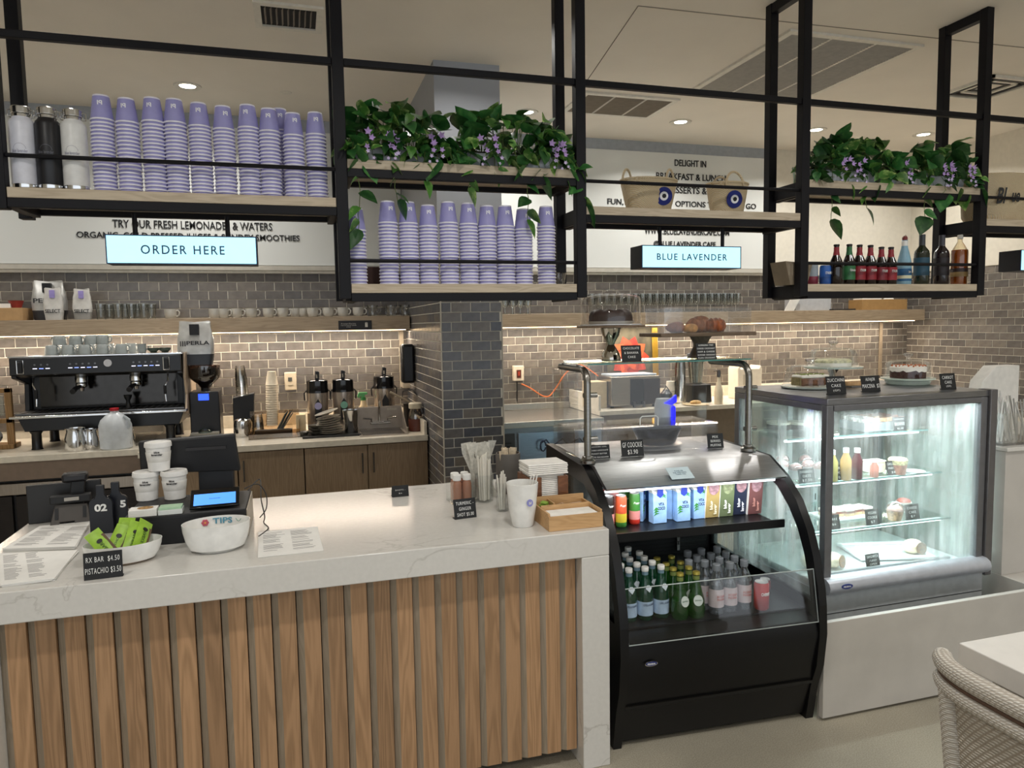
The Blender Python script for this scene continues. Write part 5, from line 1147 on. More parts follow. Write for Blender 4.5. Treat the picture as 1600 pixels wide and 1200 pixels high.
def croissant(loc, L, r, rz, mt, label, ridged=True):
    t = thing('croissant' if ridged else 'pastry', label, 'pastry', loc, rz); n = 18; vs = []; k = 16
    for i in range(n+1):
        u = i/n*2-1; rr = r*math.sqrt(max(.02, 1-u*u))*(1+(.10*math.cos(i*2.1) if ridged else 0)); x = u*L/2; y = .25*L*u*u
        for j in range(k):
            a = 2*PI*j/k; vs.append((x, y+rr*math.cos(a), max(0, r*.8+rr*.95*math.sin(a))))
    MB().add(vs, [(i*k+j, i*k+(j+1) % k, (i+1)*k+(j+1) % k, (i+1)*k+j) for i in range(n) for j in range(k)]+[tuple(range(k)), tuple(n*k+j for j in range(k-1, -1, -1))]).obj('crust', mt, t)
    return t
croissant((1.715, 3.02, zc), .10, .03, .2, M('#7d4a2e', .6, var=.3, scale=40), 'dark glazed pastry at the left inside the acrylic box', False)
croissant((1.775, 3.0, zc), .085, .024, 0, CR2, 'pale golden pastry in the middle of the acrylic box', False)
croissant((1.85, 3.04, zc), .13, .043, .3, M('#8a5638', .6, var=.35, scale=40), 'brown croissant lying behind the striped one'); croissant((1.90, 2.995, zc), .125, .038, -.2, CR1, 'striped red-brown croissant at the right inside the box')
card((1.80, 2.905, ZS), .10, .075, [('ALMENDRA TWO', .75, .13, .88), ('CHEESE CROISSANT', .9, .12, .68), ('HAM & CHEESE', .85, .12, .48), ('ALMOND CROISSANT', .9, .12, .28), ('PLAIN CROISSANT', .85, .12, .1)], 'black chalk card listing croissants on the glass shelf', rz=-.05, foot=.012)
# ================================================ glass display case
DX0, DX1, DYF, DD, DT = 2.225, 3.18, 2.62, .70, 1.331
dc = thing('display_case', 'grey-framed refrigerated glass display case full of cakes and drinks', 'display case', (DX0, DYF, 0))
W = DX1-DX0; AL = brushed('#8d8e92', .35, (1, 1, 30)); ALB = M('#77787c', .35, .6)
MB().box(0, W, 0, DD, DT-.03, DT).obj('top_panel', AL, dc, bevel=.003)
for nm, b in (('top_rail', (.03, W-.07, 0, .03, DT-.058, DT-.0305)), ('corner_post', (0, .04, 0, .035, .52, DT-.0305)), ('corner_post', (W-.075, W-.035, 0, .035, .52, DT-.0305)),
              ('rear_post', (0, .04, DD-.04, DD, .40, DT-.0305)), ('rear_post', (W-.04, W, DD-.04, DD, .40, DT-.0305)), ('side_rail', (0, .03, .036, DD-.041, DT-.058, DT-.0305)), ('side_rail', (W-.03, W, .036, DD-.041, DT-.058, DT-.0305))):
    MB().box(*b).obj(nm, ALB, dc, bevel=.003)
MB().box(W-.03, W+.012, -.012, .06, .43, DT+.004).obj('end_trim', M('#6d6b6c', .35, .5), dc, bevel=.003)
bp = [(-.03, .455), (-.045, .47), (-.048, .49), (-.04, .51), (-.02, .522), (.02, .525), (.02, .45)]
MB().prism(bp, -.004, W-.03, 'x').obj('bumper_rail', M('#b9bcc4', .3, .3), dc)
bd = MB().lathe([(.0005, 0), (.03, 0), (.03, .003), (.0005, .003)], 24, sy=.38).xf(Matrix.Translation((.085, -.047, .492)) @ Matrix.Rotation(R(88), 4, 'X')).obj('oval_badge', M('#26357a', .4), dc)
text('FEDERAL', .04, CHALK, bd, (.085, -.051, .492), h=.007, bold=.02, ext=.0004)
MB().box(0, W-.03, .0, .009, .05, .4485).obj('kick_panel', M('#b9bdc0', .45, .1), dc, smooth=False); MB().box(0, W-.02, .01, DD, .0, .4495).obj('base', M('#8d9196', .4, .3), dc, smooth=False)
MB().box(.001, W-.03, -.0012, -.0002, .352, .355).obj('kick_seam', BLACK, dc, smooth=False)
FR = glass('#f4faf9', .05, .5); FRH = glass('#eef6f5', .06, .9)
MB().box(.04, W-.075, .012, .018, .525, DT-.058).obj('front_glass', glass('#f4faf9', .05, .28), dc, smooth=False)
MB().box(.008, .014, .036, DD-.041, .45, DT-.058).obj('side_glass', FR, dc, smooth=False)
MB().box(W-.02, W-.014, .061, DD-.041, .45, DT-.058).obj('side_glass', FRH, dc, smooth=False)
MB().box(.041, W-.041, DD-.03, DD-.02, .45, DT-.031).obj('rear_door', glass('#dfe9ea', .06, .5), dc, smooth=False)
for x in (.3, .47): MB().box(x, x+.03, DD-.05, DD-.031, .45, DT-.031).obj('shelf_standard', M('#c9ccce', .3, .5), dc, smooth=False)
for k in range(10): MB().box(.481, .489, DD-.0515, DD-.0502, .55+k*.07, .585+k*.07).obj('standard_slot', BLACK, dc, smooth=False)
MB().box(.02, W-.03, .036, DD-.04, .452, .475).obj('deck', M('#c9cdce', .3, .3), dc, smooth=False)
gr = MB()
for k in range(60): gr.box(.06+k*.013, .066+k*.013, .045, .085, .4755, .478)
gr.obj('air_grille', M('#e8ebec', .4), dc, smooth=False)['kind'] = 'stuff'
MB().box(.05, W-.12, .10, .115, .4755, .50).obj('deck_lip', M('#8d9092', .35, .5), dc, smooth=False)
SHV = [(2.93, ony(1360, 677, 2.93).z), (2.84, ony(1370, 746, 2.84).z), (2.78, ony(1380, 820, 2.78).z)]
for k, (yf, z) in enumerate(SHV):
    s = MB().box(.035, W-.06, yf-DYF, DD-.055, z-.008, z).obj('glass_shelf', glass('#e4f2ef', .1), dc, bevel=.001)
    MB().box(.035, W-.06, yf-DYF-.0012, yf-DYF-.0002, z-.008, z).obj('shelf_edge', M('#6f9a98', .2), s, smooth=False)
    MB().box(.05, W-.09, yf-DYF+.03, yf-DYF+.045, z-.022, z-.009).obj('lamp_tube', M('#f4faff', .4, emit=5), s, smooth=False)
MB().box(.05, W-.09, .06, .08, DT-.05, DT-.035).obj('lamp_tube', M('#f4faff', .4, emit=7), dc, smooth=False)
lamp('case_lamp', (DX0+W/2, DYF+.10, DT-.062), 'AREA', 6, .85, .03, (.93, .98, 1))
for yf, z in SHV: lamp('case_lamp', (DX0+W/2, yf+.06, z-.025), 'AREA', 2.4, .8, .03, (.93, .98, 1))
def on(k, px, py, dy=0): 
    z = SHV[k][1] if k < 3 else .476
    p = onz(px, py, z+.0005); p.y = min(max(p.y+dy, SHV[k][0]+.01 if k < 3 else 2.74), 3.24); p.x = min(max(p.x, DX0+.06), DX1-.12); return Vector((p.x, p.y, z+.0006))
CRM = M('#efe6d2', .7, var=.1, scale=50); CHOC = M('#33201a', .7, var=.3, scale=50); FILM = glass('#ffffff', .3)
# top shelf
p = on(0, 1362, 668); t = thing('pastry_tray', 'grey loaf tray of brownies with white and brown topping, top case shelf', 'tray', (p.x-.02, 3.06, p.z), 0)
MB().box(-.13, .12, -.09, .09, 0, .045).obj('tray_box', M('#c3c6ca', .3, .4), t, bevel=.003)
random.seed(7)
for k in range(24):
    MB().box(-.028, .028, -.02, .02, 0, .02).obj('brownie', [M('#e8ddd6', .7, var=.3, scale=60), M('#c89a7a', .7, var=.35, scale=60), M('#a8705a', .7, var=.3, scale=60)][(k % 6)//2], t, loc=(-.10+.04*(k % 6), -.065+.042*(k//6), .0455), rot=(random.uniform(-.1, .1), random.uniform(-.15, .15), random.uniform(-.3, .3)))
card(on(0, 1408, 673)-Vector((0, 0, 0)), .075, .07, [('GLUTEN FREE', .75, .12, .85), ('BROWNIE', .85, .3, .5), ('$5.50', .5, .16, .16)], 'chalk card reading BROWNIE on the top shelf inside the case', foot=.01)
for px, w_, nm in ((1240, .11, 'left'), (1275, .1, 'right')):
    t = thing('cake', 'dark cake with cream top, %s one, left end of top case shelf' % nm, 'cake', on(0, px, 676, .12)); MB().lathe([(.05, 0), (.06, .004), (.06, .03)], 28, cap1=False).obj('sponge', CHOC, t); MB().lathe([(.06, .03), (.061, .042), (.0005, .046)], 28, cap0=False).obj('cream_top', CRM, t)
tag(MB().box(-.02, .02, -.015, .015, 0, .035).obj('blue_packet', M('#2747c9', .4), loc=on(0, 1412, 660, .12)), 'small bright blue packet behind the BROWNIE card', 'packet')
# second shelf: wrapped domed cups, juices, parfait
for k, (px, py) in enumerate([(1222, 742), (1243, 748), (1262, 742), (1281, 746), (1232, 736), (1268, 736)]):
    t = thing('dessert_cup', 'clear film-domed pink dessert cup, %s of the cluster at the left, second shelf' % ORD[k], 'dessert', on(1, px, py, .05*(k > 3)), group='domed dessert cups')
    MB().lathe([(.025, 0), (.032, .045)], 20).obj('cup_body', M('#d9d0d2', .3), t); MB().ball((0, 0, .052), .030, 16, 8, sz=.8).obj('pink_filling', M('#dcb0ac', .5, var=.3, scale=50), t)
    MB().ball((0, 0, .048), .036, 16, 8, sz=.95, t0=PI/2, t1=PI).obj('clear_dome', FILM, t)
def juice(px, py, c, label, h=.15, r=.026, k=1):
    t = thing('juice_bottle', label, 'bottle', on(k, px, py)); MB().lathe([(r-.003, 0), (r, .004), (r, h*.62), (r*.5, h*.82), (r*.5, h*.86)], 20).obj('bottle_body', M(c, .2), t); MB().lathe([(r*.55, h*.86), (r*.55, h), (r*.5, h*1.01)], 16).obj('cap', M('#e0e3e0', .4), t)
juice(1312, 755, '#c8bb6c', 'pale yellow juice bottle behind the case corner post, second shelf'); juice(1330, 752, '#d8b070', 'light orange juice bottle left of the dark red one', .155); juice(1350, 751, '#5c1522', 'dark red juice bottle on the second case shelf', .15); juice(1376, 748, '#d98a78', 'small pink juice bottle in front of the cream slice', .085, .02)
card(on(1, 1347, 760, -.02), .09, .075, [('COLD PRESSED', .85, .2, .78), ('JUICES', .6, .22, .48), ('$10.00', .6, .22, .18)], 'chalk card reading COLD PRESSED JUICES on the second case shelf', foot=.01)
card(on(1, 1268, 757, -.02), .09, .07, [('OVERNIGHT', .8, .2, .78), ('OATS', .5, .22, .5), ('$7.50', .6, .22, .2)], 'chalk card reading OVERNIGHT OATS at the domed cups', foot=.01)
t = thing('parfait_cup', 'clear cup of layered cream and nuts at the right of the second shelf', 'dessert', on(1, 1410, 742, .03)); MB().lathe([(.036, 0), (.043, .05)], 24).obj('lower_layer', M('#b07c6a', .6, var=.3, scale=60), t); MB().lathe([(.043, .05), (.046, .072), (.04, .08), (.0005, .082)], 24, cap0=False).obj('nut_topping', M('#d9cfa0', .7, var=.35, scale=80), t)
t = thing('cake_slice', 'pale cream cake slice in clear box behind the pink bottle', 'cake', on(1, 1385, 742, .08)); MB().box(-.045, .045, -.03, .03, 0, .05).obj('sponge', CRM, t, bevel=.004); MB().box(-.047, .047, -.032, .032, .0505, .062).obj('cream_top', M('#f4efdf', .6), t, bevel=.003)
card(on(1, 1415, 747, -.02), .08, .072, [('CHOCOLATE', .8, .2, .78), ('PARFAIT', .7, .2, .5), ('$8', .3, .2, .2)], 'chalk card standing before the parfait cup, second case shelf', foot=.01)
tag(MB().lathe([(.03, 0), (.05, .006), (.052, .009), (.0005, .004)], 28, cap1=False).obj('plate', CER, loc=on(1, 1436, 740, .03)), 'small empty plate at the right end of the second case shelf', 'plate')
# third shelf
p = on(2, 1335, 812, .08); tag(MB().box(-.15, .13, -.08, .08, 0, .012).obj('serving_tray', M('#f0f0ee', .3), loc=p, bevel=.004), 'white tray of wrapped sweets on the third case shelf', 'tray')
for k in range(5):
    t = thing('cake_slice', 'wrapped layered cake slice on the third shelf tray, %s from the left' % ORD[k], 'cake', p+Vector((-.115+.055*k, -.02+.01*(k % 2), .0125)), .1*k-.2, group='wrapped slices on the third shelf')
    MB().box(-.024, .024, -.04, .04, 0, .014).obj('sponge', M('#d9b98c', .7, var=.2), t); MB().box(-.024, .024, -.04, .04, .0145, .024).obj('filling', M('#8d4a3c', .6), t); MB().box(-.025, .025, -.041, .041, .0245, .036).obj('cream_top', M('#f3e7dd', .5), t, bevel=.003)
t = thing('dessert_cup', 'clear cup with film dome at the right end of the third shelf tray', 'dessert', on(2, 1398, 812)); MB().lathe([(.03, 0), (.04, .05)], 20).obj('cup_body', M('#b9906e', .4, var=.4, scale=70), t); MB().ball((0, 0, .05), .046, 18, 10, sz=.95, t0=PI/2, t1=PI).obj('clear_dome', FILM, t); MB().ball((0, 0, .05), .036, 14, 8, sz=.6).obj('pink_filling', M('#e3b9ae', .5), t)
t = thing('dessert_cup', 'small clear cup of red fruit behind the rightmost card, third case shelf', 'dessert', on(2, 1424, 802, .05)); MB().lathe([(.03, 0), (.038, .05)], 20).obj('cup_body', M('#d8cfc6', .4), t); MB().ball((0, 0, .052), .034, 14, 8, sz=.5).obj('fruit', M('#a9554a', .5, var=.5, scale=60), t)
card(on(2, 1300, 826, -.02), .07, .07, [('CAKE', .6, .2, .7), ('$6', .3, .2, .35)], 'chalk card at the left end of the third case shelf', foot=.01)
card(on(2, 1369, 822, -.02), .08, .078, [('VEGAN', .6, .2, .76), ('COOKIE', .7, .2, .48), ('$7', .3, .2, .2)], 'chalk card in the middle of the third case shelf', foot=.01)
card(on(2, 1422, 810, -.02), .085, .075, [('CHEESE', .7, .2, .76), ('CAKE', .5, .2, .48), ('$7', .3, .2, .2)], 'chalk card at the right of the third case shelf', foot=.01)
# deck: platter, sandwiches
pc = on(3, 1405, 858, .0); t = thing('serving_platter', 'white rectangular platter on the case floor', 'platter', (2.86, 2.93, .4762), -.25)
MB().box(-.17, .17, -.11, .11, 0, .008).box(-.19, .19, -.13, -.11, .006, .02).box(-.19, .19, .11, .13, .006, .02).box(-.19, -.17, -.11, .11, .006, .02).box(.17, .19, -.11, .11, .006, .02).obj('platter_body', M('#f2f3f5', .25), t, bevel=.004)
def sandwich(loc, rz, label):
    t = thing('wrapped_sandwich', label, 'sandwich', loc, rz)
    MB().ball((0, 0, .035), .045, 18, 10, sx=1.2, sz=.8).obj('bread', M('#e7d7b8', .6, var=.2, scale=30), t)
    MB().lathe([(.0005, 0), (.034, 0), (.036, .004), (.0005, .006)], 20, sy=.85).xf(Matrix.Translation((.004, -.043, .035)) @ Matrix.Rotation(R(80), 4, 'X')).obj('cut_filling', M('#7d5a35', .6, var=.7, scale=90), t)
    MB().lathe([(.0005, 0), (.03, 0), (.0005, .003)], 20, sy=.3).xf(Matrix.Translation((.004, -.046, .018)) @ Matrix.Rotation(R(75), 4, 'X')).obj('lettuce', M('#8a9a4a', .6, var=.4, scale=80), t)
sandwich((2.97, 2.86, .4855), .1, 'cut wrapped sandwich with dark filling on the white platter'); sandwich((2.46, 2.84, .477), .5, 'wrapped sandwich at the left of the case floor, by the corner post'); sandwich((2.36, 2.87, .477), .2, 'second wrapped sandwich behind the corner post')
card((2.62, 2.745, .477), .085, .075, [('SANDWICH', .8, .2, .82), ('-TURKEY', .55, .15, .56), ('-CAPRESE', .55, .15, .34), ('$12.00', .5, .15, .12)], 'chalk card reading SANDWICH on the case floor', foot=.01, rz=.05)
# ---- on top of the case
ZT = DT+.0006
def dome(name, c, r, h, label, knob=True, mt=PLEX):
    t = thing(name, label, 'dome', c)
    MB().lathe([(r, 0), (r*1.02, .002), (r*1.02, .006), (r*.985, .008), (r*.97, h*.62), (r*.9, h*.84), (r*.72, h*.96), (.02, h)], 44, cap0=False).obj('dome_shell', mt, t)
    MB().lathe([(.012, h), (.01, h+.012), (.022, h+.02), (.024, h+.032), (.0005, h+.036)], 20, cap0=False).obj('knob', glass('#ffffff', .3), t); return t
p = onz(1418, 600, ZT); c3 = Vector((p.x, p.y, ZT))
t = thing('cake_stand', 'low pale green cake stand with carrot cake at the right of the case top', 'cake stand', c3); MB().lathe([(.10, 0), (.105, .004), (.11, .022), (.13, .028), (.13, .034), (.0005, .034)], 44, cap1=False).obj('stand_body', M('#cfe0d4', .2), t)
def drip(c, r, h, mt, top, bits, label):
    t = thing('cake', label, 'cake', c); MB().lathe([(r, 0), (r, h)], 36, cap1=False).obj('sponge', mt, t)
    n = 36; vs = [(r*1.03*math.cos(2*PI*i/n), r*1.03*math.sin(2*PI*i/n), h-.008-.012*random.random()) for i in range(n)]+[(r*1.03*math.cos(2*PI*i/n), r*1.03*math.sin(2*PI*i/n), h+.006) for i in range(n)]+[(r*.8*math.cos(2*PI*i/n), r*.8*math.sin(2*PI*i/n), h+.014+.004*random.random()) for i in range(n)]+[(0, 0, h+.014)]
    MB().add(vs, [(i, (i+1) % n, n+(i+1) % n, n+i) for i in range(n)]+[(n+i, n+(i+1) % n, 2*n+(i+1) % n, 2*n+i) for i in range(n)]+[(2*n+i, 2*n+(i+1) % n, 3*n) for i in range(n)]).obj('frosting', top, t)
    q = MB()
    for k in range(90):
        a = random.uniform(0, 2*PI); rr = r*math.sqrt(random.random())*.95; q.ball((rr*math.cos(a), rr*math.sin(a), h+.014), .005, 5, 3)
    q.obj('crumbs', bits, t)['kind'] = 'stuff'; return t
random.seed(3)
drip(c3+Vector((0, 0, .0345)), .085, .05, M('#3a1712', .7, var=.3), M('#f3efe6', .6), M('#b8622e', .7), 'dark red cake with white frosting and orange crumbs under the right dome')
dome('cake_dome', c3+Vector((0, 0, .0345)), .117, .095, 'clear knobbed dome over the carrot cake, right of the case top')
p = onz(1262, 606, ZT); c1 = Vector((p.x+.01, p.y, ZT))
tag(MB().lathe([(.11, 0), (.135, .004), (.14, .012), (.13, .01), (.0005, .006)], 44, cap1=False).obj('plate', M('#dce8e0', .2), loc=c1), 'pale plate under the zucchini cake, left of the case top', 'plate')
c1 = c1+Vector((0, 0, .0125))
t = thing('cake', 'cut zucchini cake with brown crust and white green-sprinkled frosting under the left dome', 'cake', c1)
MB().box(-.075, .085, -.04, .04, 0, .045).obj('sponge', M('#6d4a35', .7, var=.35, scale=60), t, bevel=.012); MB().box(-.085, -.0755, -.036, .036, .002, .043).obj('cut_face', M('#7d7048', .8, var=.25, scale=80), t, bevel=.004)
MB().box(-.078, .088, -.043, .043, .04, .056).obj('frosting', M('#f2eee2', .6), t, bevel=.007)
q = MB(); [q.ball((random.uniform(-.07, .08), random.uniform(-.04, .04), .057), .004, 5, 3) for k in range(80)]; q.obj('green_crumbs', M('#7f8a4a', .7), t)['kind'] = 'stuff'
dome('cake_dome', c1, .128, .105, 'clear dome over the zucchini cake, left front of the case top')
t = thing('cake_stand', 'tall glass-plated cake stand behind the other domes on the case top', 'cake stand', (c1.x+.21, 3.17, ZT))
MB().lathe([(.06, 0), (.058, .006), (.02, .02), (.016, .06), (.03, .085), (.032, .09)], 32).obj('pedestal', M('#2a1c18', .3), t); MB().lathe([(.03, .0905), (.145, .092), (.148, .1), (.0005, .1)], 44, cap1=False).obj('plate', M('#b9cbc6', .15), t)
c2_ = Vector((c1.x+.21, 3.17, ZT+.1006))
t = thing('cake', 'low round cake with pale green frosting under the tall rear dome', 'cake', c2_); MB().lathe([(.09, 0), (.09, .02)], 36, cap1=False).obj('sponge', M('#e6e2d6', .6), t); MB().lathe([(.091, .02), (.092, .03), (.08, .038), (.0005, .04)], 36, cap0=False).obj('frosting', M('#c9c7a0', .6, var=.25, scale=60), t)
dome('cake_dome', c2_, .125, .10, 'clear knobbed dome on the tall glass stand behind the others')
card(onz(1308, 616, ZT), .105, .085, [('ZUCCHINI', .88, .22, .78), ('CAKE', .5, .2, .48), ('(GF)', .35, .16, .2)], 'black chalk card reading ZUCCHINI CAKE at the left edge of the case top', foot=.012, rz=-.02)
card(onz(1362, 612, ZT), .11, .078, [('ALFAJOR', .5, .3, .74), ('MAICENA  $3', .92, .34, .34)], 'black chalk card reading ALFAJOR MAICENA in the middle of the case top', foot=.012, rz=.02)
card(onz(1483, 608, ZT), .092, .078, [('CARROT', .72, .24, .74), ('CAKE', .45, .22, .44), ('(GF)', .3, .16, .18)], 'black chalk card reading CARROT CAKE at the right of the case top', foot=.012, rz=-.02)
t = thing('alfajor_tray', 'flat clear tray of stacked biscuits behind the ALFAJOR card', 'tray', onz(1360, 606, ZT)+Vector((0, .1, 0))); MB().box(-.06, .06, -.04, .04, 0, .006).obj('tray_base', M('#8d8d8d', .3, .6), t)
for k in range(5): MB().lathe([(.018, 0), (.02, .004), (.018, .02)], 16, (-.045+.022*k, 0, .0065)).obj('biscuit', M('#cfa87a', .7, var=.2), t)
t = thing('straw_box', 'clear box packed with wrapped straws on the end pedestal', 'box', (3.37, 2.74, 1.0506))
MB().box(-.1, .5, -.1, .1, 0, .012).obj('box_base', glass('#ffffff', .15), t); MB().box(-.1, -.096, -.1, .1, .012, .16).box(-.096, .5, -.1, -.096, .012, .16).obj('box_walls', GLASS, t)
random.seed(31)
for k in range(46):
    x = 3.29+random.random()*.2; y = 2.67+random.random()*.14; l = random.uniform(-.06, .06)
    tag(MB().tube([(x, y, 1.064), (x+l-.03, y+random.uniform(-.01, .02), 1.064+random.uniform(.19, .24))], .0035, 6).obj('wrapped_straw', M(['#e6e3de', '#cfcdc9', '#9b9995'][k % 3], .6)), 'white wrapped straw in the clear box at the right edge', 'straw', 'straws in the right box')
t = thing('white_shape', 'pale folded shape standing behind the right straw box', 'bag', (3.62, 3.0, 1.0506)); MB().prism([(-.12, 0), (.2, 0), (.2, .36), (.03, .36), (-.06, .28)], 0, .08, 'y').obj('bag_body', M('#d6d3cd', .7), t, bevel=.004)  # added bag form stands in for an unidentified white shape
# ================================================ espresso side
ZC = .9185
def K(px, py, z=None): return onz(px, py, ZC if z is None else z)
a, b_ = K(72, 712), K(277, 700)
EM = thing('espresso_machine', 'black two-group espresso machine with chrome edges and grey cups on top', 'espresso machine', (ony(166, 700, 5.30).x-.015, 5.30, ZC))
w = .50; BKM = M('#101014', .3)
for x in (-.40, .40):
    for y in (.06, .42): MB().lathe([(.035, 0), (.03, .01), (.028, .10), (.04, .12)], 20, (x, y, 0)).obj('foot', BKM, EM)
MB().prism([(-.46, .12), (.46, .12), (.5, .225), (-.5, .225)], .04, .5, 'y').obj('lower_body', BKM, EM, bevel=.004)
MB().prism([(-.52, .212), (.52, .212), (.52, .228), (-.52, .228)], -.03, .05, 'y').obj('drip_tray_edge', CHROME, EM, bevel=.003)
MB().box(-.5, .5, .02, .25, .229, .24).obj('drip_tray', STEELD, EM, bevel=.002)
for k in range(24): MB().box(-.47+.04*k, -.45+.04*k, .03, .24, .2403, .2425).obj('grate_bar', BLACK, EM, smooth=False)
MB().box(-.47, .47, .26, .5, .24, .60).obj('rear_body', M('#16161a', .35), EM, bevel=.004)
MB().box(-.42, .43, .252, .2595, .25, .47).obj('mirror_backsplash', M('#3a3836', .12, .9), EM, smooth=False)
MB().prism([(-.02, .49), (-.02, .60), (.26, .60), (.26, .47), (.06, .47)], -.5, .5, 'x').obj('control_panel', BKM, EM, bevel=.004)
for x in (-.5, .47): MB().prism([(.0, .47), (.0, .60), (.52, .60), (.52, .24), (.20, .24), (.22, .42)], x, x+.03, 'x').obj('side_cheek', BKM, EM, bevel=.004)
MB().prism([(.02, .20), (.3, .16), (.54, .24), (.54, .62), (.06, .61), (.03, .45), (.08, .32)], .502, .516, 'x').obj('cream_side_panel', M('#b9a48c', .35), EM, bevel=.003)
MB().box(-.51, .51, -.01, .52, .601, .613).obj('cup_tray', CHROME, EM, bevel=.003)
MB().lathe([(.0005, 0), (.024, 0), (.024, .004), (.0005, .004)], 28).xf(Matrix.Translation((.06, -.0205, .555)) @ Matrix.Rotation(R(90), 4, 'X')).obj('round_dial', M('#d6d6da', .3), EM)
for gx in (-.37, -.17, .2):
    for k in range(3 if gx < -.3 else 5): MB().box(gx+.036*k, gx+.036*k+.024, -.0225, -.0205, .528, .533).obj('button_light', M('#8fa6ff' if k % 2 else '#e8e8ff', .4, emit=1.2, var=.01), EM, smooth=False)
    for k in range(3 if gx < -.3 else 5): MB().lathe([(.006, 0), (.006, .003)], 12).xf(Matrix.Translation((gx+.012+.036*k, -.0205, .555)) @ Matrix.Rotation(R(90), 4, 'X')).obj('button', STEELD, EM)
for x in (-.44, .41):
    MB().tube([(x-.018, -.022, .50), (x-.018, -.022, .585), (x+.018, -.022, .585), (x+.018, -.022, .50), (x-.018, -.022, .50)], .0035, 8).obj('lever_frame', CHROME, EM); MB().box(x-.013, x+.013, -.03, -.0205, .51, .575).obj('steam_lever', BLACK, EM, bevel=.004)
for x in (-.14, .19):
    g = MB().lathe([(.034, .47), (.038, .455), (.038, .425), (.03, .42)], 24, (x, .14, 0)).obj('group_head', CHROME, EM)
    MB().lathe([(.034, .419), (.036, .41), (.034, .395), (.015, .385), (.012, .365)], 24, (x, .14, 0)).obj('portafilter', CHROME, EM)
    MB().tube([(x, .10, .40), (x-.01, .03, .39), (x-.012, -.03, .375)], [.010, .015, .017], 12).obj('portafilter_handle', BLACK, EM)
for x, s in ((-.4, 1), (.40, -1)):
    MB().tube([(x, .08, .47), (x, .06, .42), (x+s*.02, .05, .38), (x+s*.015, .05, .28)], .005, 8).obj('steam_wand', CHROME, EM)
    MB().lathe([(.008, .33), (.009, .34), (.009, .38), (.008, .39)], 12, (x+s*.018, .05, 0)).obj('wand_grip', BLACK, EM)
MB().lathe([(.022, .243), (.015, .26), (.012, .29), (.024, .315), (.026, .33)], 18, (.14, .11, 0)).obj('tamper', BLACK, EM)
# grey mugs
MUG = M('#979d9b', .3, coat=.2); MUGS = M('#c4c1b8', .3, coat=.2)
def mugproto(mt, r, h, inv, name='mug'):
    t = thing(name, '', 'mug'); pr = [(r*.72, 0), (r*.8, .003), (r*.97, h*.45), (r, h), (r-.003, h), (r*.93, h*.45), (r*.7, .006), (.0005, .006)]
    if inv: pr = [(rr, h-z) for rr, z in pr]
    MB().lathe(pr, 28, cap1=False, cap0=not inv).obj('mug_body', mt, t)
    if inv: MB().lathe([(.0005, h-.001), (r*.72, h-.0005), (r*.72, h-.002)], 28, cap0=False, cap1=False).obj('base', mt, t)
    MB().tube([(r*.93, 0, h*.8), (r*1.25, 0, h*.86), (r*1.5, 0, h*.66), (r*1.45, 0, h*.42), (r*1.2, 0, h*.24), (r*.9, 0, h*.25)], .0048, 8).obj('handle', mt, t)
    return t
m1 = mugproto(MUG, .043, .062, True); zt0 = .9185+.6135; first = True
row1 = [(81, 'leftmost'), (107, 'second'), (133, 'third'), (161, 'fourth'), (190, 'fifth')]
for k, (px, nm) in enumerate(row1):
    q = ony(px, 545, 5.42); lb = 'grey upturned mug, %s of the front row on the espresso machine' % nm
    if k == 0: m1.location = (q.x, 5.42, zt0); m1['label'] = lb; m1['group'] = 'grey mugs on the espresso machine'; m1.rotation_euler = (0, 0, -.5)
    else: dup(m1, (q.x, 5.42, zt0), -.45-.1*(k % 2), lb)
for k, (px, nm) in enumerate([(95, 'leftmost'), (121, 'second'), (145, 'third'), (163, 'rightmost')]):
    q = ony(px, 545, 5.47); dup(m1, (q.x, 5.45, zt0+.0625), -.45 if k else 2.6, 'grey upturned mug, %s of the upper row on the espresso machine' % nm)
for k, px in enumerate([85, 112, 140, 170, 205]): q = ony(px, 545, 5.60); dup(m1, (q.x, 5.60, zt0), -.4, 'grey upturned mug, %s of the back row on the espresso machine' % ORD[k])
t = thing('small_jug', 'small grey pouring jug near the right end of the machine top', 'jug', (ony(222, 550, 5.40).x, 5.40, zt0)); MB().lathe([(.022, 0), (.03, .02), (.026, .05), (.03, .06), (.028, .06), (.02, .01), (.0005, .005)], 20, cap1=False).obj('jug_body', MUG, t); MB().tube([(.025, 0, .05), (.045, 0, .045), (.03, 0, .02)], .003, 6).obj('handle', MUG, t)
for k, px in enumerate([240, 258]):
    tag(MB().lathe([(.02, 0), (.036, .015), (.038, .03), (.035, .03), (.018, .006), (.0005, .005)], 24, cap1=False).obj('small_bowl', M('#3c463c', .4), loc=(ony(px, 550, 5.42).x, 5.42, zt0)), 'small dark green bowl on the machine top, %s one' % ['left', 'right'][k], 'bowl')
# shelf mugs
zsh = 1.7645; m2 = mugproto(MUGS, .043, .068, False); nm_ = ['far left, partly behind the coffee bag', 'second', 'third', 'fourth', 'fifth', 'sixth', 'seventh', 'eighth, handle hidden', 'ninth, handle hidden', 'tenth', 'eleventh', 'twelfth', 'rightmost']
for k, px in enumerate([267, 336, 350, 370, 393, 420, 442, 462, 475, 489, 513, 536, 560]):
    y = 5.74 if k not in (7, 8) else 5.84; q = ony(px, 495, y); lb = 'grey mug on the oak shelf, %s from the left' % nm_[k] if k in range(1, 7) or k in (9, 10, 11) else 'grey mug on the oak shelf, %s' % nm_[k]
    if k == 0: m2.location = (q.x, y, zsh); m2['label'] = lb; m2['group'] = 'grey mugs on the oak shelf'; m2.rotation_euler = (0, 0, -.3)
    else: dup(m2, (q.x, y, zsh), [-.35, -.2, -.5][k % 3] if k not in (7, 8) else 2.2, lb)
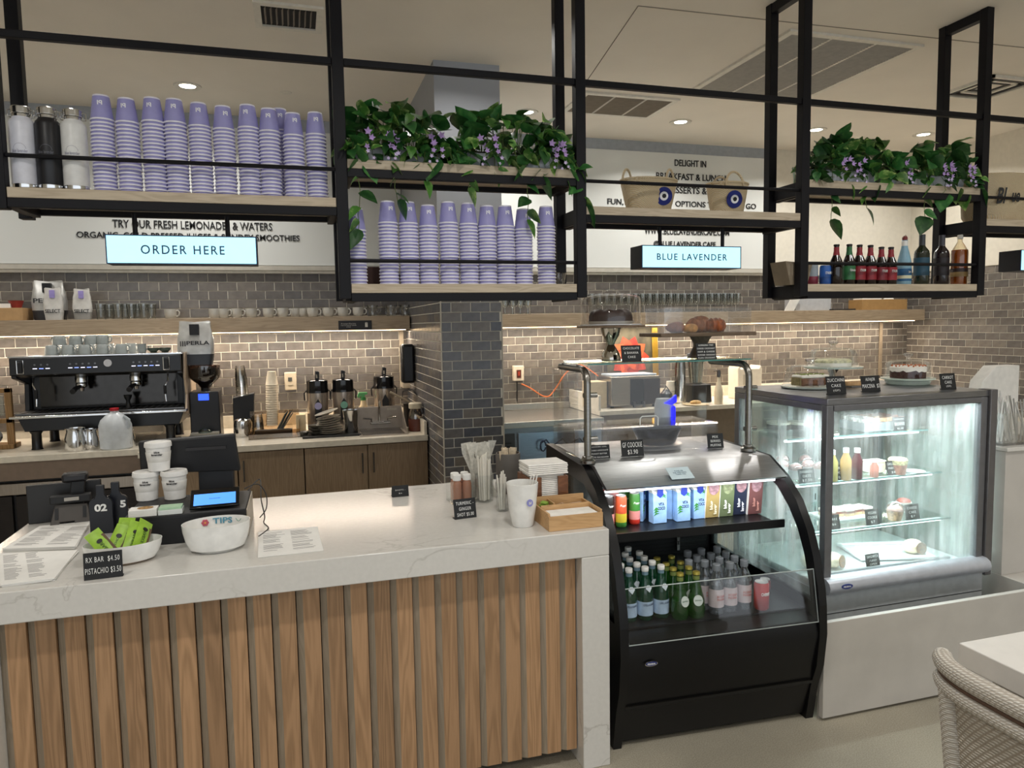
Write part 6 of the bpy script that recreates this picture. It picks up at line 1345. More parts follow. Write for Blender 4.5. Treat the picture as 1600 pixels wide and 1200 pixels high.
def glassmug(px, label, rz):
    t = thing('glass_mug', label, 'mug', (ony(px, 490, 5.75).x, 5.75, zsh), rz); MB().lathe([(.03, 0), (.045, .01), (.048, .04), (.04, .065), (.043, .085), (.041, .085), (.036, .06), (.0005, .008)], 24, cap1=False).obj('glass_body', glass('#f4f5f4', .14), t); MB().tube([(.04, 0, .06), (.065, 0, .06), (.065, 0, .03), (.045, 0, .02)], .004, 8).obj('handle', glass('#f4f5f4', .14), t)
glassmug(582, 'clear glass mug right of the grey mugs on the shelf', -.3); glassmug(611, 'clear glass mug in the middle of the three at the column', -.3); glassmug(633, 'clear glass mug closest to the tiled column', 1.2)
GT = glass('#f2f4f3', .12)
gl = thing('tumbler', '', 'glass'); MB().lathe([(.026, 0), (.028, .004), (.035, .11), (.033, .11), (.026, .012), (.0005, .012)], 24, cap1=False).obj('glass_body', GT, gl); MB().lathe([(.0345, .106), (.0358, .108), (.0355, .1115), (.0335, .1115)], 24, cap0=False, cap1=False).obj('rim', M('#b9bcb9', .1, alpha=.6), gl)
fi = True
for k, (px, y) in enumerate([(158, 5.74), (171, 5.84), (185, 5.73), (196, 5.84), (206, 5.74), (215, 5.85), (225, 5.73), (237, 5.84)]):
    q = (ony(px, 490, y).x, y, zsh); lb = 'clear glass tumbler on the shelf right of the coffee bags, %s from the left' % ORD[k]
    if fi: gl.location = q; gl['label'] = lb; gl['group'] = 'clear tumblers on the left shelf'; fi = False
    else: dup(gl, q, 0, lb)
# coffee bags
def bag(px, Y, z, w, h, d, label, silver, band, word, wc, rz=0, bandtop=False, tw=.8, tz=.5):
    t = thing('coffee_bag', label, 'bag', (ony(px, 480, Y).x, Y, z), rz); n = 8; vs = []; k = 20
    for i in range(n+1):
        u = i/n; ww = w*(.88+.16*math.sin(PI*min(1, u*1.1))-.02*u); dd = d*(1-u**1.6)+.004
        for j in range(k):
            a = 2*PI*j/k; cs, sn = math.cos(a), math.sin(a); e = .45
            vs.append((ww/2*abs(cs)**e*(1 if cs > 0 else -1)+random.uniform(-.002, .002), dd/2*abs(sn)**e*(1 if sn > 0 else -1)+random.uniform(-.0015, .0015), h*u+(.008*math.sin(a*2) if i == n else 0)))
    F_ = [(i*k+j, i*k+(j+1) % k, (i+1)*k+(j+1) % k, (i+1)*k+j) for i in range(n) for j in range(k)]+[tuple(range(k-1, -1, -1)), tuple(n*k+j for j in range(k))]
    mb = MB().add(vs, F_); mb.mi = [1 if (f[0]//k < 2) else 0 for f in mb.f]; mb.obj('bag_body', [silver, band], t)
    MB().box(-w*.14, w*.12, -d*.3-.012, -d*.12, h*.70, h*.95).obj('top_tab', BLACK if not wc else wc, t, bevel=.002)
    text(word, w*tw, M('#1f1f24', .5), t, (0, -d/2*.98-.004, h*tz), h=h*.12, bold=.02, ext=.0005)
SIL = M('#c9c9c6', .28, .55, var=.15, scale=14)
bag(78, 5.80, zsh, .21, .27, .10, 'large silver coffee bag with black base and black tab, rear left shelf', SIL, M('#2b2b2e', .4), 'PERLA', None)
LVL = M('#9c8fcf', .5)
bag(84, 5.70, zsh, .115, .215, .05, 'small white coffee bag with lavender label, in front of the large silver one', M('#d5d2cc', .4, .2, var=.1), M('#bdbab4', .4), 'SELECT', LVL, tz=.28); bag(129, 5.72, zsh, .115, .21, .05, 'small white coffee bag with lavender label, right one standing alone', M('#d5d2cc', .4, .2, var=.1), M('#8f8d88', .4), 'SELECT', LVL, tz=.28)
# left shelf end
t = thing('kraft_box', 'brown kraft box at the left end of the oak shelf', 'box', (ony(12, 490, 5.66).x-.08, 5.67, zsh)); MB().box(-.15, .165, 0, .2, 0, .085).obj('box_body', KRAFT, t, bevel=.002)
tag(MB().lathe([(.03, 0), (.045, .045), (.047, .05), (.042, .048), (.0005, .01)], 28, cap1=False).obj('red_bowl', M('#8f2f2a', .4), loc=(ony(25, 470, 5.76).x, 5.76, zsh+.0855)), 'small red bowl on the brown box at the shelf left end', 'bowl')
tag(MB().box(-.05, .05, -.04, .04, 0, .03).obj('paper_pack', PAPER, loc=(ony(6, 470, 5.76).x, 5.76, zsh+.0855)), 'white pack beside the red bowl on the brown box', 'packet')
# coffee grinder
q = K(316, 668); gx = ony(318, 600, 5.42).x
t = thing('coffee_grinder', 'black coffee grinder with blue display and bean hopper beside the espresso machine', 'grinder', (gx, 5.42, ZC))
MB().prism([(-.10, 0), (.10, 0), (.098, .06), (.095, .33), (-.095, .33), (-.098, .06)], 0, .2, 'y').obj('grinder_body', M('#111116', .35), t, bevel=.006)
MB().box(-.038, .03, -.004, -.0005, .27, .315).obj('display', M('#2b52ff', .3, emit=1.6, var=.01), t, smooth=False)
MB().lathe([(.03, .331), (.03, .35)], 24, (0, .1, 0)).obj('collar', BLACK, t)
MB().lathe([(.032, .351), (.045, .37), (.098, .42), (.104, .45), (.104, .51), (.09, .515)], 32, (0, .1, 0), cap0=False).obj('hopper', glass('#8d7468', .15), t)
MB().lathe([(.026, .353), (.04, .372), (.09, .42), (.094, .49), (.0005, .5)], 28, (0, .1, 0)).obj('coffee_beans', M('#3a211a', .5, var=.6, scale=120), t)
MB().box(-.10, .10, -.10, -.004, .0, .035).obj('grounds_tray', BLACK, t, bevel=.004); MB().box(-.09, .09, -.09, -.01, .0355, .05).obj('tray_rim', M('#8d8a80', .4), t)
MB().ball((0, -.05, .05), .045, 16, 8, sz=.7, t0=PI/2, t1=PI).obj('glass_dome', glass('#cfe0dc', .25), t)
bag(303, 5.50, ZC+.5165, .235, .30, .10, 'large silver coffee bag lettered PERLA sitting upside on the grinder hopper', SIL, M('#2a2d33', .4), '|||PERLA', None)
# pitchers, milk jug
def pitcher(px, py, r, h, label):
    q = K(px, py); t = thing('steel_pitcher', label, 'pitcher', (q.x, q.y+r, ZC), -1.2); MB().lathe([(r*.96, 0), (r, .004), (r, h*.55), (r*.8, h*.85), (r*.86, h), (r*.82, h), (r*.76, h*.85), (r*.95, h*.5), (.0005, .006)], 28, cap1=False).obj('pitcher_body', CHROME, t)
    MB().tube([(r*.8, 0, h*.9), (r*1.45, 0, h*.85), (r*1.45, 0, h*.25), (r, 0, h*.2)], .005, 8).obj('handle', CHROME, t)
pitcher(115, 706, .066, .145, 'large steel milk pitcher left of the plastic jug'); pitcher(140, 703, .05, .13, 'steel milk pitcher just left of the plastic jug'); pitcher(198, 700, .045, .12, 'steel milk pitcher behind the plastic jug, right side')
q = K(172, 706)
t = thing('milk_jug', 'translucent one-gallon plastic jug with red cap on the coffee counter', 'jug', (q.x+.01, 5.19, ZC), .1)
prf = [(.086, 0), (.095, .008), (.098, .12), (.097, .155), (.084, .19), (.05, .222), (.026, .238), (.024, .25)]
MB().lathe(prf, 32, sy=.72, cap1=False).obj('jug_body', M('#e3e8ec', .3, alpha=.8), t); MB().lathe([(.026, .248), (.027, .25), (.027, .264), (.024, .266)], 20).obj('cap', M('#b3202a', .4), t)
MB().tube([(.055, -.04, .215), (.085, -.045, .19), (.088, -.045, .15), (.075, -.04, .13)], .009, 8).obj('moulded_grip', M('#b9c0c4', .3), t)
# left corner: black brewer, cardboard boxes, mirror stand
q = K(5, 700)
t = thing('coffee_brewer', 'tall dark brewer at the left edge with beige cardboard box on top', 'brewer', (-2.22, 5.35, ZC))
MB().box(-.35, .18, 0, .35, 0, .50).obj('brewer_body', M('#26272b', .35), t, bevel=.01); MB().box(-.3, .08, -.02, -.0005, .3, .42).obj('front_panel', BLACK, t, bevel=.004); MB().box(-.06, .06, -.006, -.0005, .16, .2).obj('label_plate', M('#8f8d68', .5), t); MB().box(.14, .175, -.03, -.001, .05, .30).obj('side_pillar', BLACK, t, bevel=.004)
t = thing('cardboard_box', 'open tan cardboard box on top of the dark brewer at the left', 'box', (-2.12, 5.40, ZC+.5005), .1); MB().box(-.13, .13, 0, .2, 0, .1).obj('box_body', M('#a5875c', .85), t, bevel=.002); MB().add([(-.13, 0, .1), (.13, 0, .1), (.11, -.06, .06), (-.11, -.06, .06)], [(0, 1, 2, 3)]).obj('flap', M('#a98d68', .85), t)
t = thing('cardboard_box', 'shallow tan cardboard box in front of the open one on the brewer', 'box', (-2.09, 5.30, ZC+.5005), .2)
MB().box(-.1, .09, -.04, .03, 0, .075).obj('box_body', M('#9b7f5d', .85), t, bevel=.002)
OAKD = wood('#a07a4c', '#84622f', stretch=(8, 8, 1), key='honey_oak', rnd=.03)
t = thing('wooden_rack', 'honey wood display frame stand between the brewer and the espresso machine', 'stand', (-2.05, 5.46, ZC), .0)
MB().box(0, .035, 0, .03, 0, .40).box(.20, .24, 0, .03, 0, .40).box(0, .24, 0, .03, .37, .40).box(0, .24, 0, .03, .17, .20).box(0, .24, -.02, .12, 0, .03).obj('frame', OAKD, t, bevel=.003)
MB().box(.05, .19, .01, .02, .22, .35).obj('glass_panel', glass('#dfe3df', .3), t)
t = thing('patterned_cloth', 'crumpled black and white patterned packet in the wooden stand', 'packet', (-1.94, 5.43, ZC+.031)); random.seed(44)
MB().ball((0, 0, .06), .06, 14, 9, sx=1.3, sy=.5, sz=1).obj('cloth_body', M('#6a6a6a', .6, var=1.0, scale=30), t)
tag(MB().box(-.09, .09, -.1, .1, 0, .014).obj('folded_cloth', M('#47494c', .9, var=.2), loc=(-2.02, 5.22, ZC), rot=(0, 0, .3), bevel=.005), 'dark folded cloth on the counter below the brewer', 'cloth')
t = thing('steel_bowl', 'grey bowl at the left edge on the coffee counter', 'bowl', (-2.12, 5.24, ZC+.0)); MB().lathe([(.04, 0), (.07, .05), (.072, .06), (.066, .058), (.0005, .006)], 28, cap1=False).obj('bowl_body', M('#5b5d55', .4), t)
# ================================================ between grinder and column
def bx(name, label, cat, px, py, dims, mt, rz=0, bevel=.003, dy=0):
    q = K(px, py); w, d, h = dims; t = thing(name, label, cat, (q.x, q.y+dy, ZC), rz); MB().box(-w/2, w/2, 0, d, 0, h).obj(name+'_body', mt, t, bevel=bevel); return t
t = thing('cup_dispenser', 'black slanted dispenser with clear plastic cups beside the grinder', 'dispenser', (ony(380, 640, 5.45).x, 5.45, ZC))
MB().prism([(-.075, 0), (.06, 0), (.075, .30), (-.07, .27)], .04, .14, 'y').obj('stand', BLACK, t, bevel=.004)
MB().lathe([(.05, .0), (.062, .09), (.055, .12), (.03, .135), (.0005, .14)], 28, (-.005, -.03, .0)).obj('steel_canister', CHROME, t)
def stk(name, label, x, y, z0, n, pit, r0, r1, hc, mt, cat='cup', lean=0, group=None, inv=True):
    proto = MB(); pr = [(r1, 0), (r1+.002, .002), (r1, .004), (r0, hc), (r0-.002, hc), (.0005, hc-.001)] if inv else [(.0005, .001), (r0, 0), (r1, hc-.004), (r1+.002, hc-.002), (r1, hc)]
    me = proto.lathe(pr, 20, cap0=False, cap1=False).mesh(name, mt)
    for k in range(n):
        o = link(name, me); o.location = (x+lean*k*pit, y, z0+k*pit); o.rotation_euler = (0, lean, 0); tag(o, '%s, %s from the bottom' % (label, ORD[k]), cat, group)
CUPC = glass('#f3f2ee', .14)
stk('plastic_cup', 'clear cup on the black dispenser', ony(378, 600, 5.47).x, 5.47, ZC+.285, 7, .018, .032, .043, .11, CUPC, lean=-.04, group='clear cups on the dispenser')
PCUP = M('#e9d9be', .6)
stk('paper_cup', 'cream paper cup of the tall stack by the thermostat', ony(429, 680, 5.50).x-.012, 5.50, ZC+.06, 18, .0172, .03, .043, .10, PCUP, lean=.03, group='cream paper cups by the thermostat')
t = thing('lid_organizer', 'clear acrylic organizer with lids and straws before the cream cup stack', 'organizer', (ony(428, 660, 5.22).x, 5.22, ZC))
b = MB(); b.box(-.17, .17, 0, .004, 0, .06).box(-.17, .17, .26, .264, 0, .17).box(-.17, -.166, 0, .26, 0, .12).box(.166, .17, 0, .26, 0, .12).box(-.17, .17, 0, .26, 0, .005); b.obj('organizer_walls', glass('#e9dccb', .2), t)
MB().box(-.13, .12, .02, .10, .0055, .055).obj('dark_drawer', M('#1c1715', .5), t, bevel=.002); MB().box(-.12, .11, .015, .019, .045, .055).obj('drawer_trim', STEELD, t)
stk('plastic_cup', 'short clear cup in the acrylic organizer, left side', ony(403, 660, 5.4).x, 5.40, ZC+.0056, 4, .02, .03, .04, .09, CUPC, group='short clear cups in the organizer')
for k in range(7): tag(MB().tube([(ony(440, 660, 5.34).x-.03+.006*k, 5.34, ZC+.05), (ony(440, 660, 5.34).x+.03+.008*k, 5.34+.01*(k % 3), ZC+.16+.006*(k % 3))], .004, 6).obj('dark_straw', M('#4b4f4c', .5)), 'dark straw bundled in the acrylic organizer, %s from the left' % ORD[k], 'straw', 'dark straws in the organizer')
t = thing('cream_box', 'small cream carton between the organizer and the first airpot', 'box', (ony(470, 655, 5.5).x, 5.46, ZC)); MB().box(-.035, .035, 0, .08, 0, .13).obj('carton_body', M('#e3cfa8', .7), t, bevel=.003)
# thermostat, sign, soap dispenser on walls
t = thing('wall_thermostat', 'beige wall control box above the lid organizer', 'thermostat', (ony(454, 595, YW-.03).x, YW-.007, ony(454, 595, YW).z)); MB().box(-.045, .045, -.035, 0, -.07, .07).obj('casing', M('#c9bca4', .5), t, bevel=.006); MB().box(-.018, .012, -.038, -.0355, .0, .03).obj('display', M('#4a4a44', .3), t); MB().tube([(-.02, -.037, -.03), (.02, -.037, -.028)], .003, 6).obj('slider', M('#a59a86', .4), t)
t = thing('notice_plate', 'black plate with white text and hand icon on the oak shelf edge', 'sign', (ony(555, 508, 5.648).x, 5.648, ony(555, 508, 5.648).z)); MB().box(-.125, .125, -.004, 0, -.035, .035).obj('plate', M('#141316', .5), t, bevel=.001)
text('All managers filling drinks\nmust use separate utensils\nin hand', .115, M('#b5b1aa', .6), t, (-.05, -.004, 0), h=.034, ext=.0004)
MB().box(.074, .094, -.0055, -.0042, -.016, .006).obj('hand_palm', M('#cfcac0', .6), t); 
for k in range(4): MB().box(.0745+.005*k, .0785+.005*k, -.0055, -.0042, .0062, .018+.002*(k in (1, 2))).obj('hand_finger', M('#cfcac0', .6), t)
Xs = CX0-.007
q = onx(652, 568, Xs)
t = thing('soap_dispenser', 'black wall soap dispenser mounted on the tiled column side above the sink', 'dispenser', (Xs, 5.55, ony(652, 568, 5.5).z)); MB().box(-.10, 0, -.06, .06, -.15, .15).obj('casing', M('#0e0f13', .3), t, bevel=.02); MB().box(-.101, -.098, -.025, .025, -.03, .08).obj('window', M('#1d222c', .2), t)
t = thing('towel_dispenser', 'translucent pale towel holder mounted in the corner left of the black dispenser', 'dispenser', (ony(638, 575, 5.85).x, 5.85, ony(638, 575, 5.85).z)); MB().box(-.06, .05, -.04, .09, -.16, .15).obj('casing', M('#c9bda8', .35, alpha=.8), t, bevel=.012)
# airpots
def airpot(px, Y, h, label, badge, plate=True, r=.078):
    t = thing('airpot', label, 'airpot', (ony(px, 640, Y).x, Y, ZC)); s = h/.40
    MB().lathe([(r*.97, 0), (r, .004), (r, .275*s)], 36, cap1=False).obj('steel_body', M('#b3a79b', .22, .75, scale=8), t)
    MB().lathe([(r*1.03, .276*s), (r*1.03, .295*s), (r, .30*s), (r*.98, .36*s), (r*.8, .368*s)], 36).obj('black_head', BLKG, t)
    MB().prism([(-.016, .366*s), (.014, .366*s), (.018, .425*s), (-.010, .43*s)], -.045, .01, 'y').obj('pump_lever', BLACK, t, bevel=.003)
    MB().tube([(0, -.045, .405*s), (0, -.05, .38*s)], .008, 8).obj('lever_light', CHROME, t)
    MB().tube([(-r*1.02, 0, .29*s), (-r*1.22, 0, .27*s), (-r*1.18, 0, .22*s)], .005, 8).obj('side_handle', BLACK, t); MB().tube([(r*1.02, 0, .29*s), (r*1.22, 0, .27*s), (r*1.18, 0, .22*s)], .005, 8).obj('side_handle', BLACK, t)
    MB().prism([(-.022, .08*s), (.022, .08*s), (.026, .19*s), (0, .235*s), (-.026, .19*s)], -r-.003, -r+.02, 'y').obj('front_panel', BLACK, t, bevel=.002)
    if badge: MB().lathe([(.0005, 0), (.026, 0), (.026, .003), (.0005, .003)], 28).xf(Matrix.Translation((0, -r-.0035, .185*s)) @ Matrix.Rotation(R(90), 4, 'X')).obj('round_badge', badge, t)
    return t
airpot(497, 5.50, .415, 'steel airpot with black head and lavender round badge', M('#a9a3c6', .5)); airpot(537, 5.50, .415, 'steel airpot with black head and green round badge', M('#7fb39a', .5)); airpot(601, 5.62, .42, 'steel airpot with tapered black lid behind the hand sink', None, r=.08)
t = thing('spray_bottle', 'cream spray bottle with green and white trigger behind the sink', 'bottle', (ony(568, 640, 5.62).x, 5.62, ZC)); MB().lathe([(.045, 0), (.047, .01), (.045, .12), (.022, .17), (.018, .20)], 28).obj('bottle_body', M('#e6cfa6', .5), t); MB().lathe([(.02, .20), (.02, .225)], 16).obj('collar', M('#3d8a4a', .5), t); MB().prism([(-.045, .235), (-.03, .262), (.03, .262), (.035, .245), (.012, .24), (.012, .225), (-.012, .225), (-.015, .235), (-.035, .215)], -.01, .01, 'y').obj('trigger_head', M('#5fae6a', .5), t, bevel=.002)
# plates, bowls, pitcher on a black tray
t = thing('tray', 'long dark tray under the plates in front of the airpots', 'tray', (ony(518, 668, 5.2).x, 5.12, ZC)); MB().box(-.20, .20, 0, .24, 0, .008).box(-.2, .2, 0, .006, .008, .016).obj('tray_body', M('#2a2826', .4), t, bevel=.003)
pp = ony(516, 660, 5.24).x; CERG = M('#b3ada0', .3)
for k in range(9):
    o = MB().lathe([(.04, 0), (.045, .003), (.082, .012), (.084, .015), (.08, .015), (.0005, .004)], 36, cap1=False).obj('plate', CERG, loc=(pp+.006*math.sin(k*1.3)-.002*k, 5.24, ZC+.009+.0155*k), rot=(0, -.03*min(k, 5) if k < 8 else -.28, 0)); 
    if k == 8: o.location.z += .02
    tag(o, 'grey ceramic plate in the leaning stack, %s from the bottom' % ORD[k], 'plate', 'stacked grey plates')
for k, (dx, z, nm) in enumerate([(-.105, 0, 'lower'), (-.10, .022, 'middle'), (-.10, .044, 'upper')]): tag(MB().lathe([(.025, 0), (.05, .018), (.055, .026), (.05, .024), (.0005, .005)], 28, cap1=False).obj('small_bowl', M('#57534a', .4), loc=(pp+dx, 5.24, ZC+.0085+z)), 'small dark olive bowl in the pile left of the plates, %s one' % nm, 'bowl', 'small olive bowls')
tag(MB().lathe([(.028, 0), (.045, .03), (.043, .032), (.0005, .005)], 24, cap1=False).obj('small_bowl', M('#4a463f', .4), loc=(pp-.19, 5.26, ZC)), 'single small dark bowl left of the bowl pile', 'bowl')
t = thing('steel_cup', 'tall tapered steel cup right of the stacked plates', 'cup', (ony(548, 660, 5.26).x, 5.26, ZC+.0085)); MB().lathe([(.042, 0), (.044, .004), (.055, .16), (.057, .163), (.053, .163), (.042, .01), (.0005, .006)], 32, cap1=False).obj('cup_body', CHROME, t)
# hand sink
sx0, sx1 = ony(560, 670, 5.2).x, ony(634, 670, 5.2).x
t = thing('hand_sink', 'stainless hand sink with raised splash guard and twin-lever faucet', 'sink', ((sx0+sx1)/2, 5.06, ZC)); hw = (sx1-sx0)/2; SKS = M('#a3978a', .3, .45)
MB().box(-hw, hw, .0, .02, 0, .006).box(-hw, hw, .32, .34, 0, .006).box(-hw, -hw+.02, .02, .32, 0, .006).box(hw-.02, hw, .02, .32, 0, .006).obj('rim', SKS, t, bevel=.001)
MB().prism([(-hw+.021, .0005), (hw-.021, .0005), (hw-.021, .002), (-hw+.021, .002)], .021, .319, 'y').obj('basin_floor', M('#5e564c', .25, .8), t)
MB().box(-hw, hw, .33, .345, .006, .17).obj('back_splash', SKS, t, bevel=.002); MB().prism([(.02, .0065), (.33, .0065), (.33, .17)], hw-.004, hw, 'x').obj('side_splash', SKS, t); MB().prism([(.15, .0065), (.33, .0065), (.33, .17)], -hw, -hw+.004, 'x').obj('side_splash', SKS, t)
MB().box(.06, .13, .325, .3295, .14, .155).obj('label_plate', M('#b5aa98', .4, .6), t)
fa = MB().box(-.07, .08, .285, .325, .045, .065).obj('faucet_bridge', CHROME, t, bevel=.004); MB().tube([(0, .30, .06), (0, .30, .19), (0, .28, .215), (0, .23, .21), (0, .22, .18)], .008, 10).obj('spout', CHROME, t)
for s in (-1, 1): MB().tube([(s*.06, .3, .065), (s*.06, .295, .085), (s*.12, .27, .095)], .006, 8).obj('lever_handle', CHROME, t)
# jar by the column
jx = ony(652, 665, 5.2).x
t = thing('glass_jar', 'clear jar with rust-brown base band and cream lid beside the sink', 'jar', (jx-.01, 5.21, ZC)); MB().lathe([(.048, 0), (.052, .004), (.052, .09)], 28, cap1=False).obj('base_band', M('#5a2c20', .4), t); MB().lathe([(.05, .09), (.047, .13), (.035, .165)], 28, cap0=False, cap1=False).obj('glass_body', glass('#e0d6c6', .25), t); MB().lathe([(.046, .165), (.048, .168), (.048, .20), (.04, .206)], 24).obj('lid', M('#d6cbb4', .5), t)
t = thing('black_pump_can', 'black canister with cream handle between the sink and the jar', 'canister', (jx-.01, 5.47, ZC)); MB().lathe([(.05, 0), (.05, .17), (.052, .175), (.04, .18)], 28).obj('can_body', M('#1c1816', .4), t); MB().tube([(-.15, -.02, .27), (0, -.02, .185)], .008, 8).obj('handle', M('#a89a84', .5), t)
MB().tube([(-.06, 0, .2), (-.05, 0, .27), (.02, 0, .28), (.07, 0, .22)], .004, 8).obj('hose', BLACK, t)
# ================================================ right-hand back counter
def wall_box(px, py, w, h, label):
    q = ony(px, py, YW-.02); t = thing('wall_outlet', label, 'outlet', (q.x, YW-.007, q.z)); MB().box(-w/2, w/2, -.045, 0, -h/2, h/2).obj('casing', M('#d9cdb8', .5), t, bevel=.005); MB().box(-.02, .02, -.048, -.0455, -.04, .03).obj('switch_recess', M('#5a2a1c', .4), t); MB().box(-.008, .008, -.052, -.0485, -.02, .015).obj('switch', M('#b5452e', .4, ), t); return t
wall_box(809, 583, .095, .13, 'cream wall switch box with red switch right of the tiled column')
q1 = ony(815, 600, YW-.06); pts = [q1]+[ony(x, y, YW-.05) for x, y in ((828, 606), (840, 614), (849, 619), (858, 619), (866, 610), (874, 598), (880, 588), (890, 578), (905, 570), (920, 577), (938, 590))]
tag(MB().curve(pts, .0055, 8).obj('extension_cord', M('#d9743a', .5)), 'orange extension cord looping along the tiled wall from the switch box', 'cord')
q = ony(808, 596, YW-.06); tag(MB().tube([q, Vector((q.x, YW-.05, q.z-.15)), Vector((q.x, YW-.05, 1.02))], .006, 8).obj('cable', BLACK), 'black cord hanging straight down from the cream switch box', 'cord')
t = thing('steel_pan', 'grey steel food pan on the prep fridge beside the column', 'pan', (CX1+.13, 5.75, .9455)); MB().prism([(-.08, 0), (.09, 0), (.12, .13), (-.10, .13)], -.1, .06, 'y').obj('pan_body', M('#9a9a96', .35, .6), t, bevel=.003); MB().box(-.11, .14, -.11, .07, .1305, .14).obj('lid', M('#c9c2b4', .4), t); MB().box(-.05, .05, -.05, .03, .1405, .16).obj('crumpled_cloth', M('#6d5140', .8), t, bevel=.006)
t = thing('cable_bundle', 'coiled dark cable hanging at the prep fridge door', 'cable', (1.86, 5.12, .78)); MB().tube([(-.12+.045*k, -.005-.008*(k % 2), .03*math.sin(k*2.1)) for k in range(9)], .006, 8).obj('coil', M('#1f2a44', .4), t); MB().tube([(-.1+.022*math.cos(a*.6), -.01, -.02+.04*math.sin(a*.6)) for a in range(11)], .006, 8).obj('loop', M('#1f2a44', .4), t)
ZR = .9806
def Rr(px, Y): return ony(px, 600, Y).x
# toaster
x0, x1 = ony(956, 630, 5.36).x, ony(1032, 630, 5.36).x
t = thing('toaster', 'wide stainless toaster with black glass front on the corner worktop', 'toaster', ((x0+x1)/2, 5.36, ZR)); w = (x1-x0)/2
MB().box(-w, w, .01, .28, .02, .26).obj('casing', brushed('#9b9489', .25, (1, 1, 40)), t, bevel=.008); MB().box(-w+.02, w-.02, .03, .26, .2605, .275).obj('top_plate', M('#c7d3e2', .3, .4), t, bevel=.003)
MB().box(-.045, .06, -.004, .0095, .02, .24).obj('glass_front', BLKG, t, bevel=.002); MB().box(.07, w-.004, .0, .0095, .025, .235).obj('side_glass', M('#2e2422', .2), t)
MB().box(-.03, .055, -.03, -.004, .02, .03).box(-.035, -.02, -.03, -.004, .005, .05).box(.05, .065, -.03, -.004, .005, .05).obj('crumb_handle', STEELD, t)
for sx in (-w+.03, w-.03): MB().lathe([(.015, 0), (.015, .02)], 12, (sx, .06, 0)).obj('foot', BLACK, t)
MB().box(-w-.16, -w-.005, .08, .24, 0, .22).obj('side_guard', M('#d6c3a0', .4, alpha=.85), t, bevel=.004)
# painting leaning on the wall
x0, x1 = ony(950, 560, 5.85).x, ony(1028, 560, 5.85).x; zb_, zt_ = .9806, ony(990, 512, 5.88).z
t = thing('flower_painting', 'painting of a red-orange flower with gold frame leaning behind the toaster', 'painting', ((x0+x1)/2, 5.84, .9806), rot=(-.06, 0, 0)); w = (x1-x0)/2; h = zt_-zb_
MB().box(-w, w, 0, .012, 0, h).obj('canvas', M('#4a4636', .7, var=.5, scale=8), t, smooth=False); MB().box(w-.05, w+.005, -.012, -.0005, 0, h).obj('gold_frame', M('#b89238', .35, .6), t, bevel=.003)
PET = [M('#b9402a', .6, var=.35, scale=14), M('#cf5a34', .6, var=.35, scale=14), M('#9c2f24', .6, var=.35, scale=14)]
for ring, (n, rr, L, Wd) in enumerate(((10, .0, .195, .068), (8, .0, .125, .046))):
    for k in range(n):
        a = 2*PI*(k+.5*ring)/n; pl = []
        for i in range(9):
            u = i/8; wv = Wd*math.sin(PI*u**.8); pl.append((L*u, wv))
        poly = pl+[(x, -y) for x, y in reversed(pl[1:-1])]
        cs, sn = math.cos(a), math.sin(a); poly = [(x*cs-y*sn-.03, (x*sn+y*cs)+h*.6) for x, y in poly]
        MB().prism(poly, -.002-.0012*ring-.0002*k, -.0002, 'y').obj('petal', PET[(k+ring) % 3], t, smooth=False)
MB().lathe([(.0005, 0), (.035, 0), (.035, .001), (.0005, .001)], 24).xf(Matrix.Translation((-.03, -.0055, h*.6)) @ Matrix.Rotation(R(90), 4, 'X')).obj('flower_centre', M('#d9b878', .6, var=.3, scale=60), t)
# cup towers, blender, cartons
stk('plastic_cup', 'clear cup in the tall tower right of the toaster', Rr(1063, 5.5), 5.50, ZR, 16, .02, .034, .046, .11, CUPC, group='clear cup tower by the toaster')
stk('plastic_cup', 'clear lid cup in the short tower between toaster and tall tower', Rr(1048, 5.55), 5.55, ZR, 6, .022, .036, .044, .08, M('#e0d8c6', .5), group='short cup tower by the toaster')
t = thing('black_kettle', 'small dark round appliance just right of the toaster', 'appliance', (Rr(1041, 5.42), 5.42, ZR)); MB().lathe([(.05, 0), (.055, .02), (.05, .1), (.02, .13), (.0005, .135)], 24).obj('body', M('#33363a', .3), t); MB().tube([(-.03, 0, .12), (0, 0, .16), (.03, 0, .12)], .005, 8).obj('handle', BLACK, t)
t = thing('blender', 'blender with black base and clear jar behind the guard post', 'blender', (Rr(1097, 5.45), 5.45, ZR)); MB().prism([(-.10, 0), (.10, 0), (.09, .16), (-.09, .16)], 0, .2, 'y').obj('base', M('#111113', .4), t, bevel=.01); MB().lathe([(.055, .161), (.06, .2), (.075, .38), (.07, .38), (.05, .17)], 24, (0, .1, 0), cap0=False, cap1=False).obj('jar', glass('#d9dcd8', .25), t); MB().lathe([(.076, .38), (.076, .42), (.04, .43)], 24, (0, .1, 0)).obj('lid', M('#3f4752', .4), t); MB().lathe([(.02, .43), (.022, .45), (.0005, .455)], 16, (0, .1, 0)).obj('knob', M('#3a74c2', .4), t)
t = thing('white_dispenser', 'white moulded countertop machine with two side ears behind the right guard post', 'appliance', (Rr(1172, 5.55), 5.55, ZR)); MB().prism([(-.12, 0), (.12, 0), (.125, .27), (.11, .30), (.095, .27), (-.095, .27), (-.11, .30), (-.125, .27)], 0, .16, 'y').obj('casing', M('#e3d8c4', .4), t, bevel=.006); MB().box(-.07, -.01, -.004, -.0005, .13, .22).obj('panel', M('#b8ad9a', .4), t)
